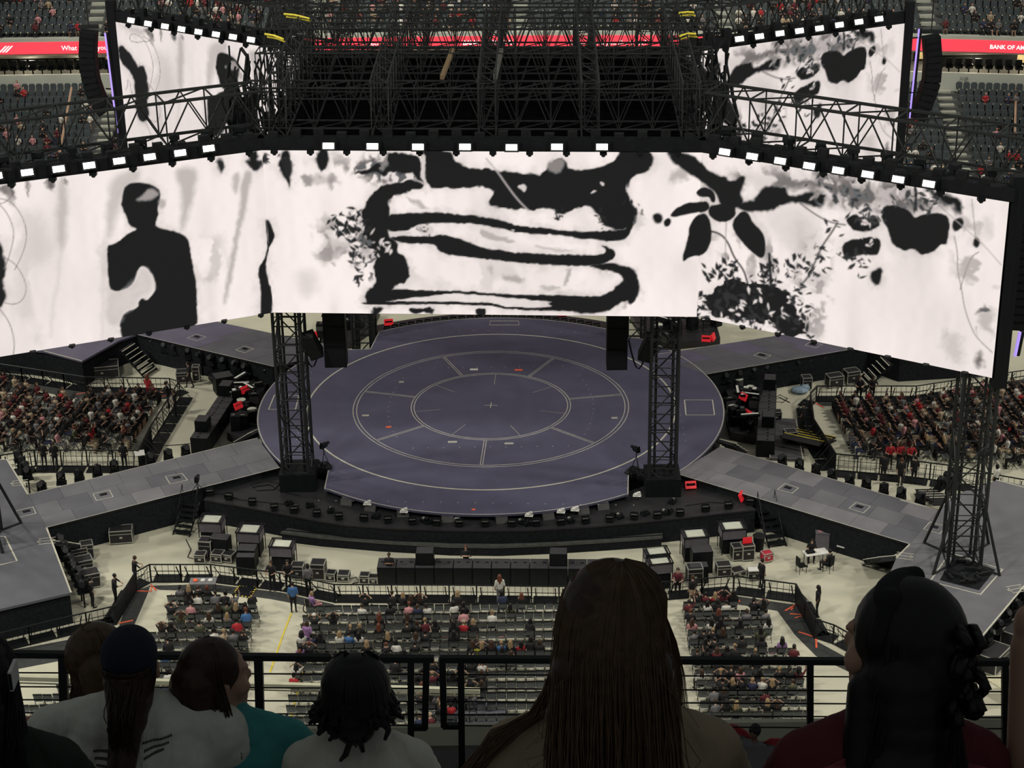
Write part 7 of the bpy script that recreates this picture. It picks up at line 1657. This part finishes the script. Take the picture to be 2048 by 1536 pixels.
strands('hair_strands', [[(x + off.x, y + off.y, z + off.z) for x, y, z in fall(rg, M, a, (0.088, 0.108, 0.10), a * 0.02 + rg.gauss(0, 0.012), -0.20 - rg.uniform(0, 0.03), -rg.uniform(0.08, 0.24), 0.006, 1.45, 8, 0.0, 0.4)] for a in [rg.uniform(-1.0, 1.0) for _ in range(200)]], 0.0030, HBR, root)
# faint print lines on the back of the tee
INK = mat('tee_print_ink', (0.05, 0.05, 0.05), 0.8, 0, 0.2)
from mathutils.bvhtree import BVHTree
bme = [c for c in root.children if c.name.startswith('body')][0].data
bvh = BVHTree.FromPolygons([v.co[:] for v in bme.vertices], [tuple(p.vertices) for p in bme.polygons]); mbp_ = MB()
for (x0, x1, z) in [(-0.105, -0.035, -0.205), (-0.10, -0.045, -0.222), (-0.095, -0.05, -0.240), (0.045, 0.135, -0.185), (0.05, 0.125, -0.205), (0.05, 0.11, -0.222), (-0.05, 0.05, -0.265)]:
    for k in range(12):
        q = []
        for (u_, dz) in ((k, 0), (k + 0.8, 0), (k + 0.8, 0.007), (k, 0.007)):
            h_ = bvh.ray_cast(Vector((x0 + (x1 - x0) * u_ / 12, -1, z + dz + 0.02 * (x0 > 0) * u_ / 12)), Vector((0, 1, 0)))
            if h_[0]: q.append(h_[0] + Vector((0, -0.002, 0)) + off)
        if len(q) == 4: mbp_.add(q, [(0, 1, 2, 3)])
tag(mbp_.build('back_print', INK, root), kind='stuff')
# --- B: coral shirt, brown hair, leaning beyond the cap
caps, M = head_caps(-0.9, 0.1)
root, off = fg_person('person in coral shirt with brown hair, mostly hidden behind the navy cap', 206, 1315, 6.25, caps + body_caps(0.19, 1.15, (-0.42, 0.0), drop=0.0), [SKF[0], CORAL, JEANS, SHOE], 1.2); FG_ROOTS.append(root)
part('hair', [('e', M @ Vector((0, -0.02, 0.028)), (0.088, 0.105, 0.108), 0, M), ((0, -0.07, 0), (0.01, -0.10, -0.20), 0.07, 0.05, 0), ((-0.05, -0.02, 0), (-0.05, -0.04, -0.14), 0.045, 0.03, 0)], HLB, root, off)
strands('hair_strands', [[(x + off.x, y + off.y, z + off.z) for x, y, z in fall(rg, M, a, (0.092, 0.112, 0.115), a * 0.07, -0.12, -rg.uniform(0.12, 0.25), 0.008)] for a in [rg.uniform(-1.8, 1.8) for _ in range(110)]], 0.0028, HLB, root)
# --- A: dark green shirt at the left frame edge
caps, M = head_caps(0.5, 0.1)
root, off = fg_person('person in dark green shirt with long dark hair cut by the left frame edge', -38, 1345, 5.4, caps + body_caps(0.185, 1.05, (0.04, 0)), [SKF[0], GRN, JEANS, SHOE]); FG_ROOTS.append(root)
part('hair', [('e', M @ Vector((0, -0.02, 0.028)), (0.092, 0.108, 0.112), 0, M), ((0, -0.07, 0.02), (0.02, -0.12, -0.30), 0.085, 0.075, 0), ((0.06, -0.02, 0), (0.085, -0.04, -0.22), 0.05, 0.04, 0)], HB, root, off)
strands('hair_strands', [[(x + off.x, y + off.y, z + off.z) for x, y, z in fall(rg, M, a, (0.095, 0.113, 0.118), a * 0.09, -0.15, -rg.uniform(0.28, 0.40), 0.008)] for a in [rg.uniform(-1.8, 1.8) for _ in range(110)]], 0.003, HB, root)
p = ZD(27, 1350, 5.25); t = thing('phone', 'white phone held up by the person at the left frame edge', 'phone', p)
MB().box(p, (0.010, 0.07, 0.06)).build('case', WHITEP, t, world=True); MB().box(p + Vector((0.0, -0.036, 0)), (0.008, 0.002, 0.05)).build('screen', BLACK, t, world=True)
# --- D: teal shirt, face in profile to the right
caps, M = head_caps(-1.15, 0.0)
root, off = fg_person('person in teal shirt with magenta sleeve, face turned right in profile', 437, 1350, 6.0, caps + body_caps(0.19, 1.12, (0.16, 0.0), drop=-0.05) + [((0.28, -0.02, -0.40), (0.22, -0.12, -0.52), 0.09, 0.09, 2)], [SKF[0], TEAL, MAGE, SHOE]); FG_ROOTS.append(root)
part('hair', [('e', M @ Vector((0, -0.028, 0.030)), (0.090, 0.104, 0.106), 0, M), ('e', M @ Vector((0, -0.09, -0.03)), (0.08, 0.07, 0.10), 0, M), ((-0.06, -0.05, 0.0), (-0.07, -0.10, -0.24), 0.085, 0.085, 0), ((-0.03, -0.07, -0.1), (0.02, -0.14, -0.34), 0.08, 0.06, 0)], HBR, root, off)
strands('hair_strands', [[(x + off.x, y + off.y, z + off.z) for x, y, z in fall(rg, M, a, (0.093, 0.112, 0.114), -0.05 + a * 0.08, -0.15, -rg.uniform(0.16, 0.28), 0.008)] for a in [rg.uniform(-1.6, 1.6) for _ in range(140)]], 0.003, HBR, root)
# --- E: white tee, short locs, glasses pushed up on the head
caps, M = head_caps(0.05, -0.05)
root, off = fg_person('person in off white tee with black locs and glasses on the head', 712, 1385, 5.9, caps + body_caps(0.165, 1.0, (0.0, 0), drop=-0.05), [SKF[1], TEE2, JEANS, SHOE]); FG_ROOTS.append(root)
part('hair', [('e', M @ Vector((0, -0.02, 0.028)), (0.094, 0.110, 0.112), 0, M), ((0, -0.06, 0.0), (0, -0.09, -0.05), 0.085, 0.07, 0), ((-0.07, -0.02, 0), (-0.08, -0.04, -0.06), 0.035, 0.03, 0), ((0.07, -0.02, 0), (0.08, -0.04, -0.06), 0.035, 0.03, 0)], HB, root, off)
for k in range(46):
    a = -1.75 + 3.5 * k / 45 + rg.uniform(-0.04, 0.04); P = fall(rg, M, a, (0.100, 0.118, 0.120), math.sin(a) * 0.125 + rg.uniform(-0.015, 0.015), -math.cos(a) * 0.11 - 0.03, -rg.uniform(0.035, 0.09) - (0.08 if abs(a) < 0.3 and k % 3 == 0 else 0), 0.010, 0.3, 6)
    o = MB().tube([p + off for p in P], [0.0095] * (len(P) - 1) + [0.006], 6).build('loc', HB, root, smooth=True)
GLS = mat('glasses_frame', (0.01, 0.01, 0.01), 0.25, 0, 0.1); gl = thing('glasses', 'dark framed glasses pushed up on top of the black locs', 'glasses', ZD(712, 1318, 5.86))
for s in (-1, 1):
    MB().tube([(s * 0.037 + 0.031 * math.cos(t), 0, 0.02 * math.sin(t)) for t in [k * math.pi / 8 for k in range(17)]], 0.004, 5).build('rim', GLS, gl)
    MB().bar((s * 0.037, 0.001, 0), (s * 0.037, 0.003, 0), 0.028, 12).build('lens', mat('glasses_lens', (0.02, 0.02, 0.025), 0.1, 0, 0.05), gl)
    MB().tube([(s * 0.068, 0, 0.008), (s * 0.085, 0.06, -0.01), (s * 0.088, 0.10, -0.05)], 0.003, 5).build('temple', GLS, gl)
MB().bar((-0.008, 0, 0.004), (0.008, 0, 0.004), 0.004, 5).build('bridge', GLS, gl)
# --- F: beige jacket, very long straight brown hair, centre
caps, M = head_caps(0.0, -0.05)
root, off = fg_person('person in beige jacket with very long straight brown hair in the centre', 1222, 1248, 3.72, caps + body_caps(0.185, 1.10, (0, 0)), [SKF[0], BLAZ, JEANS, SHOE]); FG_ROOTS.append(root)
part('hair', [('e', (0, -0.015, 0.022), (0.104, 0.118, 0.118), 0), ('e', (0, -0.04, -0.06), (0.116, 0.10, 0.12), 0), ((-0.055, -0.07, -0.06), (-0.075, -0.155, -0.34), 0.066, 0.055, 0), ((0.055, -0.07, -0.06), (0.065, -0.155, -0.32), 0.066, 0.055, 0), ((0, -0.09, -0.05), (0, -0.19, -0.36), 0.07, 0.06, 0),
             ((-0.06, -0.165, -0.32), (-0.05, -0.205, -0.66), 0.058, 0.045, 0), ((0.03, -0.175, -0.32), (0.05, -0.205, -0.62), 0.06, 0.04, 0)], HBR, root, off)
def fcurve(a):
    return math.sin(a) * 0.135
P_ = []
for _ in range(420):
    a = rg.uniform(-1.9, 1.9); x = fcurve(a) + rg.gauss(0, 0.012)
    P_.append(fall(rg, M, a, (0.106, 0.122, 0.123), x, -0.235 - 0.035 * math.cos(a), -rg.uniform(0.42, 0.70), 0.006, 0.12, 9, 0.012))
strands('hair_strands', [[p + off for p in P] for P in P_], 0.0019, HLB, root)
P_ = []
for k in range(60):                                   # lock falling over the left shoulder
    u_ = rg.uniform(0, 1); P_.append([Vector(q) for q in [(-0.09, -0.05, -0.02), (-0.118, -0.05, -0.10), (-0.14 - 0.02 * u_, -0.06, -0.165), (-0.195 - 0.04 * u_, -0.085, -0.205 + 0.02 * u_), (-0.26 - 0.03 * u_, -0.10, -0.27), (-0.315 - 0.02 * u_, -0.10, -0.38), (-0.345 - 0.02 * u_, -0.10, -0.52), (-0.36 - 0.02 * u_, -0.10, -0.62)]])
strands('shoulder_lock', [[p + off + Vector((rg.gauss(0, 0.004), rg.gauss(0, 0.004), rg.gauss(0, 0.004))) for p in P] for P in P_], 0.0019, HLB, root)
P_ = []
for k in range(34):                                   # loose light strand on the right
    u_ = rg.gauss(0, 1); P_.append([Vector(q) for q in [(0.085, 0.02, 0.06), (0.108, 0.03, 0.0), (0.122 + 0.004 * u_, 0.03, -0.06), (0.135 + 0.006 * u_, 0.02, -0.13), (0.140 + 0.007 * u_, 0.0, -0.19), (0.15 + 0.008 * u_, 0.0, -0.235)]])
strands('loose_strand', [[p + off for p in P] for P in P_], 0.0014, HLB, root)
P_ = [fall(rg, M, rg.uniform(-1.9, 1.9), (0.107, 0.123, 0.126), 0.15 * math.sin(k), -0.14, -rg.uniform(0.15, 0.4), 0.02, 0.10, 7, 0.015) for k in range(70)]
strands('crown_strands', [[p + off for p in P] for P in P_], 0.0013, HLB, root)
# --- G: wine red top, dark hair with a cap-like headband and curled bun, face turned left
caps, M = head_caps(0.95, 0.0)
root, off = fg_person('person in dark wine top with dark pinned hair, face turned left, at right', 1792, 1290, 3.62, caps + body_caps(0.155, 1.04, (0.0, 0), drop=-0.035), [SKF[0], WINE, JEANS, SHOE]); FG_ROOTS.append(root)
part('hair', [('e', M @ Vector((0, -0.028, 0.032)), (0.098, 0.112, 0.116), 0, M), ('e', M @ Vector((0, -0.07, -0.01)), (0.09, 0.085, 0.11), 0, M), ((0.01, -0.06, -0.04), (0.01, -0.11, -0.22), 0.085, 0.08, 0), ((0, -0.11, -0.2), (0.01, -0.17, -0.5), 0.085, 0.075, 0), ((-0.06, -0.06, -0.06), (-0.07, -0.10, -0.2), 0.04, 0.04, 0)], HB, root, off)
for k in range(16):                                   # curls of the bun
    c = Vector((0.105 + rg.uniform(-0.02, 0.035), -0.075 + rg.uniform(-0.03, 0.02), 0.0 + rg.uniform(-0.085, 0.07))); r0 = rg.uniform(0.014, 0.022); ax = rg.uniform(0, 3.14)
    MB().tube([c + off + Vector((r0 * math.cos(t) * math.cos(ax), r0 * math.cos(t) * math.sin(ax) - 0.004 * t, r0 * math.sin(t))) for t in [j * 0.7 for j in range(14)]], 0.010, 6).build('curl', HB, root, smooth=True)
strands('hair_strands', [[p + off for p in fall(rg, M, a, (0.101, 0.117, 0.122), a * 0.09 + 0.02, -0.17, -rg.uniform(0.35, 0.6), 0.006)] for a in [rg.uniform(-1.5, 1.5) for _ in range(200)]], 0.002, HB, root)
WIN = mat('hair_fg_wine_tips', (0.20, 0.04, 0.05), 0.45, 0, 0.3, 40)
strands('wine_tips', [[Vector((s * 0.06, -0.10, -0.16)) + off, Vector((s * (0.10 + 0.03 * u_), -0.115, -0.19)) + off, Vector((s * (0.14 + 0.03 * u_), -0.125, -0.195)) + off, Vector((s * (0.175 + 0.03 * u_), -0.125, -0.25 - 0.02 * u_)) + off, Vector((s * (0.195 + 0.03 * u_), -0.12, -0.34)) + off] for s in (-1, 1) for u_ in [rg.uniform(-1, 1) for _ in range(26)]], 0.0022, WIN, root)
hb = part('headband', [('e', M @ Vector((0, 0.01, 0.122)), (0.075, 0.034, 0.024), 0, M), (tuple(M @ Vector((-0.088, 0.0, 0.06))), tuple(M @ Vector((-0.05, -0.005, 0.125))), 0.02, 0.022, 0), (tuple(M @ Vector((0.088, 0.0, 0.06))), tuple(M @ Vector((0.05, -0.005, 0.125))), 0.02, 0.022, 0)], CM['black'], root, off)
# --- H: arm of a person at the right frame edge
caps, M = head_caps(0.2, 0.0)
root, off = fg_person('person cut by the right frame edge with only a bare raised arm in view', 2342, 1270, 3.55, caps + body_caps(0.17, 0.95) + [((-0.19, -0.03, -0.28), (-0.225, 0.04, -0.36), 0.05, 0.045, 0), ((-0.225, 0.03, -0.36), (-0.238, 0.10, -0.08), 0.042, 0.028, 0), ('e', (-0.238, 0.11, -0.04), (0.022, 0.03, 0.04), 0)], [SKF[0], CM['black'], JEANS, SHOE]); FG_ROOTS.append(root)
part('hair', [('e', (0, -0.02, 0.028), (0.092, 0.108, 0.112), 0), ((0, -0.07, 0.02), (0, -0.12, -0.25), 0.08, 0.07, 0)], HB, root, off)
# gallery steps and a seat under each of them
SEATG = mat('gallery_seat_plastic', (0.03, 0.035, 0.05), 0.5, 0, 0.1)
GB = MB().box((0, -0.30, 0.68), (0.46, 0.05, 0.42)).mesh('backrest', SEATG); GP = MB().box((0, -0.02, 0.40), (0.46, 0.46, 0.06)).mesh('seat_pan', SEATG); GLg = MB().box((0, -0.2, 0.19), (0.08, 0.1, 0.38)).mesh('bracket', SEATG)
SEATLAB = ['under the person in navy cap', 'under the person in coral shirt', 'under the person in dark green shirt', 'under the person in teal shirt', 'under the person with black locs', 'under the person in beige jacket', 'under the person in wine top', 'under the person at the right edge']
for rt, lb in zip(FG_ROOTS, SEATLAB):
    t = thing('tip_up_chair', f'dark tip up chair {lb}', 'chair', rt.location, 0, 'gallery seats'); inst('backrest', GB, t); inst('seat_pan', GP, t); inst('bracket', GLg, t)
rows = [(min(r.location.y for r in FG_ROOTS[:5]) - 0.5, max(r.location.y for r in FG_ROOTS[:5]) + 0.6, min(r.location.z for r in FG_ROOTS[:5]) - 0.01), (min(r.location.y for r in FG_ROOTS[5:]) - 0.5, max(r.location.y for r in FG_ROOTS[5:]) + 0.62, min(r.location.z for r in FG_ROOTS[5:]) - 0.01)]
for (y0, y1, z) in rows:
    o = MB().box((0.5, (y0 + y1) / 2, z - 0.3), (22, y1 - y0, 0.6)).build('floor_gallery_step', GAL); tag(o, kind='structure')
o = MB().box((0.5, rows[1][0] - 1.6, rows[1][2] + 0.1), (22, 3.2, 0.6)).build('floor_gallery_upper', GAL); tag(o, kind='structure')
